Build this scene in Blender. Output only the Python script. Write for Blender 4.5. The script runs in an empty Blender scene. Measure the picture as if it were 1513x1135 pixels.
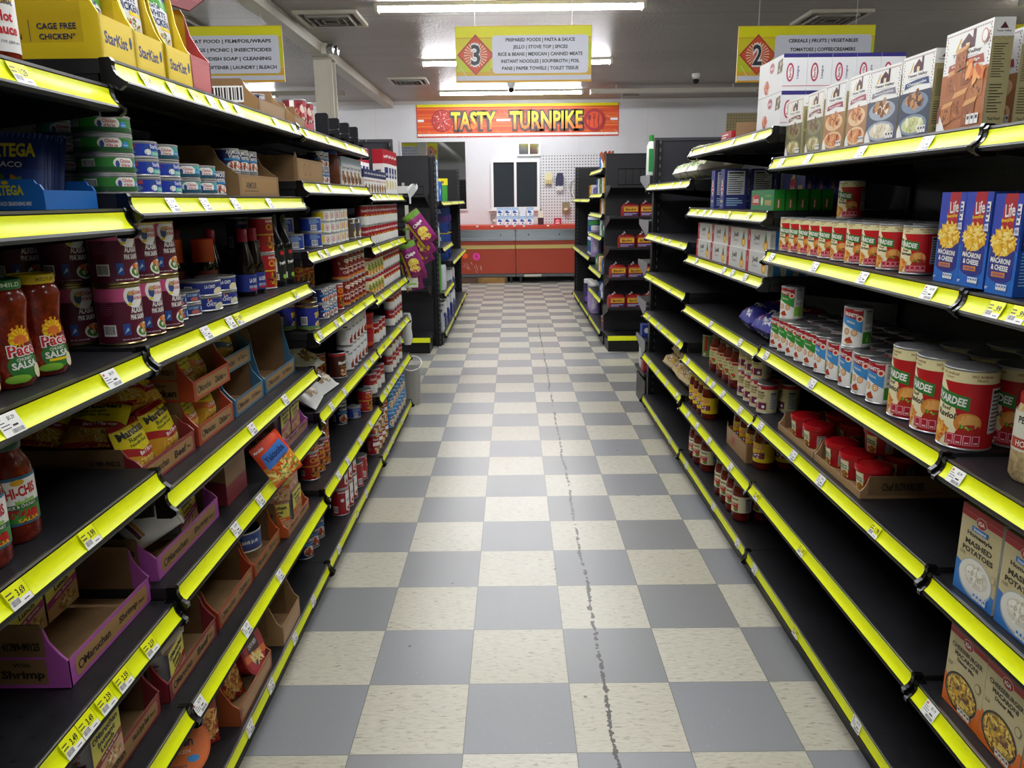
# Grocery aisle: two long black gondolas of food, a checkered floor and a freezer chest by the back wall.
import bpy, math, random
from mathutils import Vector, Matrix
from mathutils.geometry import tessellate_polygon
PI = math.pi
rnd = random.Random(7)
SC = bpy.context.scene
COL = SC.collection

# ---------------------------------------------------------------- materials
def lin(h):
    h = h.lstrip('#')
    out = []
    for i in (0, 2, 4):
        c = int(h[i:i+2], 16) / 255
        out.append(c / 12.92 if c <= .04045 else ((c + .055) / 1.055) ** 2.4)
    return (*out, 1)

PAL = dict(white='#f2f2f0', paper='#e9e4d6', black='#141414', ink='#222225', red='#c3141f', dred='#8f1420', maroon='#5b1230',
           pink='#d4588a', cream='#ece2b8', beige='#cdbb92', tan='#b08d5c', kraft='#9b7850', dkraft='#7d5d3d', blue='#1f3f9e',
           navy='#1c2360', sky='#2f8fd6', teal='#49b3ab', green='#2f8f35', dgreen='#1c5a2c', lime='#8cc63f', yellow='#f4d313',
           gold='#d9a520', orange='#e2641c', peach='#e8a25a', brown='#6a3a1e', dbrown='#3f2316', purple='#8b3f8a', violet='#5b3a8c',
           grey='#9a9a9a', lgrey='#cfd0d2', dgrey='#4a4a4c', salsa='#7d1f10', lav='#a793cc', mag='#b03a96', rust='#b9442a',
           noodle='#e3b64a', noodle2='#f0d27a', meat='#8a4a26', leaf='#4f8a2b', skyl='#a9cfe8', carmine='#a31230', silver='#b9bcc0')
_M = {}
def P(name):
    """plain printed colour"""
    if name in _M: return _M[name]
    m = bpy.data.materials.new('print_' + name.strip('#')); m.use_nodes = True
    b = m.node_tree.nodes['Principled BSDF']
    b.inputs['Base Color'].default_value = lin(PAL.get(name, name))
    b.inputs['Roughness'].default_value = .42
    _M[name] = m
    return m

def mat(name, col, rough=.5, metal=0., emit=0., trans=0., ior=1.45, coat=0., alpha=1.):
    if name in _M: return _M[name]
    m = bpy.data.materials.new(name); m.use_nodes = True
    b = m.node_tree.nodes['Principled BSDF']; I = b.inputs
    I['Base Color'].default_value = lin(PAL.get(col, col)); I['Roughness'].default_value = rough; I['Metallic'].default_value = metal
    I['IOR'].default_value = ior; I['Transmission Weight'].default_value = trans; I['Coat Weight'].default_value = coat; I['Alpha'].default_value = alpha
    if emit:
        I['Emission Color'].default_value = lin(PAL.get(col, col)); I['Emission Strength'].default_value = emit
    _M[name] = m
    return m

class NT:
    def __init__(s, name):
        s.m = bpy.data.materials.new(name); s.m.use_nodes = True; s.t = s.m.node_tree
        s.b = s.t.nodes['Principled BSDF']; _M[name] = s.m
    def n(s, typ, **k):
        nd = s.t.nodes.new(typ)
        for a, v in k.items():
            if a in nd.bl_rna.properties: setattr(nd, a, v)
            else: s.set(nd, a.replace('_', ' '), v)
        return nd
    def set(s, nd, inp, v):
        i = nd.inputs[inp]
        if isinstance(v, bpy.types.NodeSocket): s.t.links.new(v, i)
        else: i.default_value = v
    def math(s, op, a, b=0., c=0.):
        nd = s.t.nodes.new('ShaderNodeMath'); nd.operation = op
        for i, v in enumerate((a, b, c)):
            if isinstance(v, bpy.types.NodeSocket): s.t.links.new(v, nd.inputs[i])
            else: nd.inputs[i].default_value = v
        return nd.outputs[0]
    def mix(s, f, a, b, mode='MIX'):
        nd = s.t.nodes.new('ShaderNodeMix'); nd.data_type = 'RGBA'; nd.blend_type = mode
        for i, v in ((0, f), (6, a), (7, b)):
            if isinstance(v, bpy.types.NodeSocket): s.t.links.new(v, nd.inputs[i])
            else: nd.inputs[i].default_value = v
        return nd.outputs[2]
    def ramp(s, fac, stops):
        nd = s.t.nodes.new('ShaderNodeValToRGB'); s.t.links.new(fac, nd.inputs[0]); cr = nd.color_ramp
        while len(cr.elements) < len(stops): cr.elements.new(.5)
        for e, (p, c) in zip(cr.elements, stops): e.position = p; e.color = c if len(c) == 4 else (*c, 1)
        return nd.outputs[0]
    def pos(s):
        g = s.t.nodes.new('ShaderNodeNewGeometry'); sp = s.t.nodes.new('ShaderNodeSeparateXYZ'); s.t.links.new(g.outputs['Position'], sp.inputs[0])
        s.P = g.outputs['Position']; return sp.outputs
    def noise(s, scale, detail=3, rough=.5, vec=None, dist=0.):
        nd = s.t.nodes.new('ShaderNodeTexNoise'); nd.inputs['Scale'].default_value = scale; nd.inputs['Detail'].default_value = detail
        nd.inputs['Roughness'].default_value = rough; nd.inputs['Distortion'].default_value = dist
        if vec is not None: s.t.links.new(vec, nd.inputs['Vector'])
        return nd.outputs[0]
    def bump(s, h, strength=.3, dist=.01):
        nd = s.t.nodes.new('ShaderNodeBump'); nd.inputs['Strength'].default_value = strength; nd.inputs['Distance'].default_value = dist
        s.t.links.new(h, nd.inputs['Height']); s.t.links.new(nd.outputs[0], s.b.inputs['Normal'])

def mat_floor():
    n = NT('vinyl_tiles'); X, Y, Z = n.pos()
    T = .3048
    u = n.math('DIVIDE', n.math('ADD', X, .452 + T*40), T); v = n.math('DIVIDE', n.math('ADD', Y, -1.768 + T*40), T)
    fu, fv = n.math('FLOOR', u), n.math('FLOOR', v)
    par = n.math('MODULO', n.math('ADD', fu, fv), 2.)                     # 1 on beige tiles
    par = n.math('LESS_THAN', par, .5)
    cell = n.n('ShaderNodeCombineXYZ'); n.set(cell, 'X', fu); n.set(cell, 'Y', fv)
    wn = n.n('ShaderNodeTexWhiteNoise', noise_dimensions='2D'); n.set(wn, 'Vector', cell.outputs[0])
    # streaky chips of each tile, turned a quarter from tile to tile
    mp = n.n('ShaderNodeMapping'); n.set(mp, 'Vector', n.P); mp.inputs['Scale'].default_value = (22, 85, 1)
    sp = n.noise(1.6, 4, .6, mp.outputs[0], .6)
    mp2 = n.n('ShaderNodeMapping'); n.set(mp2, 'Vector', n.P); mp2.inputs['Scale'].default_value = (60, 60, 1)
    sp2 = n.noise(2.2, 2, .6, mp2.outputs[0])
    beige = n.ramp(sp, [(.25, lin('#6f6c64')), (.34, lin('#a5a194')), (.42, lin('#c3c0b1')), (.62, lin('#cecbbd'))])
    grey = n.ramp(sp2, [(.24, lin('#6f7176')), (.30, lin('#8f9195')), (.5, lin('#8c8e92')), (.70, lin('#8f9196')), (.76, lin('#b9bbc0'))])
    base = n.mix(par, grey, beige)
    tint = n.ramp(wn.outputs[0], [(0., lin('#f1efe9')), (1., lin('#ffffff'))])
    base = n.mix(1., base, tint, 'MULTIPLY')
    # seams
    du = n.math('ABSOLUTE', n.math('SUBTRACT', n.math('FRACT', u), .5)); dv = n.math('ABSOLUTE', n.math('SUBTRACT', n.math('FRACT', v), .5))
    seam = n.math('GREATER_THAN', n.math('MAXIMUM', du, dv), .4955)
    base = n.mix(n.math('MULTIPLY', seam, .75), base, lin('#5e5c58'))
    smudge = n.noise(3.1, 2, .5, n.P)
    base = n.mix(n.math('MULTIPLY', smudge, .12), base, lin('#8b8574'))
    # ragged dark crack that runs down the aisle
    off = n.noise(2.1, 3, .6, n.P)
    cx = n.math('ADD', n.math('MULTIPLY', n.math('SUBTRACT', off, .5), .06), .258)
    drift = n.math('MULTIPLY', Y, .0035)
    d = n.math('ABSOLUTE', n.math('SUBTRACT', X, n.math('ADD', cx, drift)))
    ragged = n.noise(34, 3, .7, n.P)
    breaks = n.noise(3.3, 4, .8, n.P)
    wdt = n.math('MULTIPLY', n.math('SUBTRACT', ragged, .36), .036)
    wdt = n.math('MULTIPLY', wdt, n.math('GREATER_THAN', breaks, .44))
    crack = n.math('LESS_THAN', d, wdt)
    crack = n.math('MULTIPLY', crack, n.math('LESS_THAN', Y, 9.))
    base = n.mix(n.math('MULTIPLY', crack, .9), base, lin('#2e2824'))
    vo = n.n('ShaderNodeTexVoronoi'); n.set(vo, 'Vector', n.P); vo.inputs['Scale'].default_value = 5.5
    spots = n.math('LESS_THAN', vo.outputs['Distance'], .035)
    base = n.mix(n.math('MULTIPLY', spots, .75), base, lin('#4a443c'))
    n.set(n.b, 'Base Color', base)
    n.set(n.b, 'Roughness', .3)
    return n.m

def mat_ceiling():
    n = NT('stucco_ceiling'); X, Y, Z = n.pos()
    mp = n.n('ShaderNodeMapping'); n.set(mp, 'Vector', n.P); mp.inputs['Scale'].default_value = (.25, 2.2, 1)
    c = n.ramp(n.noise(1.2, 4, .6, mp.outputs[0]), [(.3, lin('#8f8a82')), (.7, lin('#9b968d'))])
    sy = n.math('ABSOLUTE', n.math('SUBTRACT', n.math('FRACT', n.math('DIVIDE', n.math('ADD', Y, .55), 2.44)), .5))
    c = n.mix(n.math('MULTIPLY', n.math('LESS_THAN', sy, .004), .6), c, lin('#4b4844'))
    n.set(n.b, 'Base Color', c); n.set(n.b, 'Roughness', .38)
    n.bump(n.noise(34, 3, .6, n.P), .55, .02)
    return n.m

def mat_wall(name, a, b, bands=False):
    n = NT(name); X, Y, Z = n.pos()
    c = n.ramp(n.noise(1.1, 4, .6, n.P), [(.3, lin(a)), (.7, lin(b))])
    if bands:   # faint joints between the painted boards
        sx = n.math('ABSOLUTE', n.math('SUBTRACT', n.math('FRACT', n.math('DIVIDE', X, 1.22)), .5))
        c = n.mix(n.math('MULTIPLY', n.math('GREATER_THAN', sx, .497), .25), c, lin('#8d8d90'))
    n.set(n.b, 'Base Color', c); n.set(n.b, 'Roughness', .6)
    n.bump(n.noise(60, 2, .5, n.P), .1, .004)
    return n.m

def holes(name, base, hole, pitch, r, axes, rough=.45, metal=0., scuff=None, bumpy=True):
    """sheet punched with a regular grid of small holes"""
    n = NT(name); c3 = n.pos(); A, B = c3[axes[0]], c3[axes[1]]
    fa = n.math('SUBTRACT', n.math('FRACT', n.math('DIVIDE', n.math('ADD', A, 50.), pitch)), .5)
    fb = n.math('SUBTRACT', n.math('FRACT', n.math('DIVIDE', n.math('ADD', B, 50.), pitch)), .5)
    d = n.math('SQRT', n.math('ADD', n.math('MULTIPLY', fa, fa), n.math('MULTIPLY', fb, fb)))
    h = n.math('LESS_THAN', d, r / pitch)
    c = lin(base)
    if scuff:
        c = n.ramp(n.noise(7, 5, .7, n.P, 1.5), [(.35, lin(base)), (.8, lin(scuff))])
    n.set(n.b, 'Base Color', n.mix(h, c, lin(hole)))
    n.set(n.b, 'Roughness', rough); n.set(n.b, 'Metallic', metal)
    return n.m

def mat_fizz(name, stops, scale, rough=.5, bump=0., detail=4):
    n = NT(name)
    tc = n.n('ShaderNodeTexCoord')
    f = n.noise(scale, detail, .6, tc.outputs['Object'], .4)
    n.set(n.b, 'Base Color', n.ramp(f, [(p, lin(c)) for p, c in stops])); n.set(n.b, 'Roughness', rough)
    if bump: n.bump(f, bump, .004)
    return n.m

FLOOR = mat_floor(); CEIL = mat_ceiling()
WALL = mat_wall('white_painted_wall', '#cfd0d4', '#dadbde', True)
DIMWALL = mat_wall('side_painted_wall', '#b9b7b2', '#c6c4c0')
CREAM = mat('cream_steel_paint', '#bcb7a8', .45)
BLK = mat('black_shelf_paint', '#131315', .42)
BLK2 = mat('black_gloss_plastic', '#0c0c0d', .22)
DECK = holes('black_shelf_deck', '#141417', '#030303', .0508, .0042, (0, 1), .46, scuff='#25252a')
PEG = holes('black_pegboard', '#131316', '#2c2c30', .0254, .0042, (1, 2), .45)
PEGX = holes('black_pegboard_end', '#1d1d22', '#060607', .0254, .0042, (0, 2), .45)
WPEG = holes('white_pegboard', '#d3d4d6', '#4a4b50', .0508, .0105, (0, 2), .6)
TPEG = holes('tan_pegboard', '#a89a72', '#5a4f36', .0508, .0085, (0, 2), .6)
YEL = mat('fluorescent_yellow_strip', '#e8f200', .38)
CHROME = mat('worn_steel_edge', '#a9a9ab', .3, 1.)
TIN = mat('tin', '#c3c4c7', .42, .85)
GOLDTIN = mat('gold_tin', '#b9a878', .3, 1.)
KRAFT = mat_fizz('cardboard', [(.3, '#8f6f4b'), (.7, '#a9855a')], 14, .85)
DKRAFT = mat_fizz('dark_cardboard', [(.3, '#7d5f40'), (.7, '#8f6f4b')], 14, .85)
LAMP = mat('lit_tube', '#fbfcff', .5, emit=15.)
GLASS = mat('clear_glass', '#ffffff', .02, trans=1.)
MIRROR = mat('mirror_silver', '#c8ccd0', .03, 1.)
DARKGLASS = mat('dark_window_glass', '#2a3036', .06, 0., coat=1.)
SALSA = mat_fizz('salsa', [(.35, '#5f1509'), (.6, '#86240f'), (.72, '#a04a20')], 60, .18)
SAUCE = mat_fizz('tomato_sauce', [(.35, '#5a120a'), (.7, '#7c1d10')], 40, .16)
NOODLES = mat_fizz('noodle_print', [(.3, '#b9822a'), (.5, '#e4b548'), (.7, '#f2d98a')], 90, .5)

# ---------------------------------------------------------------- mesh building
class MB:
    def __init__(s): s.v = []; s.f = []; s.m = []; s.sm = []; s.mats = []
    def mi(s, m):
        if isinstance(m, str): m = P(m)
        if m not in s.mats: s.mats.append(m)
        return s.mats.index(m)
    def poly(s, pts, m, smooth=False):
        b = len(s.v); s.v += [tuple(p) for p in pts]; s.f.append(tuple(range(b, b+len(pts)))); s.m.append(s.mi(m)); s.sm.append(smooth)
    def box(s, x0, x1, y0, y1, z0, z1, m, M=None):
        c = [(x, y, z) for z in (z0, z1) for y in (y0, y1) for x in (x0, x1)]
        if M is not None: c = [tuple(M @ Vector(p)) for p in c]
        b = len(s.v); s.v += c; k = s.mi(m)
        for f in ((0, 2, 3, 1), (4, 5, 7, 6), (0, 1, 5, 4), (2, 6, 7, 3), (0, 4, 6, 2), (1, 3, 7, 5)):
            s.f.append(tuple(b+i for i in f)); s.m.append(k); s.sm.append(False)
    def prism(s, prof, a0, a1, m, axis='y', smooth=False):
        """closed profile (p,q) run from a0 to a1; axis y: (p,q)=(x,z); axis x: (p,q)=(y,z); axis z: (p,q)=(x,y)"""
        def to(p, q, a): return (p, a, q) if axis == 'y' else (a, p, q) if axis == 'x' else (p, q, a)
        n = len(prof); b = len(s.v); k = s.mi(m)
        s.v += [to(p, q, a0) for p, q in prof] + [to(p, q, a1) for p, q in prof]
        for i in range(n):
            j = (i+1) % n; s.f.append((b+i, b+j, b+n+j, b+n+i)); s.m.append(k); s.sm.append(smooth)
        for tri in tessellate_polygon([[Vector((p, q, 0)) for p, q in prof]]):
            s.f.append(tuple(b+i for i in tri)); s.m.append(k); s.sm.append(False)
            s.f.append(tuple(b+n+i for i in reversed(tri))); s.m.append(k); s.sm.append(False)
    def sheet(s, prof, a0, a1, m, axis='y', smooth=True):
        def to(p, q, a): return (p, a, q) if axis == 'y' else (a, p, q) if axis == 'x' else (p, q, a)
        n = len(prof); b = len(s.v); k = s.mi(m)
        s.v += [to(p, q, a0) for p, q in prof] + [to(p, q, a1) for p, q in prof]
        for i in range(n-1):
            s.f.append((b+i, b+i+1, b+n+i+1, b+n+i)); s.m.append(k); s.sm.append(smooth)
    def lathe(s, prof, m, seg=28, cx=0, cy=0, sx=1., sy=1., M=None, sq=0.):
        """profile [(r,z[,mat])] turned about z; sq>0 squares the section"""
        b = len(s.v); n = len(prof)
        for pr in prof:
            for i in range(seg):
                a = 2*PI*i/seg; c, d = math.cos(a), math.sin(a)
                if sq: k_ = (abs(c)**(2+sq*8) + abs(d)**(2+sq*8)) ** (-1/(2+sq*8)); c *= k_; d *= k_
                p = (cx+pr[0]*c*sx, cy+pr[0]*d*sy, pr[1])
                s.v.append(tuple(M @ Vector(p)) if M is not None else p)
        for j in range(n-1):
            k = s.mi(prof[j][2] if len(prof[j]) > 2 else m)
            if prof[j][0] < 1e-6 and prof[j+1][0] < 1e-6: continue
            for i in range(seg):
                i2 = (i+1) % seg
                s.f.append((b+j*seg+i, b+j*seg+i2, b+(j+1)*seg+i2, b+(j+1)*seg+i)); s.m.append(k); s.sm.append(True)
        for j, rev in ((0, True), (n-1, False)):
            if prof[j][0] > 1e-6:
                r_ = [b+j*seg+i for i in range(seg)]; s.f.append(tuple(reversed(r_) if rev else r_)); s.m.append(s.mi(m)); s.sm.append(False)
    def tube(s, path, r, m, seg=8):
        pts = [Vector(p) for p in path]; b = len(s.v); k = s.mi(m); up = Vector((0, 0, 1))
        for i, p in enumerate(pts):
            t = (pts[min(i+1, len(pts)-1)] - pts[max(i-1, 0)]).normalized()
            a = t.cross(up) if abs(t.z) < .95 else t.cross(Vector((1, 0, 0))); a.normalize(); c = t.cross(a)
            for j in range(seg):
                an = 2*PI*j/seg; s.v.append(tuple(p + (a*math.cos(an) + c*math.sin(an))*r))
        for i in range(len(pts)-1):
            for j in range(seg):
                j2 = (j+1) % seg; s.f.append((b+i*seg+j, b+i*seg+j2, b+(i+1)*seg+j2, b+(i+1)*seg+j)); s.m.append(k); s.sm.append(True)
        s.f.append(tuple(b+j for j in reversed(range(seg)))); s.m.append(k); s.sm.append(False)
        e = b+(len(pts)-1)*seg; s.f.append(tuple(e+j for j in range(seg))); s.m.append(k); s.sm.append(False)
    def grid(s, fn, nu, nv, m, smooth=True):
        b = len(s.v); k = s.mi(m)
        for j in range(nv+1):
            for i in range(nu+1): s.v.append(tuple(fn(i/nu, j/nv)))
        for j in range(nv):
            for i in range(nu):
                q = b+j*(nu+1)+i; s.f.append((q, q+1, q+nu+2, q+nu+1)); s.m.append(k); s.sm.append(smooth)
    def mesh(s, name, sharp=35):
        me = bpy.data.meshes.new(name); me.from_pydata(s.v, [], s.f)
        for m in s.mats: me.materials.append(m)
        me.polygons.foreach_set('material_index', s.m); me.polygons.foreach_set('use_smooth', s.sm)
        me.update()
        if any(s.sm): me.set_sharp_from_angle(angle=math.radians(sharp))
        return me
    def build(s, name, parent=None, loc=(0, 0, 0), rotz=0):
        o = bpy.data.objects.new(name, s.mesh(name)); COL.objects.link(o); o.parent = parent
        o.location = loc; o.rotation_euler = (0, 0, rotz)
        return o

# ---------------------------------------------------------------- printed artwork (letters, panels, pictures as thin faces on a surface)
_TX = {}
def text_tris(s, bold=0.):
    k = (s, bold)
    if k in _TX: return _TX[k]
    cu = bpy.data.curves.new('t', 'FONT'); cu.body = s; cu.resolution_u = 2; cu.offset = bold
    ob = bpy.data.objects.new('t', cu); COL.objects.link(ob)
    dg = bpy.context.evaluated_depsgraph_get(); dg.update()
    me = bpy.data.meshes.new_from_object(ob.evaluated_get(dg))
    v = [(p.co.x, p.co.y) for p in me.vertices]; tr = [tuple(p.vertices) for p in me.polygons]
    bpy.data.meshes.remove(me); bpy.data.objects.remove(ob); bpy.data.curves.remove(cu)
    xs = [p[0] for p in v] or [0, 1]; ys = [p[1] for p in v] or [0, 1]
    x0, x1, y0, y1 = min(xs), max(xs), min(ys), max(ys)
    v = [((x-x0)/(x1-x0+1e-9)-.5, (y-y0)/(y1-y0+1e-9)-.5) for x, y in v]
    _TX[k] = (v, tr); return _TX[k]

def R(x0, y0, x1, y1, c): return [('poly', [(x0, y0), (x1, y0), (x1, y1), (x0, y1)], c)]
def E(cx, cy, rx, ry, c, n=18, a0=0): return [('poly', [(cx+rx*math.cos(2*PI*i/n+a0), cy+ry*math.sin(2*PI*i/n+a0)) for i in range(n)], c)]
def G(pts, c): return [('poly', pts, c)]
def T(s, cx, cy, w, h, c, rot=0., bold=.02, raw=False):
    v, tr = text_tris(s, bold if raw or bold > .1 else min(bold, .036)); ca, sa = math.cos(rot), math.sin(rot)
    q = [(cx+(x*w*ca-y*h*sa), cy+(x*w*sa+y*h*ca)) for x, y in v]
    return [('tris', q, tr, c)]
def TO(s, cx, cy, w, h, c, oc, rot=0., ob=.06): return T(s, cx, cy, w*1.06, h*1.16, oc, rot, ob, True) + T(s, cx, cy, w, h, c, rot)
def BAR(x, y, w, h, c='ink'):
    o = R(x, y, x+w, y+h, 'white'); r_ = random.Random(3); t = x+w*.06; g = []
    while t < x+w*.9:
        b = w*r_.choice((.02, .035, .05)); g.append([(t, y+h*.14), (t+b, y+h*.14), (t+b, y+h*.9), (t, y+h*.9)]); t += b + w*r_.choice((.025, .04))
    return o + [('multi', g, c)]
def LINES(x, y, w, h, n, c, fill=.5, seed=1):
    r_ = random.Random(seed); g = []
    for i in range(n):
        yy = y+h*(i+.5)/n; ww = w*r_.uniform(.55, 1); g.append([(x, yy-h/n*fill/2), (x+ww, yy-h/n*fill/2), (x+ww, yy+h/n*fill/2), (x, yy+h/n*fill/2)])
    return [('multi', g, c)]
def NUT(x, y, w, h): return R(x, y, x+w, y+h, 'lgrey') + LINES(x+w*.07, y+h*.04, w*.86, h*.82, 9, 'ink', .35, 5) + R(x+w*.07, y+h*.88, x+w*.9, y+h*.95, 'ink')
def FOOD(cx, cy, rx, ry, cols, n=40, size=.18, seed=1, long=2.2):
    r_ = random.Random(seed); by = {}
    out = []
    for i in range(n):
        a = r_.uniform(0, 2*PI); q = math.sqrt(r_.random()); x, y = cx+rx*q*math.cos(a)*.9, cy+ry*q*math.sin(a)*.9
        t = r_.uniform(0, PI); sz = size*min(rx, ry)*r_.uniform(.6, 1.2); l = sz*long; ct, st = math.cos(t), math.sin(t)
        pts = [(x+(l*math.cos(k*PI/3)*ct-sz*math.sin(k*PI/3)*st), y+(l*math.cos(k*PI/3)*st+sz*math.sin(k*PI/3)*ct)) for k in range(6)]
        out.append((pts, cols[i % len(cols)]))
    return [('mini', out)]
def FACTS(x, y, n, w, c='white', ic='ink'):
    g = []
    for i in range(n): g += R(x+i*w*1.15, y, x+i*w*1.15+w, y+w*1.5, c) + R(x+i*w*1.15+w*.2, y+w*.7, x+i*w*1.15+w*.8, y+w*1.2, ic)
    return g
def SUN(cx, cy, r, n, c1):
    g = []
    for i in range(n):
        a = 2*PI*i/n; b = a+PI/n
        g.append([(cx, cy), (cx+r*math.cos(a), cy+r*math.sin(a)), (cx+r*math.cos(b), cy+r*math.sin(b))])
    return [('multi', g, c1)]
def shift(shapes, dx, dy, s=1.):
    out = []
    for sh in shapes:
        if sh[0] == 'poly': out.append(('poly', [(x*s+dx, y*s+dy) for x, y in sh[1]], sh[2]))
        elif sh[0] == 'tris': out.append(('tris', [(x*s+dx, y*s+dy) for x, y in sh[1]], sh[2], sh[3]))
        elif sh[0] == 'multi': out.append(('multi', [[(x*s+dx, y*s+dy) for x, y in g] for g in sh[1]], sh[2]))
        else: out.append(('mini', [([(x*s+dx, y*s+dy) for x, y in g], c) for g, c in sh[1]]))
    return out

def _clip(pts, ax, val, keep_less):
    out = []
    n = len(pts)
    for i in range(n):
        a, b = pts[i], pts[(i+1) % n]
        ia = (a[ax] <= val+1e-9) if keep_less else (a[ax] >= val-1e-9); ib = (b[ax] <= val+1e-9) if keep_less else (b[ax] >= val-1e-9)
        if ia: out.append(a)
        if ia != ib:
            t = (val-a[ax])/(b[ax]-a[ax]); out.append((a[0]+(b[0]-a[0])*t, a[1]+(b[1]-a[1])*t))
    return out
def _strips(pts, du, ax=0):
    lo = min(p[ax] for p in pts); hi = max(p[ax] for p in pts)
    k0 = math.floor(lo/du+1e-6); k1 = math.ceil(hi/du-1e-6)
    if k1-k0 <= 1: return [pts]
    res = []
    for k in range(k0, k1):
        q = _clip(pts, ax, k*du, False)
        if len(q) > 2: q = _clip(q, ax, (k+1)*du, True)
        if len(q) > 2 and max(p[ax] for p in q)-min(p[ax] for p in q) > 1e-7: res.append(q)
    return res

def art(mb, shapes, fn, du=None, dv=None, lim=None, step=7e-5):
    """lay the shapes on the surface fn(u, v, lift); du / dv: cut lines so that faces follow a curve; lim: (u0,v0,u1,v1) trims what runs over"""
    lift = step; cache = {}
    def put(polys, c, lift):
        k = mb.mi(c)
        for pts in polys:
            todo = [pts]
            if lim:
                q = pts
                for ax, val, less in ((0, lim[0], False), (0, lim[2], True), (1, lim[1], False), (1, lim[3], True)):
                    if len(q) > 2: q = _clip(q, ax, val, less)
                if len(q) < 3: continue
                todo = [q]
            if du: todo = [t for q in todo for t in _strips(q, du, 0)]
            if dv: todo = [t for q in todo for t in _strips(q, dv, 1)]
            for q in todo:
                idx = []
                for (x, y) in q:
                    key = (round(x, 6), round(y, 6), round(lift, 7), k)
                    if key not in cache: cache[key] = len(mb.v); mb.v.append(tuple(fn(x, y, lift)))
                    if not idx or idx[-1] != cache[key]: idx.append(cache[key])
                if len(idx) > 2 and idx[0] == idx[-1]: idx.pop()
                if len(set(idx)) > 2 and len(set(idx)) == len(idx): mb.f.append(tuple(idx)); mb.m.append(k); mb.sm.append(bool(du))
    for sh in shapes:
        if sh[0] == 'poly':
            pts = sh[1]; A = sum(pts[i][0]*pts[(i+1) % len(pts)][1]-pts[(i+1) % len(pts)][0]*pts[i][1] for i in range(len(pts)))
            if A < 0: pts = pts[::-1]
            conv = all((pts[(i+1) % len(pts)][0]-pts[i][0])*(pts[(i+2) % len(pts)][1]-pts[(i+1) % len(pts)][1])-(pts[(i+1) % len(pts)][1]-pts[i][1])*(pts[(i+2) % len(pts)][0]-pts[(i+1) % len(pts)][0]) >= -1e-12 for i in range(len(pts)))
            if conv: put([pts], sh[2], lift)
            else:
                tr = tessellate_polygon([[Vector((x, y, 0)) for x, y in pts]])
                put([[pts[i] for i in t] for t in tr], sh[2], lift)
        elif sh[0] == 'tris': put([[sh[1][i] for i in t] for t in sh[2]], sh[3], lift)
        elif sh[0] == 'multi': put(sh[1], sh[2], lift)
        else:
            for i, (pts, c) in enumerate(sh[1]): put([pts], c, lift+i*2.5e-6)
            lift += len(sh[1])*2.5e-6
        lift += step

def on_plane(o, U, V):
    o, U, V = Vector(o), Vector(U).normalized(), Vector(V).normalized(); N = U.cross(V)
    return lambda u, v, l: o + U*u + V*v + N*l
def on_cyl(r, z0=0., cx=0, cy=0, sx=1.):
    """u runs round the can, 0 at the front (-Y); r may be a function of height"""
    def f(u, v, l):
        rr = r(v) if callable(r) else r; r0 = r(0) if callable(r) else r
        a = u/r0; return (cx+(rr+l)*math.sin(a), cy-(rr+l)*math.cos(a), z0+v)
    return f

# ---------------------------------------------------------------- scene objects
def empty(name, loc=(0, 0, 0), rz=0.):
    o = bpy.data.objects.new(name, None); COL.objects.link(o); o.location = loc; o.rotation_euler = (0, 0, rz); o.empty_display_size = .05
    return o
def tag(o, label, cat, group=None):
    o['label'] = label; o['category'] = cat
    if group: o['group'] = group
    return o
def structure(o): o['kind'] = 'structure'; return o
KIDS = {}
def kids(o): return [c for c in o.children]
def dup(root, loc, rot=(0, 0, 0), label=None, cat=None, group=None):
    """a copy of a thing with copies of its parts and sub-parts"""
    r = root.copy(); COL.objects.link(r); r.location = loc; r.rotation_euler = rot
    for ch in KIDS[root.name]:
        c = ch.copy(); COL.objects.link(c); c.parent = r
        for g in KIDS.get(ch.name, ()):
            d = g.copy(); COL.objects.link(d); d.parent = c
    tag(r, label, cat or root['category'], group)
    if not group and 'group' in r: del r['group']
    return r
class Proto:
    """a kind of article; its first placing moves the source itself, later ones copy it"""
    def __init__(s, root, cat):
        s.root = root; s.used = False; s.cat = cat
        KIDS[root.name] = kids(root)
        for c in KIDS[root.name]: KIDS[c.name] = kids(c)
    def put(s, x, y, z, rz, label, group=None, tilt=(0, 0), cat=None):
        rot = (tilt[0], tilt[1], rz)
        if s.used: return dup(s.root, (x, y, z), rot, label, cat or s.cat, group)
        s.used = True; s.root.location = (x, y, z); s.root.rotation_euler = rot
        return tag(s.root, label, cat or s.cat, group)
ORD = 'first second third fourth fifth sixth seventh eighth ninth tenth eleventh twelfth thirteenth fourteenth fifteenth sixteenth'.split()
# ================================================================ the room
BACK = 14.5; CZ = 3.16
mb = MB(); mb.box(-9, 9, -6, BACK, -.1, 0, FLOOR); structure(mb.build('floor'))
mb = MB(); mb.box(-9, 9, -6, BACK, CZ, CZ+.1, CEIL); structure(mb.build('ceiling'))
mb = MB(); mb.box(-9.1, 9.1, BACK, BACK+.12, -.1, CZ+.1, WALL); structure(mb.build('wall_back'))
mb = MB(); mb.box(-9.1, -9, -6, BACK, 0, CZ, DIMWALL); structure(mb.build('wall_left'))
mb = MB(); mb.box(9, 9.1, -6, BACK, 0, CZ, DIMWALL); structure(mb.build('wall_right'))
mb = MB(); mb.box(-9.1, 9.1, -6.1, -6, 0, CZ, DIMWALL); structure(mb.build('wall_front'))
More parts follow.
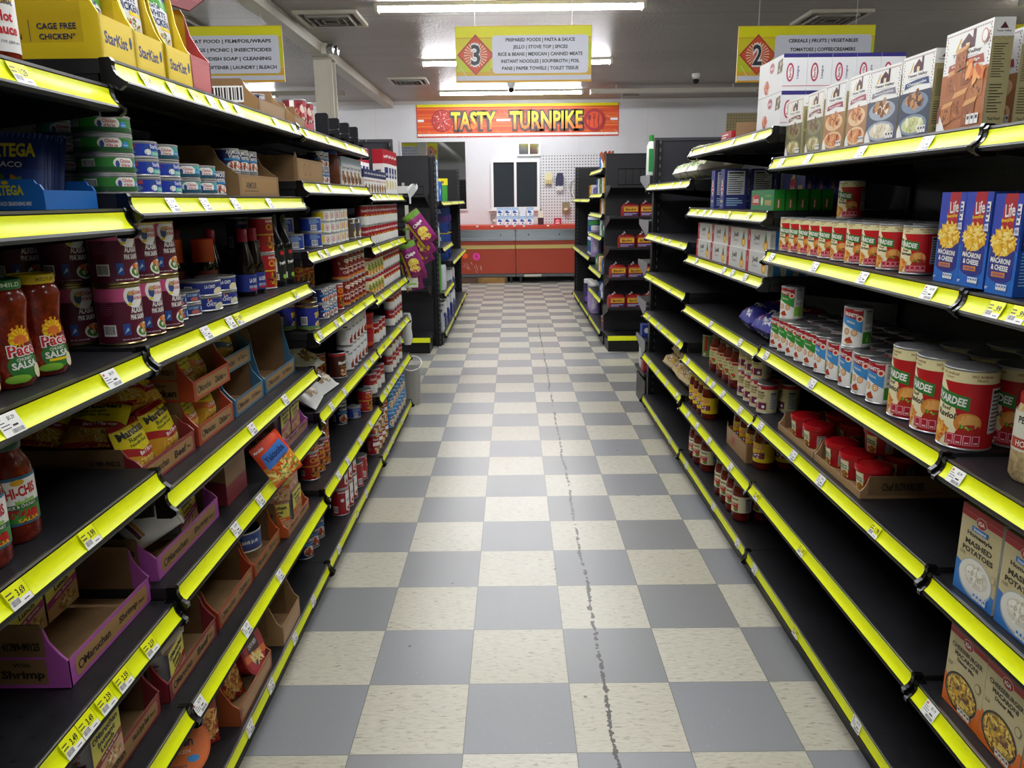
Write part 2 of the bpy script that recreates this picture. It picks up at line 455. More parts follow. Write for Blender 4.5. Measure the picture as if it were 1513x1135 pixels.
# cream steel beam that runs to the back wall, on a steel column
mb = MB(); mb.box(-2.25, -2.1, -5.9, BACK-.002, 3.05, CZ-.001, CREAM); mb.box(-2.252, -2.098, 9.2, 9.26, 3.045, CZ-.001, CREAM)
structure(mb.build('trim_1'))
mb = MB()
mb.prism([(-2.27, 9.45), (-2.06, 9.45), (-2.06, 9.47), (-2.155, 9.47), (-2.155, 9.63), (-2.06, 9.63), (-2.06, 9.65), (-2.27, 9.65), (-2.27, 9.63), (-2.175, 9.63), (-2.175, 9.47), (-2.27, 9.47)], 0, 3.03, CREAM, 'z')
mb.box(-2.28, -2.05, 9.44, 9.66, 3.03, 3.049, CREAM); mb.box(-2.1, -2.09, 9.442, 9.45, 0, 3.0, CREAM)
o = structure(mb.build('steel_column'))
# board joint under the ceiling along the back wall
mb = MB(); mb.box(-8.9, 8.9, BACK-.03, BACK-.001, CZ-.06, CZ-.001, DIMWALL); structure(mb.build('trim_2'))

# ---- ceiling lamps
def tube_lamp(x0, x1, y, label, lit=True, z=CZ, group=None, drop=0.):
    t = tag(empty('fluorescent_lamp', ((x0+x1)/2, y, z-.001)), label, 'ceiling lamp', group); h = (x1-x0)/2
    mb = MB(); mb.prism([(-.06, 0), (.06, 0), (.05, -.03), (-.05, -.03)], -h, h, CREAM, 'x'); mb.build('housing', t, (0, 0, -drop))
    mb = MB()
    m = LAMP if lit else mat('unlit_tube', '#b9b6ac', .4)
    mb.prism([(.045*math.cos(PI+PI*i/10), -.03+.04*math.sin(PI+PI*i/10)) for i in range(11)], -h+.03, h-.03, m, 'x', True); mb.build('diffuser', t, (0, 0, -drop))
    for s in (-1, 1):
        mb = MB(); mb.box(s*h-.015, s*h+.015, -.06, .06, -.075, -.002, CREAM); mb.build('end_cap', t, (0, 0, -drop))
    if drop:
        for s in (-.7, .7):
            mb = MB(); mb.box(s*h-.01, s*h+.01, -.01, .01, -drop, 0, CREAM); mb.build('hanger', t)
    return t
tube_lamp(-1.2, 1.2, 7.5, 'long lit fluorescent lamp above the number 3 aisle sign')
tube_lamp(-1.12, 1.26, 10.37, 'lit fluorescent lamp half hidden behind the number 3 aisle sign')
tube_lamp(-1.16, 1.15, 13.2, 'lit fluorescent lamp above the orange turnpike banner')
tube_lamp(-1.2, 1.2, 4.6, 'lit fluorescent lamp on the ceiling over the middle of the long aisle shelving', group='aisle lamps overhead')
tube_lamp(-1.2, 1.2, 1.7, 'lit fluorescent lamp on the ceiling over the middle of the long aisle shelving', group='aisle lamps overhead')
tube_lamp(-1.2, 1.2, -1.2, 'lit fluorescent lamp on the ceiling over the middle of the long aisle shelving', group='aisle lamps overhead')
for y in (1.7, 7.5, 13.2):  # fill lamps added over the next aisle to lighten this one
    tube_lamp(-6.2, -3.8, y, 'added fluorescent fill lamp over the aisle beyond the cream beam', group='added fill lamps over the next aisle')
for y in (7.5, 1.7):
    tube_lamp(4.6, 7.0, y, 'lit fluorescent lamp over the cereal aisle shelving', group='lamps over the cereal aisle')
tube_lamp(1.25, 3.85, 12.75, 'unlit lamp hanging below the ceiling by the white dome camera', lit=False, drop=.06)
tube_lamp(-5.4, -2.6, 12.6, 'unlit lamp hanging below the ceiling beyond the steel column', lit=False, drop=.06)

# ---- square air vents
def air_vent(x, y, label, s=.6):
    t = tag(empty('air_vent', (x, y, CZ)), label, 'air vent')
    mb = MB()
    def ring(a, b, z0, z1, m):
        mb.box(-a, a, -a, -b, z0, z1, m); mb.box(-a, a, b, a, z0, z1, m); mb.box(-a, -b, -b, b, z0, z1, m); mb.box(b, a, -b, b, z0, z1, m)
    h = s/2; ring(h, h*.86, -.03, -.001, CREAM); mb.build('frame', t)
    mb = MB(); mb.box(-h*.86, h*.86, -h*.86, h*.86, -.004, -.001, BLK); mb.build('backing', t)
    for i, k in enumerate((.68, .47, .26)):
        mb = MB(); ring(h*k, h*(k-.05), -.045, -.03, mat('vent_fin', '#8d8a84', .5)); ring(h*(k-.0), h*(k-.02), -.03, -.005, CREAM); mb.build('louvre', t)
    return t
air_vent(-1.72, 8.0, 'square ceiling vent beside the cream beam, above the column')
air_vent(-3.35, 8.15, 'square ceiling vent directly above the household goods aisle sign')
air_vent(3.15, 8.2, 'square ceiling vent directly above the cereals aisle sign')
air_vent(-1.5, 12.0, 'small square ceiling vent near the beam end and the back wall', .55)

# ---- twin chrome emergency lamp on the beam, dome cameras, speaker
t = tag(empty('emergency_light', (-2.098, 9.2, 3.09)), 'chrome twin head emergency light on the cream beam', 'emergency light')
mb = MB(); mb.box(0, .06, -.07, .07, -.06, .05, CREAM); mb.build('housing', t)
for i, dy in enumerate((-.05, .06)):
    mb = MB(); mb.lathe([(0, -.045), (.03, -.04), (.05, -.01), (.055, .03), (0, .05)], CHROME, 18, M=Matrix.Translation((.1+.03*i, dy, -.005)) @ Matrix.Rotation(PI/2, 4, 'Y')); mb.build('lamp_head', t)
def dome(x, y, label):
    t = tag(empty('security_camera', (x, y, CZ)), label, 'security camera')
    mb = MB(); mb.lathe([(.055, -.001), (.06, -.02), (.05, -.06), (.035, -.075)], P('#d9d9d6'), 22); mb.build('housing', t)
    mb = MB(); mb.lathe([(.034, -.076), (.045, -.095), (.038, -.125), (.02, -.14), (0, -.143)], BLK2, 22); mb.build('lens', t)
dome(0.0, 12.4, 'white dome camera under the ceiling just below the number 3 sign')
dome(2.64, 11.7, 'white dome camera beside the cereals aisle sign')
t = tag(empty('junction_box', (1.95, 13.3, CZ)), 'small cream box on the ceiling below the unlit lamp', 'junction box')
mb = MB(); mb.box(-.13, .13, -.05, .05, -.1, -.001, mat('box_paint', '#a9a59b', .5)); mb.build('cover', t); mb = MB(); mb.box(-.15, -.132, -.06, .06, -.14, -.001, P('lgrey')); mb.build('bracket', t)

# ---- hanging aisle signs
def sign(x, z, w, h, num, lines, label, y=7.28, ns='aisle_sign'):
    t = tag(empty(ns, (x, y, z)), label, 'aisle sign')
    mb = MB(); mb.box(-w/2, w/2, .0, .012, 0, h, P('yellow')); a = []
    gold = '#e0b52a'
    a += R(0, 0, w, h, gold) + R(.005, h*.8, w-.005, h-.005, '#f2ee00') + R(.005, h*.25, w-.005, h*.78, '#e4da1c')
    a += R(.005, .09, .3, h*.5, '#cbd61c') + R(w-.05, h*.4, w-.01, h*.7, '#cbe000') + R(0, .0, w, .012, '#e2a21c') + R(.005, .016, w-.005, .055, '#d9dbe6')
    for i in range(6): a += G([(.03+.03*i, h*.3+.06*(i % 3)), (.036+.03*i, h*.3+.06*(i % 3)), (.1+.03*i, h*.1+.06*(i % 3)), (.094+.03*i, h*.1+.06*(i % 3))], '#f3efb0')
    cx, cy, d = w*.147, h*.49, h*.37
    q = lambda k, c, n=.8: G([(cx-d*k*.96, cy), (cx, cy-d*k), (cx+d*k*.96, cy), (cx, cy+d*k)], c)
    a += q(1.0, '#e8743a') + q(.95, '#4a2420') + q(.91, '#e0572c')
    g = []
    for i in range(24):
        an = 2*PI*i/24; bn = an+PI/30; rr = d*.6
        g.append([(cx+.02*math.cos(an), cy+.02*math.sin(an)), (cx+rr*math.cos(an), cy+rr*math.sin(an)), (cx+rr*math.cos(bn), cy+rr*math.sin(bn))])
    a += [('multi', g, '#f4d9b8')]
    if num: a += TO(num, cx, cy, h*.18, h*.37, '#2f3138', 'white', ob=.09)
    px0, px1, py0, py1 = w*.27, w*.975, h*.155, h*.83
    r_ = .02
    a += G([(px0+r_, py0), (px1-r_, py0), (px1, py0+r_), (px1, py1-r_), (px1-r_, py1), (px0+r_, py1), (px0, py1-r_), (px0, py0+r_)], '#e4e6f2')
    n = len(lines)
    for i, (s, k) in enumerate(lines):
        a += T(s, (px0+px1)/2, py1-(py1-py0)*(i+.7)/(n+.35), (px1-px0)*k, h*.082, '#2b2d35', 0, .045)
    art(mb, a, on_plane((-w/2, 0, 0), (1, 0, 0), (0, 0, 1)), step=2e-4); 
    art(mb, a, on_plane((w/2, .012, 0), (-1, 0, 0), (0, 0, 1)), step=2e-4)
    mb.build('sign_board', t)
    for s in (-.355, .355):
        mb = MB(); path = [(w*s, .006, h-.01+(CZ-z-h+.008)*i/14) for i in range(15)]; mb.tube(path, .0028, P('lgrey'), 5)
        for p in path[1:-1]: mb.lathe([(0, -.005), (.005, 0), (0, .005)], P('lgrey'), 6, M=Matrix.Translation(p))
        mb.build('hanging_chain', t)
W_ = 1.2
sign(.113, 2.455, W_, .465, '3', [('PREPARED FOODS | PASTA & SAUCE', .72), ('JELLO | STOVE TOP | SPICES', .57), ('RICE & BEANS | MEXICAN | CANNED MEATS', .88), ('INSTANT NOODLES | SOUP/BROTH | FOIL', .82), ('PANS | PAPER TOWELS | TOILET TISSUE', .80)], 'yellow hanging sign for aisle three, listing prepared foods and pasta')
sign(2.60, 2.43, W_, .465, '2', [('CEREALS | FRUITS | VEGETABLES', .72), ('TOMATOES | COFFEE/CREAMERS', .68), ('FLOUR | SUGAR | BAKING', .6), ('CRACKERS | COOKIES', .55)], 'yellow hanging sign for aisle two, listing cereals and fruits')
sign(-2.61, 2.48, W_, .465, '4', [('CAT FOOD | FILM/FOIL/WRAPS', .84), ('BAGS | PICNIC | INSECTICIDES', .84), ('SOAP/DISH SOAP | CLEANING', .82), ('FABRIC SOFTENER | LAUNDRY | BLEACH', .92)], 'yellow hanging sign listing film, picnic and laundry goods')
sign(5.03, 2.42, W_, .465, '1', [('BREAD | SNACKS', .6), ('SODA | WATER', .6)], 'yellow hanging sign beyond the large brown dessert mix box')

# ---- banner, mirror, windows, pegboard on the back wall
def wallart(name, x0, x1, z0, z1, thick, shapes, label, cat, base='white', step=3e-4, y=BACK):
    mb = MB(); mb.box(0, x1-x0, -thick, -.001, 0, z1-z0, P(base))
    art(mb, shapes, on_plane((0, -thick, 0), (1, 0, 0), (0, 0, 1)), step=step, lim=(0, 0, x1-x0, z1-z0))
    return tag(mb.build(name, None, (x0, y, z0)), label, cat)
w, h = 3.62, .585; a = R(0, 0, w, h, '#c8321f') + R(.012, .03, w-.012, h-.03, '#e4501f')
for i in range(9): a += R(.012, h*(.14+.083*i), w-.012, h*(.14+.083*i)+h*.04, ('#ea6a26', '#dd4a1e', '#f07a2c')[i % 3])
a += R(.012, h*.885, w-.012, h*.965, '#f4e80e') + R(.012, h*.04, w-.012, h*.11, '#f1ece6') + R(.02, h*.46, .13, h*.53, 'white') + R(w-.15, h*.46, w-.02, h*.53, 'white') + R(1.43, h*.46, 1.68, h*.53, 'white') + R(3.1, h*.46, 3.3, h*.53, 'white')
r_ = random.Random(4)
for i in range(26):
    x = .05+w*i/26+r_.uniform(-.03, .03); y = h*r_.choice((.2, .62, .75)); l = r_.uniform(.06, .14)
    a += G([(x, y), (x+.006, y), (x+l+.006, y-l*1.1), (x+l, y-l*1.1)], '#f7b98a') + R(x+l, y-l*1.1, x+l+.1, y-l*1.1+.004, '#f7b98a')
a += E(.46, h*.49, .19, .19, '#a92430', 36) + E(.46, h*.49, .168, .168, '#d8402c', 36) + E(.46, h*.49, .15, .15, '#a92430', 36) + E(.46, h*.49, .14, .14, '#c83a34', 36)
for i in range(8):
    an = PI*i/4+.2; a += G([(.46, h*.49), (.46+.165*math.cos(an), h*.49+.165*math.sin(an)), (.46+.165*math.cos(an+.05), h*.49+.165*math.sin(an+.05))], '#f2c9b0')
for i in range(16):
    an = i*2.4; rr = .04+.1*((i*7) % 10)/10; a += E(.46+rr*math.cos(an), h*.49+rr*math.sin(an), .012, .012, '#f3d7c8' if i % 2 else '#7f1a24', 8)
a += E(3.18, h*.47, .19, .19, '#a92430', 36) + E(3.18, h*.47, .14, .14, '#e4501f', 36) + E(3.09, h*.54, .032, .05, '#8f1f28') + R(3.083, h*.25, 3.097, h*.5, '#8f1f28') + R(3.17, h*.25, 3.184, h*.52, '#8f1f28')
for k in (-.02, -.007, .007, .02): a += R(3.177+k-.003, h*.52, 3.177+k+.003, h*.66, '#8f1f28')
a += R(3.155, h*.5, 3.2, h*.54, '#8f1f28') + G([(3.25, h*.25), (3.264, h*.25), (3.264, h*.66), (3.25, h*.62), (3.238, h*.45)], '#8f1f28')
for s, cx, ww in (('TASTY', 1.02, .8), ('TURNPIKE', 2.32, 1.3)):
    a += T(s, cx, h*.47, ww+.05, h*.64, '#4b3434', 0, .13) + T(s, cx, h*.48, ww, h*.52, '#f0781e', 0, .025)
    v, tr = text_tris(s, .025)
# letters fade from orange feet to yellow heads: bands printed on the letters
for s, cx, ww in (('TASTY', 1.02, .8), ('TURNPIKE', 2.32, 1.3)):
    v, tr = text_tris(s, .025); cols = ('#f28a1e', '#f6a51c', '#f8c41a', '#f4dc14', '#eeea10')
    for j, c in enumerate(cols):
        z_ = h*.48+h*.52*(-.5+.22+.12*j)
        polys = []
        for tt in tr:
            q = [(cx+v[i][0]*ww, h*.48+v[i][1]*h*.52) for i in tt]; q = _clip(q, 1, z_, False)
            if len(q) > 2: polys.append(q)
        a += [('multi', polys, c)]
wallart('store_banner', -1.70, 1.92, 2.535, 3.12, .012, a, 'long orange banner lettered tasty turnpike on the white back wall', 'banner')

t = tag(empty('wall_mirror', (-2.02, BACK, 1.25)), 'large framed mirror on the white back wall below the banner', 'mirror')
w, h = 1.21, 1.24
mb = MB(); mb.box(.03, w-.03, -.02, -.001, .03, h-.03, MIRROR); mb.build('mirror_glass', t)
mb = MB()
for b in ((0, w, 0, .03), (0, w, h-.03, h), (0, .03, .03, h-.03), (w-.03, w, .03, h-.03)): mb.box(b[0], b[1], -.03, -.001, b[2], b[3], P('lgrey'))
mb.build('frame', t)

def window(name, x0, x1, z0, z1, f=.045, mid=True):
    t = structure(empty(name, (x0, BACK, z0))); w, h = x1-x0, z1-z0
    mb = MB()
    for b in ((0, w, 0, f), (0, w, h-f, h), (0, f, f, h-f), (w-f, w, f, h-f)): mb.box(b[0], b[1], -.05, -.001, b[2], b[3], P('#e6e6e4'))
    if mid: mb.box(w/2-f*.5, w/2+f*.5, -.045, -.001, f, h-f, P('#e6e6e4'))
    mb.build('window_frame', t)
    mb = MB(); mb.box(f, w/2 if mid else w-f, -.012, -.002, f, h-f, DARKGLASS); mb.build('window_pane', t)
    if mid: mb = MB(); mb.box(w/2, w-f, -.022, -.012, f, h-f, DARKGLASS); mb.build('window_pane', t)
window('window_1', -.385, .50, 1.26, 2.14)
mb = MB(); mb.box(-.43, .52, BACK-.07, BACK-.001, 1.235, 1.26, P('#e0e0dc')); structure(mb.build('trim_3'))
window('window_2', .10, .52, 2.20, 2.44, .03)
mb = MB(); mb.box(.52, 2.9, BACK-.012, BACK-.001, 1.0, 2.24, WPEG); tag(mb.build('mounted_pegboard'), 'white pegboard covering the back wall beside the dark window', 'pegboard')
mb = MB(); mb.box(3.85, 5.6, BACK-.012, BACK-.001, 2.2, 2.9, TPEG); tag(mb.build('mounted_pegboard'), 'tan pegboard high on the back wall above the pasta boxes', 'pegboard')
# things on the pegboard: hooks with gloves
def hook_thing(name, x, z, build, label, cat):
    t = tag(empty(name, (x, BACK-.014, z)), label, cat)
    mb = MB(); mb.tube([(0, .0, .0), (0, -.09, 0), (0, -.1, .015)], .004, CHROME, 6); mb.build('peg_hook', t); build(t); return t
def glove(c1, c2, h, fingers=True):
    def b(t):
        mb = MB(); mb.prism([(-.07, -h*.75), (.07, -h*.75), (.075, -h*.3), (.05, -.02), (-.04, -.02), (-.07, -h*.35)], -.06, -.035, P(c1), 'y'); mb.build('palm', t)
        for i in range(4):
            mb = MB(); mb.lathe([(0, -.09), (.016, -.08), (.017, 0), (.012, .01)], P(c2), 8, M=Matrix.Translation((-.05+.034*i, -.047, -h*.76+.01*(i % 2)))); mb.build('finger', t)
    return b
hook_thing('hanging_glove', .66, 1.93, glove('#d8cfa6', '#cfc08a', .2), 'pair of cream work gloves hanging on the white pegboard', 'gloves')
hook_thing('hanging_glove', .86, 1.92, glove('#2e2c4e', '#dcdcda', .34), 'dark blue work gloves with pale fingertips on the pegboard', 'gloves')
def straps(t):
    for i in range(4):
        mb = MB(); r_ = .07+.02*i; mb.tube([(.06*i-.05+r_*math.cos(k*PI/8)*.8, -.04-.008*i, -.28-.03*i+r_*1.6*math.sin(k*PI/8)) for k in range(17)], .008, P(('#e2e2e0', '#8f8a84', '#f0f0ee', '#b9b4a8')[i]), 6); mb.build('loop', t)
hook_thing('hanging_straps', 1.12, 1.93, straps, 'tangle of white and grey straps hung on the pegboard', 'straps')
t = hook_thing('hanging_packet', .98, 1.40, lambda t: None, 'small brass packet hung low on the white pegboard', 'packet')
mb = MB(); mb.box(-.07, .07, -.07, -.03, -.22, -.02, mat('amber_pack', '#8f7f62', .4)); mb.build('packet', t); mb = MB(); mb.lathe([(0, -.02), (.04, -.01), (.04, .02), (0, .03)], P('#efe6c8'), 14, M=Matrix.Translation((0, -.075, -.15))); mb.build('badge', t)

# ---- freezer chest in two halves
FZ = 13.66
FREEZ = mat('brick_orange_enamel', '#a8402a', .4); STEEL = mat('brushed_steel', '#a9b1b6', .3, .9); BAND = P('#c9b26a')
def freezer(x0, x1, label, stickers=()):
    t = tag(empty('chest_freezer', (x0, FZ, 0)), label, 'freezer'); w = x1-x0
    mb = MB(); mb.box(0, w, 0, .8, .17, .74, FREEZ); mb.box(0, w, -.004, 0, .50, .735, FREEZ)
    mb.build('cabinet', t)
    mb = MB(); mb.box(0, w, -.010, -.0045, .60, .665, BAND); mb.build('cream_band', t)
    mb = MB(); mb.prism([(-.03, .74), (-.03, .775), (.0, .79), (.0, .90), (-.02, .905), (-.02, .93), (.05, .93), (.05, .74)], 0, w, STEEL, 'x')
    for k in (.1, .35, .5, .9): mb.box(w*k, w*k+.015, -.003, .0, .83, .85, BLK2)
    mb.build('steel_rim', t)
    mb = MB(); mb.box(0, w, .1, .82, .931, 1.0, P('#d2452c')); mb.build('rear_ledge', t)
    mb = MB(); mb.box(0, w, .03, .75, .11, .169, mat('grey_base_metal', '#6d6e70', .5)); mb.box(.06, .1, .05, .7, .0, .11, BLK); mb.box(w-.1, w-.06, .05, .7, 0, .11, BLK); mb.build('base_frame', t)
    for i, (sx, sz, c, shp) in enumerate(stickers):
        mb = MB()
        if shp: mb.lathe([(.065, 0), (.065, .002), (0, .002)], P(c), 22, M=Matrix.Translation((sx, -.005, sz)) @ Matrix.Rotation(PI/2, 4, 'X')); art(mb, T('6', sx, sz+.01, .05, .05, '#8f1560') + T('AIZ', sx, sz-.03, .05, .02, '#8f1560'), on_plane((0, -.0075, 0), (1, 0, 0), (0, 0, 1)))
        else: mb.prism([(sx+r1*math.cos(PI*k/8), sz+r1*math.sin(PI*k/8)) for k, r1 in enumerate([.055, .042]*8)], -.007, -.0045, P(c), 'y')
        mb.build('sticker', t)
    return t
f1 = freezer(-2.6, .045, 'brick orange chest freezer with a round pink sticker on its front', ((1.96, .47, '#f03fa4', True), (1.76, .485, '#f4602a', False)))
mb = MB(); r_ = random.Random(2)
sc = []
for (bx, bz) in ((1.78, .30), (1.95, .26)):
    for i in range(9):
        x, z = bx+r_.uniform(-.06, .08), bz+r_.uniform(-.05, .08); l = r_.uniform(.02, .07); sc += G([(x, z), (x+.006, z), (x+l*.5+.006, z-l), (x+l*.5, z-l)], '#cfc3bc')
art(mb, sc, on_plane((0, -.0005, 0), (1, 0, 0), (0, 0, 1))); mb.build('scratch_marks', f1)
freezer(.055, 2.2, 'brick orange chest freezer standing below the pegboard and the window')
mb = MB(); mb.box(-2.5, -.1, FZ+.0, FZ+.04, 0, .1, mat('wood_plinth', '#5d4433', .6)); mb.box(-.62, -.14, FZ-.012, FZ-.001, .0, .105, mat_fizz('worn_board', [(.3, '#6e4f2a'), (.6, '#a0783c')], 8, .6)); tag(mb.build('wooden_plinth'), 'worn brown wooden board lying along the foot of the chest freezer', 'board')
mb = MB(); mb.box(.2, .5, FZ-.03, FZ+.02, .112, .15, P('#c9c6b8')); tag(mb.build('label_holder'), 'pale plastic holder under the freezer beside the gap', 'label holder')
mb = MB(); mb.tube([(.2, FZ+.02, .012), (.35, FZ-.06, .006), (.5, FZ-.02, .006), (.75, FZ-.06, .006), (1.0, FZ+.02, .03)], .005, P('dgrey'), 6); tag(mb.build('power_cord'), 'thin grey cord on the floor under the freezer', 'cord')
# blue and white cartons along the back ledge
proto = None
def salt_box():
    t = empty('ice_cream_carton'); mb = MB(); mb.box(-.06, .06, -.06, .06, 0, .15, P('#eef2f6'))
    a = R(0, .105, .12, .15, '#8fb4dc') + R(.01, .12, .11, .128, '#e8eef6') + G([(.0, .0), (.12, .0), (.12, .03)], '#bcd2ea') + E(.045, .078, .03, .024, '#2e62b8', 6) + R(.02, .055, .09, .075, '#2456a8') + E(.06, .03, .014, .014, '#2c5a9c', 10)
    art(mb, a, on_plane((-.06, -.06, 0), (1, 0, 0), (0, 0, 1))); mb.build('carton', t); return Proto(t, 'carton')
pb = salt_box()
for r0 in range(2):
    for i in range(5):
        if r0 == 1 and i == 3: continue
        pb.put(-.215+.131*i, 13.9, 1.001+r0*.151, 0, f'blue and white carton on the freezer ledge, {ORD[i]} of the {("lower", "upper")[r0]} row from the switch')
mb = MB(); mb.box(-.055, .055, -.03, .03, 0, .14, P('#dfe3ec')); tag(mb.build('paper_packet', None, (-.215+.131*3, 13.9, 1.152)), 'plain pale packet among the blue and white cartons', 'packet')
t = tag(empty('spray_bottle', (.50, 13.95, 1.001)), 'dark maroon bottle with a cream top on the freezer ledge', 'bottle')
mb = MB(); mb.box(-.05, .05, -.04, .04, 0, .12, P('#3a1420')); mb.build('body', t); mb = MB(); mb.box(-.045, .045, -.035, .035, .12, .24, P('#e4dfc8')); mb.build('shoulder', t); mb = MB(); mb.lathe([(.01, .24), (.01, .27), (0, .27)], P('#3a1420'), 10); mb.build('cap', t)
t = tag(empty('candy_box', (.80, 13.95, 1.001)), 'small red box on the ledge under the pegboard', 'box'); mb = MB(); mb.box(-.065, .065, -.05, .05, 0, .11, P('carmine')); art(mb, E(.06, .06, .04, .03, '#e88a90') + R(.02, .01, .1, .03, '#f2c8c8'), on_plane((-.065, -.05, 0), (1, 0, 0), (0, 0, 1))); mb.build('carton', t)
t = tag(empty('wall_switch', (-.36, BACK-.001, 1.13)), 'small dark switch on the wall under the window', 'switch'); mb = MB(); mb.box(-.04, .04, -.03, 0, -.06, .06, P('#8a8178')); mb.build('plate', t); mb = MB(); mb.box(.0, .05, -.05, -.03, -.09, -.04, P('#e2e0da')); mb.build('lever', t)
# paper scraps on the freezer ledge
for i, x in enumerate((-.62, -.36, -.1, .03, .2, .62)):
    mb = MB(); mb.box(-.02, .02, 0, .002, 0, .022, P('white')); tag(mb.build('price_label', None, (x, FZ+.097, .975)), 'small white price label on the red ledge of the freezer', 'label', 'price labels on the freezer ledge')
# ================================================================ shelving
STRIP = [(.0035, -.007), (.004, -.014), (.0065, -.0215), (.0115, -.029), (.018, -.0355)]
BSTRIP = [(.0035, -.007), (.0035, -.014), (.004, -.0215), (.0055, -.029), (.008, -.0355)]
LIP = [(0, -.001), (.004, -.001), (.0028, -.007), (.0033, -.0143), (.0058, -.0222), (.0108, -.0297), (.0172, -.0363), (.0205, -.0350), (.0225, -.039), (.019, -.045), (-.012, -.045), (-.012, -.026), (0, -.026)]
BLIP = [(0, -.001), (.004, -.001), (.0028, -.007), (.0028, -.0143), (.0033, -.0222), (.0048, -.0297), (.0073, -.0363), (.0105, -.0360), (.0115, -.040), (.009, -.045), (-.012, -.045), (-.012, -.026), (0, -.026)]
CLAW = [(-.014, .001), (.005, .002), (.0085, -.004), (.0075, -.012), (.0095, -.020), (.0145, -.028), (.0225, -.0345), (.0275, -.038), (.0265, -.046), (.016, -.053), (-.014, -.053)]
_TAG = {}
def tag_mesh(kind, price):
    if (kind, price) in _TAG: return _TAG[(kind, price)]
    mb = MB(); w = .046; h = .0325
    if kind == 'w':
        a = R(0, 0, w, h, '#f1f1ee') + E(.006, h-.006, .0035, .0025, '#c24a4a', 8) + T('$'+price, w*.66, h-.008, w*.34, .0065, 'ink') + LINES(.003, .009, w*.4, .014, 3, 'dgrey', .3, 2) + LINES(w*.55, .010, w*.38, .006, 1, 'ink', .5, 4) + BAR(w*.35, .001, w*.6, .008)
    else:
        a = R(0, 0, w, h, '#edf20a') + R(0, 0, w, .010, '#f3f3f0') + T(price, w*.68, h*.58, w*.38, .0115, 'ink', 0, .03) + LINES(.003, h*.45, w*.28, .012, 2, 'dgrey', .35, 2) + BAR(.003, .003, w*.4, .011, 'ink') + R(w*.6, .004, w*.85, .0055, 'dgrey') + R(0, 0, .0008, h, '#b3b800') + R(w-.0008, 0, w, h, '#b3b800')
    n = Vector((.0295, 0, .0150)).normalized()
    o = Vector((.0192, -w/2, -.0353)) + n*.0005
    art(mb, a, on_plane(o, (0, 1, 0), (-.0150, 0, .0295)), step=4e-5)
    _TAG[(kind, price)] = mb.mesh('price_tag'); return _TAG[(kind, price)]
PR = ['2.79', '1.29', '3.49', '.99', '2.48', '4.79', '1.59', '3.19', '2.29', '5.09']

def shelf_part(t, s, L, z, depth, tags, base=False, deckmat=None, caps=True):
    """one shelf of a bay with its chrome edge, yellow strip, end claws and price tags; local x=0 is the lip, y runs 0..L"""
    fx = lambda pr: [(s*o, q+z) for o, q in pr]
    mb = MB(); x0, x1 = sorted((0, -s*depth))
    mb.box(x0, x1, .002, L-.002, z-.025, z-.0005, deckmat or DECK)
    mb.prism(fx(BLIP if base else LIP), .004, L-.004, BLK)
    if not base:
        for k in (.35, .7): xx = -s*depth*k; mb.box(xx-.012, xx+.012, .01, L-.01, z-.034, z-.0255, BLK)
        for yy in (.004, L-.008): mb.prism([(-s*.02, z-.026), (-s*.02, z-.05), (-s*depth, z-.1), (-s*depth, z-.026)], yy, yy+.004, BLK)
    sh = mb.build('base_deck' if base else 'shelf', t)
    mb = MB(); a, b = sorted((s*.0002, s*.0042)); mb.box(a, b, .004, L-.004, z-.004, z+.0005, CHROME); mb.build('steel_edge', sh)
    mb = MB(); mb.sheet(fx([(o+.0012, q+.0008) for o, q in (BSTRIP if base else STRIP)]), .012 if caps else .004, L-.012 if caps else L-.004, YEL); o_ = mb.build('price_strip', sh)
    if caps:
        for yy in (.0015, L-.0135):
            mb = MB(); mb.prism(fx(CLAW), yy, yy+.012, BLK2); mb.build('end_claw', sh)
    for (y, kind, price) in tags:
        o = bpy.data.objects.new('price_tag', tag_mesh(kind, price)); COL.objects.link(o); o.parent = sh
        o.location = (-s*.0040 if base else 0, y, z); o.rotation_euler = (0, (.26 if s > 0 else .26) if base else 0, 0 if s > 0 else PI)
        if base: o.location = (s*.0012, y, z+.002)
    return sh

def bay(s, xl, xb, y0, y1, levels, label, top=1.82, tags=None, seed=0, name='gondola_bay', post=True, group=None, base_z=.115):
    """a bay of double-sided store shelving seen from one side"""
    L = y1-y0; t = tag(empty(name, (xl, y0, 0)), label, 'store shelving', group); D = abs(xb-xl)
    r_ = random.Random(seed); tags = tags or {}
    mb = MB(); x0, x1 = sorted((-s*D, -s*(D+.02))); mb.box(x0, x1, .001, L-.001, .12, top, PEG); mb.build('back_panel', t)
    for yy in (.001, L-.031):
        mb = MB(); x0, x1 = sorted((-s*(D-.002), -s*(D-.014))); mb.box(x0, x1, yy, yy+.03, .12, top, BLK)
        for k in range(int((top-.2)/.05)): mb.box(*sorted((-s*(D-.0145), -s*(D-.0148))), yy+.012, yy+.018, .2+k*.05, .222+k*.05, P('#050505'))
        mb.build('upright', t)
    mb = MB(); a, b = sorted((-s*.02, -s*.035)); mb.box(a, b, .001, L-.001, .0, base_z-.0255, BLK); mb.box(*sorted((-s*(D-.03), -s*(D+.0))), .001, L-.001, 0, .12, BLK); mb.build('kick_plate', t)
    def auto(i, z, sparse=1.):
        out = []; y = r_.uniform(.08, .25)
        while y < L-.07:
            out.append((y, 'w' if r_.random() < .85 else 'y', r_.choice(PR))); y += r_.uniform(.1, .5)*sparse
        return out
    shelf_part(t, s, L, base_z, D, tags.get('base', auto(9, base_z, 1.3)), True)
    for i, z in enumerate(levels):
        shelf_part(t, s, L, z, D-.015, tags.get(i, auto(i, z)))
    return t
LX, LB, RX, RB = -.712, -1.195, .893, 1.37
def tg(y0, l): return [(y-y0, k, p) for y, k, p in l if y-y0 > .035]
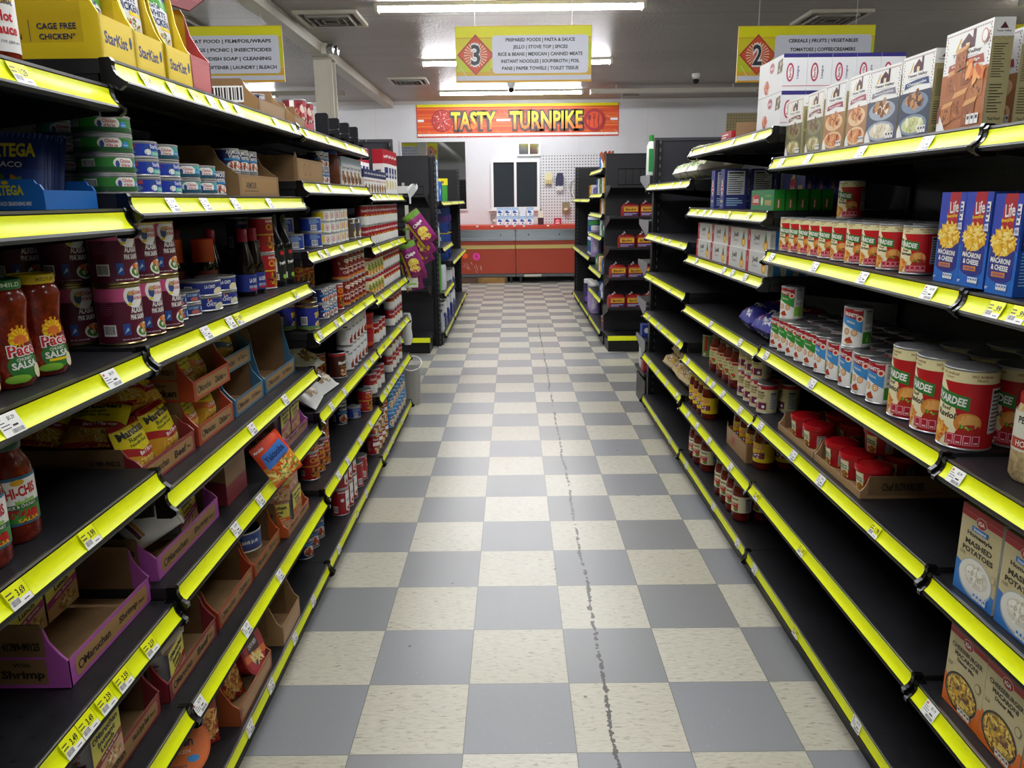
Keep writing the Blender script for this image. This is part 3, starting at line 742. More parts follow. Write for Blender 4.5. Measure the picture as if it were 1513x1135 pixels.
LA, LBb, LC, LD, LE = .23, 1.448, 2.667, 3.887, 5.106
bay(1, LX, LB, LA, LBb, [1.643, 1.431, 1.165, .929, .638, .393], 'shelving bay with salsa jars and empty lower shelves, beside the camera on the noodle side', tags={
    0: tg(LA, [(1.171, 'y', '1.29'), (.8, 'y', '1.29')]), 1: [], 2: tg(LA, [(1.025, 'w', '5.29'), (1.303, 'w', '4.79')]),
    3: tg(LA, [(0.980, 'y', '3.69'), (1.170, 'y', '3.99')]),
    4: tg(LA, [(1.041, 'y', '3.49'), (1.088, 'y', '3.49'), (1.146, 'y', '2.39'), (1.206, 'y', '2.59'), (1.310, 'y', '2.59')]), 5: [], 'base': []})
bay(1, LX, LB, LBb, LC, [1.690, 1.457, 1.172, .872, .664, .383], 'shelving bay holding the noodle cartons, canned salmon and tuna', tags={
    0: tg(LBb, [(1.457, 'y', '2.48'), (1.576, 'y', '2.48'), (1.694, 'y', '2.48'), (1.805, 'y', '2.48'), (1.903, 'w', '1.99'), (1.990, 'w', '1.99'), (2.085, 'w', '1.99'), (2.411, 'w', '2.19'), (2.608, 'w', '2.19')]),
    1: tg(LBb, [(1.445, 'y', '1.59'), (1.629, 'w', '1.29'), (1.804, 'w', '1.29'), (1.998, 'w', '1.39'), (2.281, 'w', '.99')]),
    2: tg(LBb, [(1.445, 'y', '5.09'), (1.732, 'w', '2.19'), (1.887, 'w', '1.99'), (1.945, 'y', '1.99'), (2.472, 'y', '2.99')]),
    3: tg(LBb, [(1.449, 'w', '2.79'), (1.968, 'w', '.49'), (2.275, 'w', '.49')]),
    4: tg(LBb, [(1.445, 'w', '.79'), (1.788, 'w', '.79'), (1.979, 'w', '1.29')]),
    5: tg(LBb, [(1.483, 'w', '.79'), (1.792, 'w', '.79'), (2.084, 'w', '.79')]),
    'base': tg(LBb, [(1.757, 'w', '1.79'), (1.938, 'w', '2.79'), (2.185, 'w', '1.79'), (2.416, 'w', '1.99')])})
bay(1, LX, LB, LC, LD, [1.687, 1.508, 1.272, .99, .697, .403], 'shelving bay holding canned meats and canned tomatoes, second from the salsa bay', seed=11)
bay(1, LX, LB, LD, LE, [1.480, 1.215, .96, .697, .443], 'shelving bay of red and white soup cans at the end of the noodle side', seed=12)
RA, RBb, RC, RD, RE = .30, 1.515, 2.734, 3.954, 5.173
bay(-1, RX, RB, RA, RBb, [1.563, 1.255, .912, .650, .387], 'shelving bay holding macaroni, mashed potato and dinner mix boxes', tags={
    0: [], 1: tg(RA, [(1.402, 'y', '.99'), (1.335, 'y', '.99')]), 2: tg(RA, [(1.453, 'w', '3.99')]), 3: [], 4: tg(RA, [(1.436, 'w', '2.19'), (1.2, 'y', '1.59')]), 'base': []})
bay(-1, RX, RB, RBb, RC, [1.568, 1.259, .920, .661, .398], 'shelving bay with dessert mixes over ravioli cans, red bowls and two empty shelves', tags={
    0: tg(RBb, [(2.621, 'w', '1.99'), (2.385, 'w', '1.99'), (2.027, 'w', '1.99'), (1.712, 'w', '2.79'), (1.543, 'w', '2.79')]),
    1: tg(RBb, [(2.651, 'w', '1.59'), (2.267, 'w', '1.59'), (1.949, 'w', '1.59'), (1.634, 'w', '1.49')]),
    2: tg(RBb, [(2.638, 'w', '1.19'), (2.216, 'w', '1.19')]),
    3: tg(RBb, [(2.645, 'w', '1.59'), (2.319, 'w', '1.59'), (2.095, 'w', '1.59'), (1.752, 'y', '1.79')]),
    4: tg(RBb, [(2.637, 'y', '1.99'), (2.188, 'y', '1.29')]),
    'base': tg(RBb, [(2.619, 'w', '3.29'), (2.192, 'y', '3.29'), (1.749, 'w', '3.29')])})
bay(-1, RX, RB, RC, RD, [1.672, 1.391, 1.162, .908, .650, .387], 'shelving bay holding pasta boxes, gelatin boxes and jars of sauce', seed=21)
bay(-1, RX, RB, RD, RE, [1.527, 1.218, .962, .702, .416], 'nearly empty shelving bay with rice bags at the end of the pasta side', seed=22, tags={1: tg(RD, [(4.1, 'y', '1.29'), (4.4, 'w', '1.29'), (4.62, 'w', '.99'), (4.85, 'w', '.99')]), 2: tg(RD, [(4.3, 'y', '.99'), (4.9, 'y', '.99')])})

def end_panel(x0, x1, y, z1, label, posts, cover=BLK):
    t = tag(empty('shelving_divider', (x0, y, 0)), label, 'end panel')
    w = x1-x0; mb = MB(); mb.box(0, w, 0, .03, .0, z1, cover); mb.build('panel', t)
    mb = MB(); mb.box(0, w, -.004, .034, z1, z1+.018, mat('panel_cap', '#3b3b40', .4)); mb.build('top_cap', t)
    for px in posts:
        mb = MB(); mb.box(px, px+.022, -.03, -.0005, .0, z1, BLK); mb.box(px+.026, px+.045, -.02, -.0005, .0, z1, BLK)
        for k in range(int(z1/.05)): mb.box(px+.004, px+.018, -.0315, -.0302, .03+k*.05, .052+k*.05, P('#050505')); mb.box(px+.03, px+.041, -.0215, -.0202, .03+k*.05, .052+k*.05, P('#55555a'))
        mb.build('slotted_post', t)
    return t
end_panel(.925, 1.86, RE+.035, 1.80, 'tall black end panel closing the pasta side shelving', (.0,), mat('end_panel_paint', '#2a2a30', .5))
end_panel(-1.68, -.765, LE+.035, 1.805, 'tall black end panel closing the soup side shelving', (.868,), mat('end_panel_paint', '#2a2a30', .5))

def end_cap_bay(x0, x1, y, levels, label, depth=.38, top=1.82, facing=1, base_h=.16, strip=True, z_panel=None, bracket=BLK, sides=True):
    """shelves on the end of a run. facing 1: towards the camera (shelves stand in front of the panel at y+depth)"""
    t = tag(empty('end_cap_bay', (x0, y, 0)), label, 'store shelving'); w = x1-x0
    yp = depth if facing > 0 else 0
    if facing > 0:
        mb = MB(); mb.box(0, w, depth, depth+.02, .1, top, PEGX); mb.build('back_panel', t)
        mb = MB(); mb.box(-.002, w+.002, depth-.003, depth+.023, top, top+.015, BLK); mb.build('top_cap', t)
    mb = MB()
    if facing > 0: mb.box(.01, w-.01, .03, depth-.002, .0, base_h-.05, BLK); mb.box(0, w, 0, depth-.004, base_h-.02, base_h, DECK)
    else: mb.box(.01, w-.01, .002, depth-.03, .0, base_h-.05, BLK); mb.box(0, w, .002, depth, base_h-.02, base_h, DECK)
    b = mb.build('base_deck', t)
    if strip and facing > 0:
        mb = MB(); mb.prism([(-.012, base_h-.045), (.0, base_h-.002), (.005, base_h-.05)], .0, w, YEL, 'x'); mb.build('price_strip', b)
    for z in levels:
        mb = MB(); ya, yb = (0.02, depth-.002) if facing > 0 else (.002, depth-.02)
        mb.box(.004, w-.004, ya, yb, z-.02, z, DECK)
        sh = mb.build('shelf', t)
        for xx in (0, w-.004):
            mb = MB(); f, k = (ya, yb) if facing > 0 else (yb, ya)
            mb.prism([(f, z-.03), (f, z+.004), (k, z+.004), (k, z-.12)], xx, xx+.003, bracket, 'x'); mb.build('bracket', sh)
    return t
GREYM = mat('grey_bracket_paint', '#8b8b90', .4)
end_cap_bay(.905, 1.84, RE+.066, [1.585, 1.29, 1.01, .745, .475], 'end cap shelving on the back of the pasta side end panel with grey brackets', .40, facing=-1, base_h=.24, bracket=GREYM)
LEV = [1.555, 1.275, .99, .708, .425]
end_cap_bay(-1.70, -.80, 7.27, [1.49, 1.19, .62], 'nearly empty black end cap shelving with wire racks before the paper towels', .36, 1.84)
end_cap_bay(.90, 1.82, 7.27, LEV, 'black end cap shelving stocked with loaves of bread', .36, 1.84)
# wire racks of the end caps
def wire_rack(x0, x1, y, z, label, h=.06, dy=.3):
    t = tag(empty('wire_rack', (x0, y, z)), label, 'wire rack'); w = x1-x0
    mb = MB(); mb.tube([(0, 0, h), (w, 0, h)], .004, BLK2, 6); mb.tube([(0, 0, 0), (w, 0, 0)], .004, BLK2, 6); mb.build('front_rail', t)
    mb = MB()
    for k in range(13): mb.tube([(w*k/12, 0, h), (w*k/12, 0, 0), (w*k/12, dy, 0)], .0022, BLK2, 4)
    mb.build('wire_grid', t); return t
for z in (1.5, 1.2, .93, .63): pass
wire_rack(-1.68, -.82, 7.30, 1.496, 'upper black wire rack on the end cap before the paper towels', .07)
wire_rack(-1.68, -.82, 7.30, .626, 'lower black wire rack with a white ticket on the end cap', .07)
wire_rack(-1.68, -.82, 7.30, 1.196, 'empty middle wire rack on the end cap before the paper towels', .05)
wire_rack(.97, 1.80, 7.30, 1.561, 'empty wire basket rack above the bread loaves', .14)
for (x, z, l) in ((-1.0, 1.53, 'white ticket holder clipped to the upper wire rack'), (-1.03, .64, 'white ticket clipped to the lower wire rack')):
    t = tag(empty('ticket_holder', (x, 7.285, z)), l, 'ticket'); mb = MB(); mb.box(-.05, .05, -.006, 0, -.025, .04, P('#e8e8e4')); mb.build('card', t); mb = MB(); mb.box(-.012, .012, -.008, .0, .041, .07, P('#c9c9c6')); mb.build('clip', t)

# far run of shelving on both sides
FA = [7.73, 8.95, 10.17, 11.36]
def far_bay(s, xl, xb, i, levels, label, seed): return bay(s, xl, xb, FA[i], FA[i+1] if i < 3 else 12.1, levels, label, 1.85 if i == 0 else 1.82, seed=seed, base_z=.125)
far_bay(1, -.70, -1.17, 0, [1.43, .98, .53], 'far shelving bay with napkins and paper towel packs', 31)
far_bay(1, -.70, -1.17, 1, [1.43, .755], 'far shelving bay with large blue packs of paper towels', 32)
far_bay(1, -.70, -1.17, 2, [1.43, .755], 'last far shelving bay on the paper towel side before the freezer', 33)
far_bay(-1, .885, 1.36, 0, [1.73, 1.49, 1.29, 1.07, .70, .45], 'far shelving bay with cleaning cloths and yellow packets beside the bread', 34)
far_bay(-1, .885, 1.36, 1, [1.44, .785], 'far shelving bay holding tall purple and white canisters', 35)
far_bay(-1, .885, 1.36, 2, [1.44, .785], 'last far shelving bay on the canister side before the freezer', 36)
end_panel(-1.66, -.735, 7.69, 1.84, 'black end panel behind the wire racks', (.88,))
end_panel(.90, 1.82, 7.69, 1.84, 'black end panel behind the bread loaves', (-.0,))
end_panel(-1.60, -.76, 11.40, 1.86, 'black end panel at the freezer end of the paper towel shelving', (.79,))
end_panel(.905, 1.75, 11.40, 1.86, 'black end panel at the freezer end of the canister shelving', (.0,))
# ================================================================ the goods
def can(name, cat, r, h, bg, front, back=True, tin=TIN, tab=True, seg=32, lid=None):
    t = empty(name)
    mb = MB(); mb.lathe([(0, .0015), (r-.004, .0015), (r-.002, 0), (r, .0012), (r, .0032), (r-.0014, .0048), (r-.0014, h-.0048), (r, h-.0032), (r, h-.001), (r-.0012, h)], tin, seg); mb.build('can_body', t)
    mb = MB(); mb.lathe([(r-.0012, h), (r-.003, h-.0006), (r-.0042, h-.0045), (r*.78, h-.0042), (r*.75, h-.003), (r*.71, h-.0042), (r*.5, h-.0042), (r*.48, h-.0034), (0, h-.0034)], lid or tin, seg)
    if tab: mb.box(-.005, .005, -r*.62, -r*.1, h-.0030, h-.0016, tin)
    mb.build('can_lid', t)
    mb = MB(); rr = r-.0008; Cc = PI*rr
    a = R(-Cc, .0055, Cc, h-.0055, bg) + front
    if back: a += shift(front, Cc*.999, 0) + shift(front, -Cc*.999, 0)
    art(mb, a, on_cyl(rr), du=Cc/16, lim=(-Cc, .0055, Cc, h-.0055), step=5e-5); mb.build('label', t)
    return Proto(t, cat)

def box(name, cat, w, d, h, bg, front, side=(), top=None, body=None, sidebg=None, back=None):
    """printed carton, front on -Y, sides get the same side print"""
    t = empty(name); mb = MB()
    mb.box(-w/2, w/2, -d/2, d/2, 0, h, body or P(bg))
    mb.box(-w/2+.001, w/2-.001, -d*.02, d*.02, h, h+.0006, body or P(bg))
    mb.build('carton', t)
    mb = MB(); art(mb, R(0, 0, w, h, bg) + list(front), on_plane((-w/2, -d/2, 0), (1, 0, 0), (0, 0, 1)), lim=(0, 0, w, h)); mb.build('front_print', t)
    if side or sidebg:
        mb = MB(); a = R(0, 0, d, h, sidebg or bg) + list(side)
        art(mb, a, on_plane((w/2, -d/2, 0), (0, 1, 0), (0, 0, 1)), lim=(0, 0, d, h)); mb.build('side_print', t)
        mb = MB(); art(mb, a, on_plane((-w/2, d/2, 0), (0, -1, 0), (0, 0, 1)), lim=(0, 0, d, h)); mb.build('side_print', t)
    if top: mb = MB(); art(mb, R(0, 0, w, d, top), on_plane((-w/2, -d/2, h+.0006), (1, 0, 0), (0, 1, 0))); mb.build('top_print', t)
    return Proto(t, cat)

def jar(name, cat, prof, content, label_z, rfun, front, bg, lid_r, lid_z, lid_h, lidmat, lidtext=None, du=None, lidc='ink'):
    t = empty(name); mb = MB(); mb.lathe(prof, content, 32); mb.build('jar_body', t)
    mb = MB(); z0, z1 = label_z; r0 = rfun(z0)
    Cc = PI*r0
    fn = lambda u, v, l: ((rfun(v)+.0006+l)*math.sin(u/r0), -(rfun(v)+.0006+l)*math.cos(u/r0), v)
    a = (R(-Cc, z0, Cc, z1, bg) if bg else []) + front
    art(mb, a, fn, du=Cc/16, dv=.012, lim=(-Cc, z0, Cc, z1)); mb.build('label', t)
    mb = MB(); n = 36; pr = [(lid_r*.97, lid_z), (lid_r, lid_z+.002), (lid_r, lid_z+lid_h-.002), (lid_r*.96, lid_z+lid_h), (lid_r*.9, lid_z+lid_h), (lid_r*.87, lid_z+lid_h-.001), (0, lid_z+lid_h-.001)]
    mb.lathe(pr, lidmat, n)
    if lidtext: art(mb, T(lidtext, 0, lid_h*.48, lid_r*.9, lid_h*.42, lidc), on_cyl(lid_r, lid_z), du=.01)
    mb.build('jar_lid', t)
    return Proto(t, cat)

def lerp_prof(pts):
    def f(z):
        for (r0, z0), (r1, z1) in zip(pts, pts[1:]):
            if z <= z1: k = (z-z0)/(z1-z0+1e-9); k = max(0, min(1, k)); return r0+(r1-r0)*(k*k*(3-2*k))
        return pts[-1][0]
    return f

def pouch(name, cat, w, h, thick, bg, front, crimp=.008, wr=.5, seed=1, lumps=0., fat=False):
    """pillow bag standing up: flat seams, bulging middle, creased film"""
    t = empty(name); r_ = random.Random(seed); ph = [r_.uniform(0, 6) for _ in range(6)]
    def z_(u, v):
        a, b = abs(2*u/w), min(abs(2*(v-h/2)/h), 1); a = min(a, 1)
        e = max(0, 1-a**6)**.5*max(0, 1-(b/.95)**6 if b < .95 else 0)**.5 if fat else max(0, 1-a**3.2)**.75*max(0, 1-(b/.93)**3.5 if b < .93 else 0)**.6
        cr = .04*math.sin(u*90+ph[0]+v*34)+.03*math.sin(v*120+ph[1]-u*50)+.03*math.sin(u*210+ph[2]) + lumps*(math.sin(u*160+ph[3])*math.sin(v*150+ph[4]))
        return thick/2*(e+cr*wr*min(1, e*3))+.0006
    nu, nv = 14, 18
    mb = MB()
    mb.grid(lambda a, b: ((a-.5)*w, z_((a-.5)*w, b*h), b*h), nu, nv, P(bg))
    mb.grid(lambda a, b: ((.5-a)*w, -z_((.5-a)*w, b*h), b*h), nu, nv, P(bg))
    mb.build('bag_film', t)
    mb = MB(); fn = lambda u, v, l: (u, -z_(u, v)-.0004-l, v)
    if fat: art(mb, front, lambda u, v, l: (-u, z_(-u, v)+.0004+l, v), du=w/nu, dv=h/nv, lim=(-w/2, 0, w/2, h)); mb.build('back_print', t); mb = MB()
    art(mb, front, fn, du=w/nu, dv=h/nv, lim=(-w/2, 0, w/2, h)); art(mb, R(-w/2, 0, w/2, crimp, bg), fn, du=w/nu); mb.build('front_print', t)
    mb = MB(); nz = 26
    pr = [((-w/2+w*i/nz), (.0015 if i % 2 else -.0015)) for i in range(nz+1)]
    for zz in ((-.001, crimp), (h-crimp, h+.002)):
        mb = MB(); mb.prism(pr+[(x, y-.0012) for x, y in reversed(pr)], zz[0], zz[1], P(bg), 'z'); mb.build('crimped_seam', t)
    return Proto(t, cat)

def tray(name, w, d, hb, hf, trim, fprint, sprint, inner=KRAFT, ears=.05, back=True, cat='carton', hside=None, panel='#a98352'):
    """open shipping carton used as a display: low front edge, side walls that step down towards it"""
    t = empty(name); th = .003; mb = MB(); hs = hside or hb
    mb.box(-w/2, w/2, -d/2, d/2, 0, th, inner)
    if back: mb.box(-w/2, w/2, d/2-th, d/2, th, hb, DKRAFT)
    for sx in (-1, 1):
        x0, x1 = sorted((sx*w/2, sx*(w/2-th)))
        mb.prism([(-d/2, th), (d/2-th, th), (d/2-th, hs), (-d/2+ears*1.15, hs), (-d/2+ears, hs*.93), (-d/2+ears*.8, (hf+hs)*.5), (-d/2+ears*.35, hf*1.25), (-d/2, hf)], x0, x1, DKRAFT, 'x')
    mb.box(-w/2+th, w/2-th, -d/2, -d/2+th, th, hf, inner)
    mb.build('carton', t)
    c = P(trim)
    mb = MB()
    for sx in (-1, 1):
        x0, x1 = sorted((sx*(w/2-th-.001), sx*(w/2+.0008)))
        mb.prism([(-d/2-.0008, .0), (-d/2+ears*1.0, .0), (-d/2+ears*1.0, hs*.93), (-d/2+ears*.8, (hf+hs)*.5+.002), (-d/2+ears*.35, hf*1.25+.002), (-d/2-.0008, hf+.001)], x0, x1, c, 'x')
        if sprint: mb.box(*sorted((sx*(w/2+.0001), sx*(w/2+.0007))), -d/2+ears, d/2, 0, hs*.14, c)
    mb.box(-w/2, w/2, -d/2-.0008, -d/2+.0004, 0, hf+.001, c); mb.build('printed_edge', t)
    mb = MB(); art(mb, G([(w*.06+.006, hf*.14), (w*.94-.006, hf*.14), (w*.94, hf*.3), (w*.94, hf*.72), (w*.94-.006, hf*.88), (w*.06+.006, hf*.88), (w*.06, hf*.72), (w*.06, hf*.3)], panel) + list(fprint), on_plane((-w/2, -d/2-.0010, 0), (1, 0, 0), (0, 0, 1)), lim=(0, 0, w, hf)); mb.build('front_print', t)
    if sprint:
        mb = MB()
        art(mb, list(sprint), on_plane((w/2+.0009, -d/2+ears, 0), (0, 1, 0), (0, 0, 1)), lim=(0, 0, d-ears, hs)); mb.build('side_print', t); mb = MB()
        s2 = shift(sprint, 0, 0)
        art(mb, s2, on_plane((-w/2-.0009, d/2, 0), (0, -1, 0), (0, 0, 1)), lim=(0, 0, d-ears, hs)); mb.build('side_print', t)
    return Proto(t, cat)

# ---- cans
def salmon_front(r=.046, h=.115):
    a = R(-.14, h*.73, .14, h, 'pink') + E(.004, h*.82, .023, .024, 'white', 24) + E(-.006, h*.80, .007, .012, '#3a4f8a', 10) + E(-.004, h*.86, .008, .005, '#c9a36a', 8)
    a += T('Chicken', .012, h*.87, .026, .009, 'red') + T('of the Sea', .013, h*.78, .024, .008, 'red') + G([(-.014, h*.66), (-.008, h*.72), (-.002, h*.67)], 'yellow')
    a += T('WILD CAUGHT', .008, h*.66, .02, .003, 'white') + T('ALASKA', .008, h*.58, .032, .012, 'white', 0, .03) + T('PINK SALMON', .008, h*.46, .036, .010, 'white', 0, .03)
    a += E(.020, h*.22, .022, .015, 'white', 20) + E(.020, h*.21, .018, .010, 'leaf', 14) + FOOD(.020, h*.26, .015, .010, ['orange', 'meat', 'noodle'], 22, .3, 4, 1.3) + R(-.026, h*.17, -.013, h*.36, '#2f4f9e') + G([(-.024, h*.2), (-.018, h*.3), (-.015, h*.25)], 'skyl') + T('NET WT. 14.75 OZ (418g)', -.012, h*.09, .034, .003, 'white')
    a += BAR(-.062, h*.16, .024, .022) + LINES(-.066, h*.5, .03, .034, 9, '#8d5068', .3, 3)
    return a
c_salmon = can('salmon_can', 'can', .043, .115, 'maroon', salmon_front(), back=False, tab=False, tin=GOLDTIN)
def fish_front(bg2, c):
    a = R(-.2, .004, .2, .014, c) + E(-.006, .021, .022, .0125, 'white', 18) + T('Chicken', -.003, .025, .024, .0065, 'red') + T('of the Sea', -.003, .0175, .020, .0055, 'red') + E(-.020, .019, .004, .007, '#34508f', 8) + G([(-.024, .010), (-.018, .014), (-.020, .006)], 'yellow') + T('CHUNK LIGHT', -.002, .0085, .024, .0042, 'white', 0, .03) + E(.024, .018, .0075, .0075, 'sky', 14) + T('WILD', .024, .018, .011, .002, 'white') + T('TUNA', .05, .014, .01, .003, 'white') + BAR(-.085, .008, .026, .02)
    return a
c_tuna = can('tuna_can', 'can', .051, .036, '#2f8a34', fish_front('green', 'dgreen'), tab=True)
c_tunas = can('tuna_can', 'can', .0425, .0345, '#4fb0a8', shift(fish_front('teal', '#17506a'), 0, -.001, .94), tab=True)
def skist(): return R(-.02, .006, .03, .028, '#2340b8') + T('StarKist', .026, .024, .03, .008, 'white', 0, .02) + E(.004, .017, .009, .011, '#244a9c', 10) + E(.006, .013, .008, .006, 'white', 8) + G([(.012, .004), (.05, .004), (.05, .015), (.012, .015)], '#5fbfae') + T('Chunk Light', .031, .010, .03, .006, 'white') + R(-.028, .020, -.018, .028, '#b8465a') + LINES(-.03, .007, .012, .011, 4, 'skyl', .4) + BAR(-.075, .007, .026, .02)
c_star = can('tuna_can', 'can', .0425, .0345, '#1f33a6', skist())
def armour(h, sub, food=True): return T('ARMOUR', 0, h*.84, .05, .011, 'white', 0, .03) + T(sub, 0, h*.66, .04, .013, 'white') + (E(0, h*.27, .024, h*.19, 'white', 18)+FOOD(0, h*.28, .020, h*.15, ['rust', 'meat', 'orange'], 22, .28, 3, 1.6) if food else []) + R(-.03, h*.48, .03, h*.56, 'sky') + BAR(-.062, h*.15, .02, h*.3)
c_vienna = can('vienna_sausage_can', 'can', .033, .06, 'navy', shift(armour(.06, 'Vienna'), 0, 0))
c_armour = can('canned_stew', 'can', .0375, .111, 'navy', armour(.111, 'Beef Stew'))
c_chilib = can('canned_chili', 'can', .0375, .111, '#1b2050', armour(.111, 'Chili'))
def hormel(h): return T('HORMEL', 0, h*.88, .035, .008, 'white') + T('Chili', .004, h*.72, .045, .02, 'gold', 0, .03) + FOOD(.006, h*.28, .022, h*.2, ['meat', 'orange', 'gold', 'dbrown'], 40, .2, 2) + R(-.2, h*.5, .2, h*.54, 'gold') + BAR(-.06, h*.18, .018, h*.2) + LINES(-.062, h*.45, .02, h*.1, 4, 'cream', .4)
c_hormel = can('canned_chili', 'can', .0375, .111, '#b01420', hormel(.111))
def campbell(h, nm='Tomato'): return R(-.2, 0, .2, h*.46, '#ecebe8') + T("Campbell's", 0, h*.72, .05, .017, 'white', .06, .02) + E(.0, h*.46, .009, .009, 'gold', 14) + T(nm, 0, h*.3, .032, .008, '#7c1020') + T('SOUP', 0, h*.18, .03, .007, '#7c1020') + R(-.06, h*.1, -.04, h*.36, 'lgrey') + FACTS(.026, h*.08, 3, .006, '#d9a0a0', 'red')
c_soup = can('soup_can', 'can', .033, .102, '#a31526', campbell(.102))
c_soupb = can('soup_can', 'can', .0405, .111, '#a31526', campbell(.111, 'Chunky'))
def manw(h): return T('Manwich', 0, h*.62, .045, .016, 'white', .1, .04) + FOOD(.004, h*.22, .024, h*.15, ['meat', 'orange', 'cream'], 26, .3, 8, 1.3) + R(-.2, h*.88, .2, h, '#c3141f') + T('Original', 0, h*.45, .03, .007, 'gold')
c_dark = can('sauce_can', 'can', .0375, .111, '#4a1c14', manw(.111))
def bean(h): return FOOD(0, h*.6, .045, h*.3, ['#6a1020', '#8f1a2a', '#c9a36a'], 46, .14, 5, 1.2) + E(.004, h*.74, .018, .008, 'white', 14) + T("Bush's", .004, h*.74, .028, .007, 'dred') + T('Homestyle', 0, h*.45, .05, .011, 'white', .04) + T('CHILI', 0, h*.3, .04, .011, 'white') + R(-.2, 0, .2, h*.14, '#d9863a')
c_bean = can('bean_can', 'can', .0425, .1125, '#8a1220', bean(.1125))
c_beef = can('spaghetti_sauce_can', 'can', .0425, .1, 'cream', R(-.2, .082, .2, .1, '#b3202a') + FOOD(.01, .045, .018, .024, ['#7a9a34', '#b0a040', '#5f7a24'], 24, .25, 2, 2.) + R(-.03, .012, -.006, .034, 'rust') + FOOD(.012, .022, .012, .012, ['orange', 'yellow'], 12, .3, 6) + T('Progresso', 0, .09, .05, .009, 'white'))
c_broth = can('broth_can', 'can', .0375, .111, '#e3e5e8', T('Prego', .0, .075, .03, .014, 'dgrey', .3) + G([(0, .01), (.035, .01), (.035, .06), (.0, .03)], '#8f2a1c') + R(-.03, .082, -.01, .088, 'ink') + LINES(-.04, .02, .025, .05, 7, 'grey', .3) + FOOD(.02, .028, .014, .016, ['rust', 'meat', 'orange'], 14, .3, 4))
c_white = can('canned_milk', 'can', .0375, .045, '#e9e8e2', R(-.05, .01, -.012, .036, 'yellow') + E(.004, .022, .011, .014, 'white', 16) + E(.004, .022, .009, .012, 'red', 14) + E(.004, .022, .007, .009, 'white', 12) + G([(.0, .018), (.008, .018), (.004, .03)], 'red') + R(.03, .01, .05, .036, 'yellow'))
c_bigbrown = can('canned_chicken', 'can', .05, .09, '#5b4a40', T('HORMEL', .0, .07, .03, .006, 'white') + FOOD(.02, .025, .02, .022, ['cream', '#d9c3a0', '#b59a7a'], 22, .3, 9, 1.2) + E(.018, .055, .016, .012, '#3a5a9c', 12) + R(-.08, .01, -.045, .08, '#8f8c6a') + R(.0, .072, .012, .086, 'white'))
c_blue = can('corned_beef_can', 'can', .04, .055, '#233f9e', LINES(-.025, .03, .045, .018, 4, 'skyl', .4) + BAR(-.02, .008, .024, .02) + R(.03, .006, .04, .05, 'lgrey'))
c_lachoy = can('vegetable_can', 'can', .052, .038, '#24358c', T('LA', .0, .028, .012, .009, 'white', 0, .05) + T('CHOY', .004, .018, .028, .009, 'white', 0, .05) + E(.0, .031, .004, .003, 'red', 8) + E(.03, .010, .018, .011, 'cream', 14) + E(.032, .012, .010, .006, '#cfd8b8', 10) + BAR(-.062, .008, .022, .018) + R(-.03, .008, -.022, .016, 'white') + R(-.034, .02, -.022, .03, 'lgrey'), back=False, tab=True)
c_lachoy_t = can('vegetable_can', 'can', .052, .038, '#24358c', T('LA CHOY', .004, .024, .03, .009, 'white', 0, .05) + E(.03, .010, .018, .011, 'cream', 14) + BAR(-.062, .008, .022, .018), back=False)
c_small = can('ham_spread_can', 'can', .0345, .030, '#2b4288', T('GOURMET', 0, .02, .03, .006, 'skyl', 0, .03) + E(.004, .010, .012, .006, '#c86a5a', 10) + LINES(-.035, .008, .018, .014, 4, 'skyl', .4) + E(.03, .016, .006, .006, 'white', 10))
def rav(r, h, big=False):
    k = h/.111; a = R(-.4, h*.83, .4, h, '#e9dfae') + T('NO Artificial', -.012*k, h*.93, .026*k, h*.035, '#8a5a28') + T('Colors', -.012*k, h*.885, .013*k, h*.03, '#8a5a28') + T('NO Artificial', .03*k, h*.92, .026*k, h*.035, '#8a5a28') + T('Flavors', .03*k, h*.875, .013*k, h*.03, '#8a5a28')
    a += G([(-.06*k, 0), (-.004*k, 0), (.008*k, h*.3), (.0, h*.55), (-.02*k, h*.83), (-.06*k, h*.83)], '#efe6bd')
    a += G([(-.045*k, h*.58), (.018*k, h*.49), (.018*k, h*.66), (-.045*k, h*.76)], '#2d7a30') + T('BOYARDEE', -.013*k, h*.62, .055*k, h*.1, 'white', -.13, .05)
    a += T('Beef', -.012*k, h*.50, .016*k, h*.05, '#4a3a2a', -.1) + T('Ravioli' if big else 'Spaghetti', -.01*k, h*.42, .032*k, h*.08, '#4a3a2a', -.1, .04)
    a += E(.018*k, h*.34, .017*k, h*.13, '#d98a3a', 18) + E(.020*k, h*.36, .013*k, h*.09, '#e8ab5e', 14) + E(.022*k, h*.24, .015*k, h*.09, '#b3241c', 14) + FOOD(.016*k, h*.29, .009*k, h*.03, ['leaf', 'lime'], 8, .5, 2, 1.4)
    a += FOOD(-.026*k, h*.2, .018*k, h*.16, ['#e08a2a', '#f0b04a', '#c8541c', '#f3c65a'], 34, .22, 6) + R(-.008*k, h*.06, .036*k, h*.2, '#c3203a')
    for i in range(4): x = (-.006+.0105*i)*k; a += R(x, h*.07, x+.009*k, h*.19, '#f3c4cc') + R(x+.0008*k, h*.075, x+.0082*k, h*.183, '#b81a34') + R(x+.002*k, h*.09, x+.007*k, h*.11, '#f3c4cc')
    a += NUT(.044*k, h*.22, .034*k, h*.56)
    return a
c_rav = can('pasta_can', 'can', .0375, .112, '#c3141c', rav(.0375, .112), back=False)
c_ravb = can('large_ravioli_can', 'can', .0525, .172, '#b91420', rav(.0525, .172, True), back=False, seg=44, tab=False)
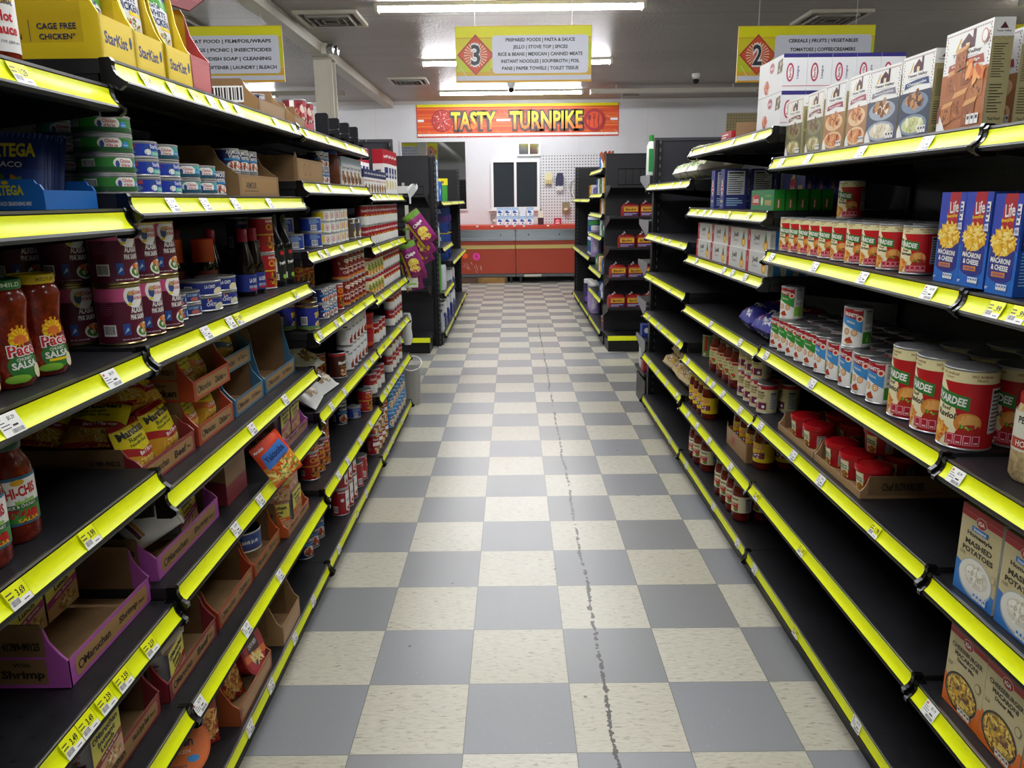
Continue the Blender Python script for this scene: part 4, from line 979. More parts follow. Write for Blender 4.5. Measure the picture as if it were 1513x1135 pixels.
def spag(col, sub):
    h = .112; a = R(-.2, 0, .2, h*.62, '#f1efec') + G([(-.035, h*.62), (-.035, h*.9), (.026, h*.68), (.026, h*.38)], col) + R(-.035, h*.9, .026, h, '#a31526') + G([(-.035, h*.79), (.026, h*.68), (.026, h*1.0), (-.035, h*1.0)], '#a31526')
    a += T("Campbell's", .012, h*.93, .022, .005, 'white', 0) + T('SPAGHETTI', -.008, h*.82, .04, .010, 'white', -.15, .05) + E(.017, h*.73, .009, .009, '#f3d9c0', 12) + E(.017, h*.73, .005, .005, '#c3141f', 10) + T(sub, -.006, h*.635, .026, .006, 'white', -.2)
    for cx, cy in ((-.016, .045), (.006, .043)): a += E(cx, cy, .0085, .0095, '#c8763a', 16) + E(cx, cy, .0065, .0072, '#efd0a0', 14) + E(cx, cy, .0035, .004, '#c8763a', 12) + E(cx, cy, .0022, .0026, '#f1efec', 10)
    a += G([(-.022, .02), (-.004, .032), (.004, .016), (-.010, .012)], '#b8431c') + FOOD(-.006, .021, .012, .006, ['rust', 'orange', '#8a2c12'], 16, .4, 3, 1.4) + T('NET WT 15.8 OZ', -.01, .008, .02, .003, 'dgrey')
    a += R(.026, 0, .062, h, '#d4d4d2') + NUT(.03, h*.6, .026, h*.34) + R(.028, .014, .056, .046, 'lime' if col == 'green' else '#3f8f2a') + G([(.036, .018), (.048, .018), (.042, .04)], '#7cbf4a') + T('250  350', .042, .056, .02, .006, 'ink')
    return a
c_spg = can('pasta_rings_can', 'can', .0375, .112, '#f1efec', spag('green', 'SpaghettiOs'), back=False)
c_spb = can('pasta_rings_can', 'can', .0375, .112, '#f1efec', spag('#3f8fd0', 'ORIGINAL'), back=False)
c_spam = can('luncheon_meat_can', 'can', .04, .085, '#21298c', T('SPAM', .026, .055, .035, .02, 'yellow', .2, .06) + E(.03, .02, .022, .012, 'cream', 12) + FOOD(.028, .02, .016, .008, ['leaf', 'orange'], 10, .4) + BAR(-.045, .02, .024, .03) + R(-.2, 0, .2, .016, '#5f8a4a'), back=False, tin=GOLDTIN)
c_tomato = can('tomato_can', 'can', .0375, .111, '#9a1222', T('Hunts', 0, .085, .035, .012, 'white') + FOOD(.006, .035, .02, .025, ['red', 'orange', 'leaf', 'cream'], 20, .35, 3, 1.3) + R(.0, .098, .03, .106, 'yellow') + LINES(-.05, .02, .022, .06, 8, '#d9a0a0', .3) + R(-.02, .05, .03, .07, 'white'))
c_pinto = can('soup_can', 'can', .0405, .12, '#a31526', R(.004, .02, .05, .11, 'white') + T("Campbell's", -.01, .105, .045, .010, 'white') + E(.024, .03, .018, .017, 'white', 14) + E(.024, .03, .014, .013, 'orange', 12) + FOOD(.024, .03, .011, .01, ['leaf', 'red', 'cream'], 12, .4) + T('Chunky', .026, .07, .034, .016, '#2456a8', .5, .05) + BAR(-.055, .014, .022, .03) + E(-.012, .07, .008, .008, 'white', 12))
c_skyb = can('soup_can', 'can', .0405, .115, '#2f8fd6', T('Progresso', 0, .092, .05, .012, 'white', 0, .03) + E(.006, .032, .022, .022, 'cream', 16) + FOOD(.006, .032, .016, .016, ['cream', 'tan', 'orange'], 16, .35) + R(-.04, .055, .04, .075, '#1f5fae') + T('Light', 0, .065, .03, .012, 'white'))
c_greenl = can('bean_can', 'can', .0375, .111, '#7d9a4a', R(-.014, .03, .004, .105, '#b8302a') + LINES(.008, .03, .024, .06, 10, '#3f5a24', .4) + R(-.02, .008, -.006, .02, 'cream'), back=True)
def igac(h): return R(-.2, h*.83, .2, h, '#b3182a') + E(-.004, h*.86, .008, .006, 'white', 12) + T('IGA', -.004, h*.86, .010, .006, 'red') + T('CREAM', .0, h*.72, .034, .009, '#4a3420', 0, .05) + T('OF CHICKEN', .0, h*.62, .04, .008, '#4a3420', 0, .05) + T('WITH RICE', .0, h*.53, .03, .006, '#4a3420', 0, .05) + R(-.006, h*.14, .028, h*.38, '#6a1c4a') + E(.016, h*.24, .006, .006, 'white', 12) + E(-.018, h*.26, .012, h*.16, 'white', 14) + E(-.018, h*.25, .010, h*.13, '#a8301c', 14) + NUT(.04, h*.15, .03, h*.6)
c_iga = can('soup_can', 'can', .0375, .111, '#d9cc9a', igac(.111), back=False)
# ---- jars and bottles
pp = [(.034, 0), (.0405, .012), (.0385, .045), (.036, .07), (.0345, .09), (.038, .115), (.0405, .132), (.036, .146)]
rf = lerp_prof(pp)
def pace(lidc, medium):
    a = E(0, .034, .026, .022, '#2f7a34', 24) + E(0, .074, .019, .017, 'yellow', 20) + SUN(0, .076, .020, 12, '#e89a1c') + E(0, .072, .012, .009, '#e0702a', 16)
    a += G([(-.026, .048), (.028, .052), (.028, .070), (-.022, .066)], '#7a1214') + TO('Pace', 0, .058, .046, .017, 'red', 'white', .05, ob=.1) + T('CHUNKY', 0, .044, .026, .005, 'white', .05) + T('SALSA', 0, .035, .042, .011, 'white', .05, .05) + R(-.016, .024, .016, .028, 'yellow' if medium else '#2f7a34')
    a += E(.021, .022, .009, .012, 'cream', 12) + E(-.014, .014, .018, .007, 'lime', 14) + E(.05, .035, .012, .012, 'cream', 12) + E(.052, .05, .009, .009, '#b3241c', 10) + R(.046, .02, .058, .032, 'white') + T('10', .052, .026, .006, .006, 'ink')
    return a
def mk_pace(lidmat, word, medium, lidc):
    prof = [(0, 0), (.034, 0)] + [(rf(z), z) for z in [.004, .012, .025, .045, .058, .07, .08, .09, .1, .115, .125, .132, .14, .146]] + [(.033, .149), (.033, .153)]
    return jar('salsa_jar', 'jar', prof, SALSA, (.008, .1), rf, pace(None, medium), None, .035, .150, .015, lidmat, word, lidc=lidc)
j_pacem = mk_pace(mat('yellow_lid', '#e8c912', .3), 'MEDIUM', True, '#8a6a1c')
j_paceg = mk_pace(mat('green_lid', '#1f7a3a', .3), 'MILD', False, '#d9f0d0')
cp = [(.033, 0), (.037, .008), (.037, .11), (.033, .13), (.024, .143)]
rc = lerp_prof(cp)
def chich(): return R(-.2, .03, .2, .105, 'white') + R(-.2, .102, .2, .107, '#2a6a8a') + R(-.2, .03, .2, .034, '#2a6a8a') + R(-.2, .034, .2, .062, '#3a8a3a') + FOOD(0, .045, .034, .012, ['red', '#8f1420', 'leaf', 'red'], 26, .4, 4, 1.1) + T('CHI-CHIS', 0, .083, .056, .017, 'red', .1, .04) + E(0, .098, .010, .005, 'gold', 12) + T('Medium', .008, .067, .03, .009, 'lime', .1, .03) + R(-.03, .056, .034, .064, 'dgreen') + T('THICK & CHUNKY', 0, .060, .05, .005, 'white') + T('SALSA', .01, .037, .034, .006, 'yellow')
j_chi = jar('picante_jar', 'jar', [(0, 0), (.033, 0), (.037, .008), (.037, .11), (.0355, .12), (.031, .132), (.025, .142), (.024, .15)], SALSA, (.028, .109), lambda z: .037, chich(), None, .027, .147, .016, mat('dark_green_lid', '#1f4a3a', .3))
def rag(): return R(-.2, .05, .2, .105, '#f0c814') + TO('RAGU', 0, .09, .052, .018, 'red', '#ffe98a', .06) + G([(-.03, .046), (.034, .046), (.034, .072), (-.03, .06)], '#2a2a50') + FOOD(.008, .058, .022, .010, ['red', '#c8241c', 'sky', 'white'], 22, .35, 5, 1.3) + T('OLD WORLD STYLE', 0, .102, .04, .003, 'dgreen') + G([(.01, .05), (.03, .05), (.02, .078)], '#b3182a')
jp = lambda r, h: [(0, 0), (r*.9, 0), (r, .006), (r, h*.72), (r*.96, h*.80), (r*.86, h*.87), (r*.80, h*.9), (r*.80, h*.93)]
j_ragu = jar('pasta_sauce_jar', 'jar', jp(.040, .165), SAUCE, (.03, .108), lambda z: .040, rag(), 'yellow', .036, .150, .016, mat('yellow_lid2', '#d9b414', .35))
def preg(): return T('Prego', 0, .094, .05, .016, 'ink', 0, .04) + R(-.026, .045, .026, .078, '#b8242c') + FOOD(0, .058, .018, .010, ['orange', 'red', 'leaf', 'cream'], 20, .35, 3) + T('Traditional', 0, .073, .036, .005, 'white') + E(.016, .048, .009, .007, 'leaf', 10) + NUT(.055, .04, .03, .06)
j_prego = jar('pasta_sauce_jar', 'jar', jp(.041, .165), SAUCE, (.038, .108), lambda z: .041, preg(), '#e4dcb4', .036, .150, .014, mat('olive_gold_lid', '#5f5a42', .35, .5))
def igas(): return R(-.2, .098, .2, .108, '#b3182a') + T('IGA', 0, .103, .014, .007, 'white') + T('PASTA', 0, .088, .03, .008, 'dgreen') + T('Sauce', 0, .077, .03, .008, 'dgreen') + FOOD(.0, .052, .026, .014, ['red', '#c8341c', 'leaf'], 18, .4, 6, 1.2)
j_iga = jar('pasta_sauce_jar', 'jar', [(0, 0), (.036, 0), (.039, .006), (.039, .105), (.037, .12), (.030, .138), (.026, .146), (.026, .158)], SAUCE, (.036, .112), lambda z: .039, igas(), '#d8cf96', .028, .156, .013, mat('olive_gold_lid', '#5f5a42', .35, .5))
def bottle(name, prof, body, label, cap, capz, front=(), seg=24):
    t = empty(name); mb = MB(); mb.lathe(prof, body, seg); mb.build('bottle_body', t)
    if label:
        z0, z1, c, r = label; mb = MB(); Cc = PI*r
        art(mb, R(-Cc, z0, Cc, z1, c)+list(front), on_cyl(r+.0006), du=Cc/12, lim=(-Cc, z0, Cc, z1)); mb.build('label', t)
    mb = MB(); r, z0, z1 = capz; mb.lathe([(r*.98, z0), (r, z0+.002), (r, z1-.003), (r*.9, z1), (0, z1)], cap, 18); mb.build('cap', t)
    return Proto(t, 'bottle')
SOYG = mat('dark_soy_glass', '#140a08', .08)
b_soy = bottle('soy_sauce_bottle', [(0, 0), (.028, 0), (.030, .004), (.030, .075), (.026, .1), (.016, .145), (.013, .165), (.013, .17)], SOYG, (.012, .062, '#24358c', .030), mat('red_cap', '#a81c3c', .35), (.0145, .150, .192), T('LA CHOY', .004, .044, .03, .012, 'white', 0, .05) + T('SOY SAUCE', .004, .026, .034, .008, 'white') + R(-.01, .016, .02, .021, 'red'))
b_orange = bottle('orange_cap_bottle', [(0, 0), (.030, 0), (.032, .004), (.032, .09), (.029, .105), (.028, .11)], SOYG, (.012, .085, '#6a2a14', .032), mat('orange_cap', '#d9521c', .35), (.029, .108, .172), T('Teriyaki', 0, .05, .034, .012, 'gold'))
BLKG = mat('black_bottle', '#0c0c0c', .12)
b_black = bottle('vinegar_bottle', [(0, 0), (.030, 0), (.032, .006), (.032, .125), (.029, .14), (.014, .175), (.0125, .215), (.0125, .22)], BLKG, (.014, .118, '#17171a', .032), BLKG, (.014, .205, .24), R(-.03, .045, -.008, .085, 'white') + E(-.019, .085, .011, .011, 'gold', 16) + BAR(-.032, .02, .028, .02) + T('Premier', .016, .075, .03, .012, 'white', .2, .04) + R(.006, .1, .022, .112, 'red') + LINES(-.03, .095, .02, .015, 4, 'lgrey', .4) + E(.02, .03, .01, .008, 'lime', 10))
b_hot = bottle('hot_sauce_bottle', [(0, 0), (.030, 0), (.032, .004), (.032, .145), (.028, .16), (.014, .19), (.013, .21)], SALSA, (.018, .15, '#f0eeea', .032), P('white'), (.014, .205, .235), E(.0, .115, .03, .030, 'yellow', 22) + E(0, .12, .03, .020, 'red', 20) + T('TEXAS PETE', .0, .12, .05, .014, 'yellow', -.12, .05) + T('ORIGINAL', .0, .088, .036, .007, 'navy') + T('Hot', 0, .068, .026, .015, 'red', 0, .03) + T('Sauce', 0, .05, .04, .015, 'red', 0, .03) + T('12 FL OZ (355 mL)', 0, .032, .045, .004, 'navy'))
b_sausage = bottle('sausage_jar', [(0, 0), (.036, 0), (.04, .006), (.04, .10), (.033, .12), (.03, .125)], mat_fizz('brown_sausage', [(.3, '#5a2c22'), (.7, '#7a4030')], 30, .3), None, mat('blue_cap', '#2a4a9a', .4), (.032, .12, .14))
b_nut = bottle('peanut_jar', [(0, 0), (.040, 0), (.046, .01), (.046, .13), (.04, .15)], mat_fizz('peanuts', [(.3, '#a9855a'), (.55, '#d9c08f'), (.7, '#efe0b8')], 70, .4), (.06, .135, '#e8e4d8', .046), P('red'), (.042, .148, .17), T('PECAN', 0, .12, .05, .014, 'ink') + R(-.04, .065, .04, .085, 'rust') + T('HONEY', 0, .075, .05, .012, 'white'))
# ---- cartons
def wheel(x, y): return E(x, y, .006, .005, 'white', 12)
def tv_front(w, h, ribbon, name, food, bgc='white', sd=1):
    a = R(0, 0, w, h, bgc)
    g = []
    for i in range(int(h*.8/.006)):   # checked edge
        for side in (0, 1):
            x = .004 if side == 0 else w-.010; y = h-.012-i*.006; g.append([(x+(i % 2)*.003, y), (x+(i % 2)*.003+.003, y), (x+(i % 2)*.003+.003, y+.003), (x+(i % 2)*.003, y+.003)])
    for i in range(int(w/.006)): g.append([(i*.006+.002, h-.008), (i*.006+.005, h-.008), (i*.006+.005, h-.005), (i*.006+.002, h-.005)])
    a += [('multi', g, '#8a4a52')]
    a += G([(w*.36, h*.79), (w*.36, h*.86), (w*.5, h*.94), (w*.64, h*.86), (w*.64, h*.79)], '#5a2c34') + R(w*.46, h*.79, w*.54, h*.85, 'cream') + G([(w*.24, h*.79), (w*.34, h*.92), (w*.36, h*.90), (w*.28, h*.79)], '#e0b84a') + R(w*.6, h*.79, w*.66, h*.96, '#5a2c34')
    a += T('Texas Valley', w*.5, h*.75, w*.62, h*.042, '#3a2a2a') + R(w*.25, h*.71, w*.75, h*.713, '#8a4a52')
    a += G([(w*.12, h*.60), (w*.5, h*.645), (w*.9, h*.615), (w*.86, h*.70), (w*.5, h*.695), (w*.14, h*.67)], ribbon) + T(name, w*.5, h*.655, w*.6, h*.036, 'white', .03) + food
    a += G([(0, 0), (w*.22, 0), (w*.06, h*.18), (0, h*.1)], 'white') + FACTS(w*.68, h*.04, 3, w*.075, 'white', 'dgrey')
    return a
def fd(w, h, cols1, cols2, plate='#d9dfe6', bg='#9aa4ae'):
    return R(0, 0, w, h*.56, bg) + E(w*.5, h*.42, w*.42, h*.13, plate, 24) + FOOD(w*.5, h*.46, w*.30, h*.10, cols1, 26, .42, 2, 1.3) + E(w*.5, h*.15, w*.44, h*.13, plate, 24) + E(w*.5, h*.15, w*.36, h*.10, cols2[0], 20) + FOOD(w*.5, h*.16, w*.3, h*.08, cols2, 24, .36, 3, 1.8)
def tv_side(d, h): return R(0, 0, d, h*.83, '#b3a878') + R(0, h*.83, d, h, 'white') + [('multi', [[(i*.006, h*.80+.003*(i % 2)), (i*.006+.003, h*.80+.003*(i % 2)), (i*.006+.003, h*.803+.003*(i % 2)), (i*.006, h*.803+.003*(i % 2))] for i in range(int(d/.006))], '#4a3434')] + G([(d*.3, h*.90), (d*.5, h*.96), (d*.7, h*.90)], '#5a2c34') + T('Texas Valley', d*.5, h*.875, d*.7, h*.02, 'ink') + LINES(d*.12, h*.45, d*.72, h*.32, 14, '#3f3826', .3, 7) + LINES(d*.12, h*.12, d*.72, h*.28, 10, '#3f3826', .3, 9) + T('Ted Ford', d*.5, h*.07, d*.6, h*.03, '#3f3826')
def tv(w, d, h, ribbon, name, food, bgc='white'): return box('dessert_mix_box', 'box', w, d, h, bgc, tv_front(w, h, ribbon, name, food, bgc), tv_side(d, h), sidebg='#b3a878')
h_ = .176; w_ = .135
x_choc = tv(w_, .04, h_, '#7a3a30', 'Chocolate Pie', fd(w_, h_, ['#6a4a2a', '#8f7040', '#4f3420'], ['#cdbf86', '#8a7a4a', '#e4dcb0'], '#8f8a5a', '#6f6a48'), '#f2efe6')
x_cherry = tv(w_, .04, h_+.004, '#a83250', 'Peach Cobbler', fd(w_, h_, ['#c8763a', '#e0a060', '#7a1a20'], ['#d98a4a', '#efb878', '#a8301c'], '#e8c89a', '#b07a4a'))
x_banana = tv(w_, .045, h_, '#8f8a9a', 'Banana Pudding', fd(w_, h_, ['#c89a6a', '#8a5a3a', '#efe8d8'], ['#e8e0c8', '#cfc2a0', '#f6f2e4'], '#aab4c4', '#5f6474'))
x_blue = tv(w_, .045, h_+.002, '#24427a', 'Cheesecake', fd(w_, h_, ['#7a4a2a', '#c8905a', '#3f2a1c'], ['#d4d8a0', '#b8bc7a', '#eef0cc'], '#7f90a8', '#3a4458'))
wb, hb_ = .172, .196
fudge = R(0, 0, wb, hb_*.58, '#b06a3a')
for i, (x, y, s) in enumerate(((.02, .07, .045), (.075, .085, .04), (.115, .055, .045), (.05, .02, .05), (.095, .005, .045), (.012, .012, .04), (.05, .115, .04))): fudge += G([(x, y), (x+s, y+s*.12), (x+s, y+s), (x, y+s*.86)], ('#a8602c', '#9a5426', '#b8743c')[i % 3]) + G([(x, y+s*.86), (x+s, y+s), (x+s*1.15, y+s*1.2), (x+s*.2, y+s*1.1)], '#dda466') + FOOD(x+s/2, y+s*.45, s*.4, s*.34, ['#6f3a18', '#c08048', '#8a4a22'], 12, .2, i, 1.3)
fudge += FOOD(.13, .11, .03, .015, ['#e0762a', '#f0a860', '#c85a1c'], 14, .5, 2)
x_fudge = box('dessert_mix_box', 'box', wb, .04, hb_, 'white', tv_front(wb, hb_, '#a8483a', 'Heavenly Fudge', fudge) + E(wb*.88, hb_*.86, .011, .013, '#c86a4a', 14) + E(wb*.88, hb_*.86, .009, .011, 'white', 14) + R(0, hb_*.1, .008, hb_*.26, '#8a2a24'), tv_side(.04, hb_), sidebg='#b3a878')
# macaroni
w, h, d = .088, .185, .04
mac = R(0, 0, w, h*.44, '#1f6ac8') + G([(w*.3, h*.6), (w*.72, h*.6), (w*.78, h), (w*.36, h)], '#b81c30') + TO('Life', w*.56, h*.84, w*.34, h*.13, 'white', '#b81c30', .12, ob=.05) + T('EveryDay', w*.52, h*.74, w*.42, h*.045, 'yellow', .1, .04)
mac += E(w*.48, h*.40, w*.43, h*.16, '#2c2f8a', 26) + R(w*.05, h*.2, w*.91, h*.42, '#2c2f8a') + E(w*.48, h*.2, w*.43, h*.08, '#2c2f8a', 26) + E(w*.48, h*.52, w*.42, h*.13, '#d99a1c', 24) + FOOD(w*.48, h*.52, w*.44, h*.14, ['#f2c12c', '#f7d65a', '#e0a01c', '#fbe28a'], 120, .13, 5, 3.2)
mac += T('MACARONI', w*.46, h*.34, w*.7, h*.055, 'white', -.04, .04) + T('& CHEESE', w*.46, h*.27, w*.6, h*.055, 'white', -.04, .04) + R(w*.2, h*.175, w*.68, h*.225, '#e08a2a') + T('ORIGINAL', w*.44, h*.2, w*.42, h*.032, '#2c2f8a') + FACTS(w*.42, h*.05, 4, w*.085, 'white', '#1f6ac8') + LINES(w*.03, h*.04, w*.12, h*.03, 2, 'white') + R(w*.84, h*.8, w*.97, h*.9, 'white') + R(w*.84, h*.7, w*.97, h*.79, 'white') + LINES(w*.85, h*.71, w*.1, h*.18, 4, 'blue') + G([(w*.8, h*.6), (w*.98, h*.6), (w*.96, h*.68), (w*.82, h*.67)], '#d4d8ee') + T('REAL', w*.89, h*.64, w*.12, h*.03, '#2c2f8a')
x_mac = box('macaroni_box', 'box', w, d, h, '#2f46b8', mac, LINES(d*.2, h*.1, d*.6, h*.8, 26, 'skyl', .3, 3) + R(d*.1, h*.45, d*.9, h*.95, '#1a2a6a') + LINES(d*.2, h*.5, d*.6, h*.4, 12, 'lgrey', .4), top='#c3304a', sidebg='#2456b0')
def iga_front(w, h, lines, food, corner):
    a = R(0, 0, w, h, '#cdbf94') + G([(0, h*.93), (w, h*.93), (w, h), (0, h)], '#b3202a') + R(0, h*.926, w, h*.932, '#e8b0a0') + R(0, h*.87, w, h*.93, '#b3202a')
    a += E(w*.5, h*.87, w*.135, h*.062, '#e8d8d0', 26) + E(w*.5, h*.87, w*.125, h*.056, '#b3202a', 26) + T('IGA', w*.5, h*.87, w*.16, h*.05, 'white', 0, .06)
    for (s, y, ww, hh, c) in lines: a += T(s, w*.5, h*y, w*ww, h*hh, c, 0, .045)
    return a + food + corner
w, h, d = .125, .185, .042
pot = G([(0, 0), (w, 0), (w, h*.18), (0, h*.36)], '#2f78c8') + R(w*.0, 0, w, h*.16, '#2f78c8') + E(w*.52, h*.24, w*.42, h*.22, '#aab8c8', 30) + E(w*.52, h*.25, w*.40, h*.20, '#eae8e0', 30) + E(w*.54, h*.27, w*.30, h*.13, '#d8d4c6', 26) + E(w*.5, h*.3, w*.22, h*.07, '#f4f2ea', 20) + FOOD(w*.54, h*.27, w*.3, h*.13, ['#cfc9b8', '#e8e4d8', '#f6f4ee', '#b9b49a'], 46, .1, 9, 3.) + E(w*.93, h*.37, w*.055, h*.045, '#a8996a', 18) + E(w*.93, h*.37, w*.045, h*.037, '#cdbf94', 18)
x_mash = box('mashed_potato_box', 'box', w, d, h, '#cdbf94', iga_front(w, h, [('Homestyle', .70, .62, .062, '#3a2f26'), ('MASHED', .61, .66, .062, '#3a2f26'), ('POTATOES', .52, .76, .062, '#3a2f26')], pot + R(w*.3, h*.755, w*.7, h*.81, '#2f78c8') + T('Instant', w*.5, h*.782, w*.3, h*.034, 'white') + T('ADD MILK', w*.15, h*.47, w*.14, h*.015, 'ink') + T('& BUTTER', w*.15, h*.45, w*.14, h*.015, 'ink'), FACTS(w*.52, h*.03, 4, w*.075, '#dfe6f0', '#2f78c8')), NUT(d*.1, h*.2, d*.8, h*.7), sidebg='#d8d6cc')
chz = R(0, 0, w, h*.1, '#e0701c') + G([(0, 0), (w*.2, 0), (w*.05, h*.36), (0, h*.36)], '#e0701c') + G([(w*.8, 0), (w, 0), (w, h*.3), (w*.93, h*.3)], '#e0701c') + E(w*.47, h*.25, w*.43, h*.23, '#2f2a2c', 30) + E(w*.47, h*.25, w*.39, h*.205, '#a8893a', 30) + FOOD(w*.47, h*.25, w*.41, h*.21, ['#e8bf3c', '#f2d46a', '#8a5a34', '#d9a82c', '#6f4228', '#f0cf5c'], 150, .085, 11, 2.)
x_chz = box('dinner_mix_box', 'box', w, d, h+.003, '#cdbf94', iga_front(w, h, [('CHEESEBURGER', .755, .82, .055, '#3a2f26'), ('MACARONI', .68, .62, .055, '#3a2f26'), ('Dinner Mix', .61, .46, .045, '#3a2f26')], chz + E(w*.86, h*.5, w*.075, h*.055, '#8a7a4a', 18) + E(w*.86, h*.5, w*.062, h*.045, '#cdbf94', 18) + T('JUST ADD', w*.12, h*.53, w*.14, h*.014, 'ink') + T('BEEF', w*.12, h*.505, w*.12, h*.02, 'ink'), FACTS(w*.45, h*.03, 4, w*.075, 'white', '#7a4a2a')), LINES(d*.1, h*.1, d*.8, h*.75, 14, 'ink', .4), sidebg='#cdbf94')
# pasta cartons
w, h, d = .26, .118, .082
x_las = box('lasagna_box', 'box', w, d, h, '#e9e9ea', E(w*.55, h*.75, w*.10, h*.16, '#c8a0a0', 20) + E(w*.55, h*.75, w*.09, h*.13, '#b8455a', 20) + T('Barilla', w*.55, h*.75, w*.13, h*.09, 'white') + G([(w*.78, h*.5), (w*.97, h*.55), (w*.97, h*.9), (w*.8, h*.85)], '#5a5248') + FOOD(w*.88, h*.7, w*.08, h*.15, ['#8a7a5a', '#3f3a34', '#c8b88a'], 14, .4) + FOOD(w*.35, h*.25, w*.12, h*.18, ['#c8603a', '#e8a070', '#a83a2a'], 18, .35), E(d*.3, h*.5, d*.16, h*.26, '#b8455a', 16) + E(d*.3, h*.5, d*.10, h*.2, 'white', 14) + T('Barilla', d*.3, h*.5, h*.3, d*.1, '#a8243a', PI/2) + T('Lasagne', d*.62, h*.5, h*.35, d*.12, '#3a3f7a', PI/2) + R(0, h*.9, d, h, '#35307a') + R(0, h*.12, d, h*.14, '#c86a70'), top='#35307a')
w, h, d = .062, .165, .10
def bar_front(w, h, c2='#a8243a'): return E(w*.5, h*.5, w*.22, h*.2, '#e0d8a0', 8) + FOOD(w*.5, h*.62, w*.2, h*.16, ['#e8c86a', '#b8455a', '#efe2b0'], 14, .3, 3) + E(w*.5, h*.5, w*.33, h*.09, '#f0ece8', 18) + E(w*.5, h*.5, w*.29, h*.075, '#b8243a', 18) + T('Barilla', w*.5, h*.5, w*.5, h*.06, 'white') + R(w*.2, h*.15, w*.8, h*.22, '#b8b88a') + T('PENNE', w*.5, h*.08, w*.4, h*.04, 'skyl')
x_pblue = box('pasta_box', 'box', w, d, h, '#3a3f8a', bar_front(w, h), NUT(d*.12, h*.35, d*.76, h*.6) + LINES(d*.12, h*.06, d*.76, h*.22, 4, 'skyl', .5), sidebg='#2f3478')
w, h, d = .26, .072, .038
x_pgreen = box('pasta_box', 'box', w, d, h, '#2a7a4a', R(w*.06, h*.25, w*.36, h*.75, '#b8303a') + T('Creamette', w*.21, h*.5, w*.26, h*.28, 'white') + E(w*.5, h*.45, w*.05, h*.22, '#c8d8a0', 12) + T('ROTINI', w*.76, h*.7, w*.22, h*.12, 'lime') + R(w*.62, h*.25, w*.9, h*.5, '#a89a5a'), R(d*.3, h*.1, d*.6, h*.55, '#b84a3a') + R(d*.4, h*.15, d*.5, h*.5, '#f0d8c8'), top='#2a8a3a', sidebg='#1f8a2a')
w, h, d = .24, .15, .04
x_pwide = box('pasta_box', 'box', w, d, h, '#34387e', FOOD(w*.45, h*.7, w*.08, h*.2, ['#e8c86a', '#d8b850'], 10, .4) + E(w*.45, h*.5, w*.14, h*.28, '#b8243a', 18) + T('Barilla', w*.45, h*.5, w*.2, h*.2, 'white') + R(w*.7, h*.4, w*.9, h*.6, '#c8a04a') + T('ROTINI', w*.15, h*.4, w*.2, h*.12, 'skyl'), R(d*.3, h*.2, d*.6, h*.7, '#8a5a5a'), sidebg='#232660')
w, h, d = .265, .078, .042
x_jello = box('gelatin_box', 'box', w, d, h, '#cfcfcd', R(0, 0, w*.13, h, '#c0303a') + T('IGA', w*.065, h*.6, w*.07, h*.14, 'white', PI/2) + T('Jell', w*.42, h*.62, w*.26, h*.3, 'dgrey', 0, .05) + T('Gelatin', w*.42, h*.36, w*.24, h*.12, 'grey') + E(w*.82, h*.32, w*.10, h*.26, '#d9a03a', 16) + E(w*.82, h*.3, w*.06, h*.16, '#f2cf6a', 12) + G([(w*.76, h*.5), (w*.88, h*.5), (w*.82, h*.95)], '#3a7a3a') + E(w*.82, h*.48, w*.03, h*.08, '#c0303a', 8), R(d*.45, 0, d, h, '#2f7fc8') + LINES(d*.05, h*.15, d*.3, h*.7, 8, 'grey', .3), top='#e2e2e0', sidebg='#d8d6cc')
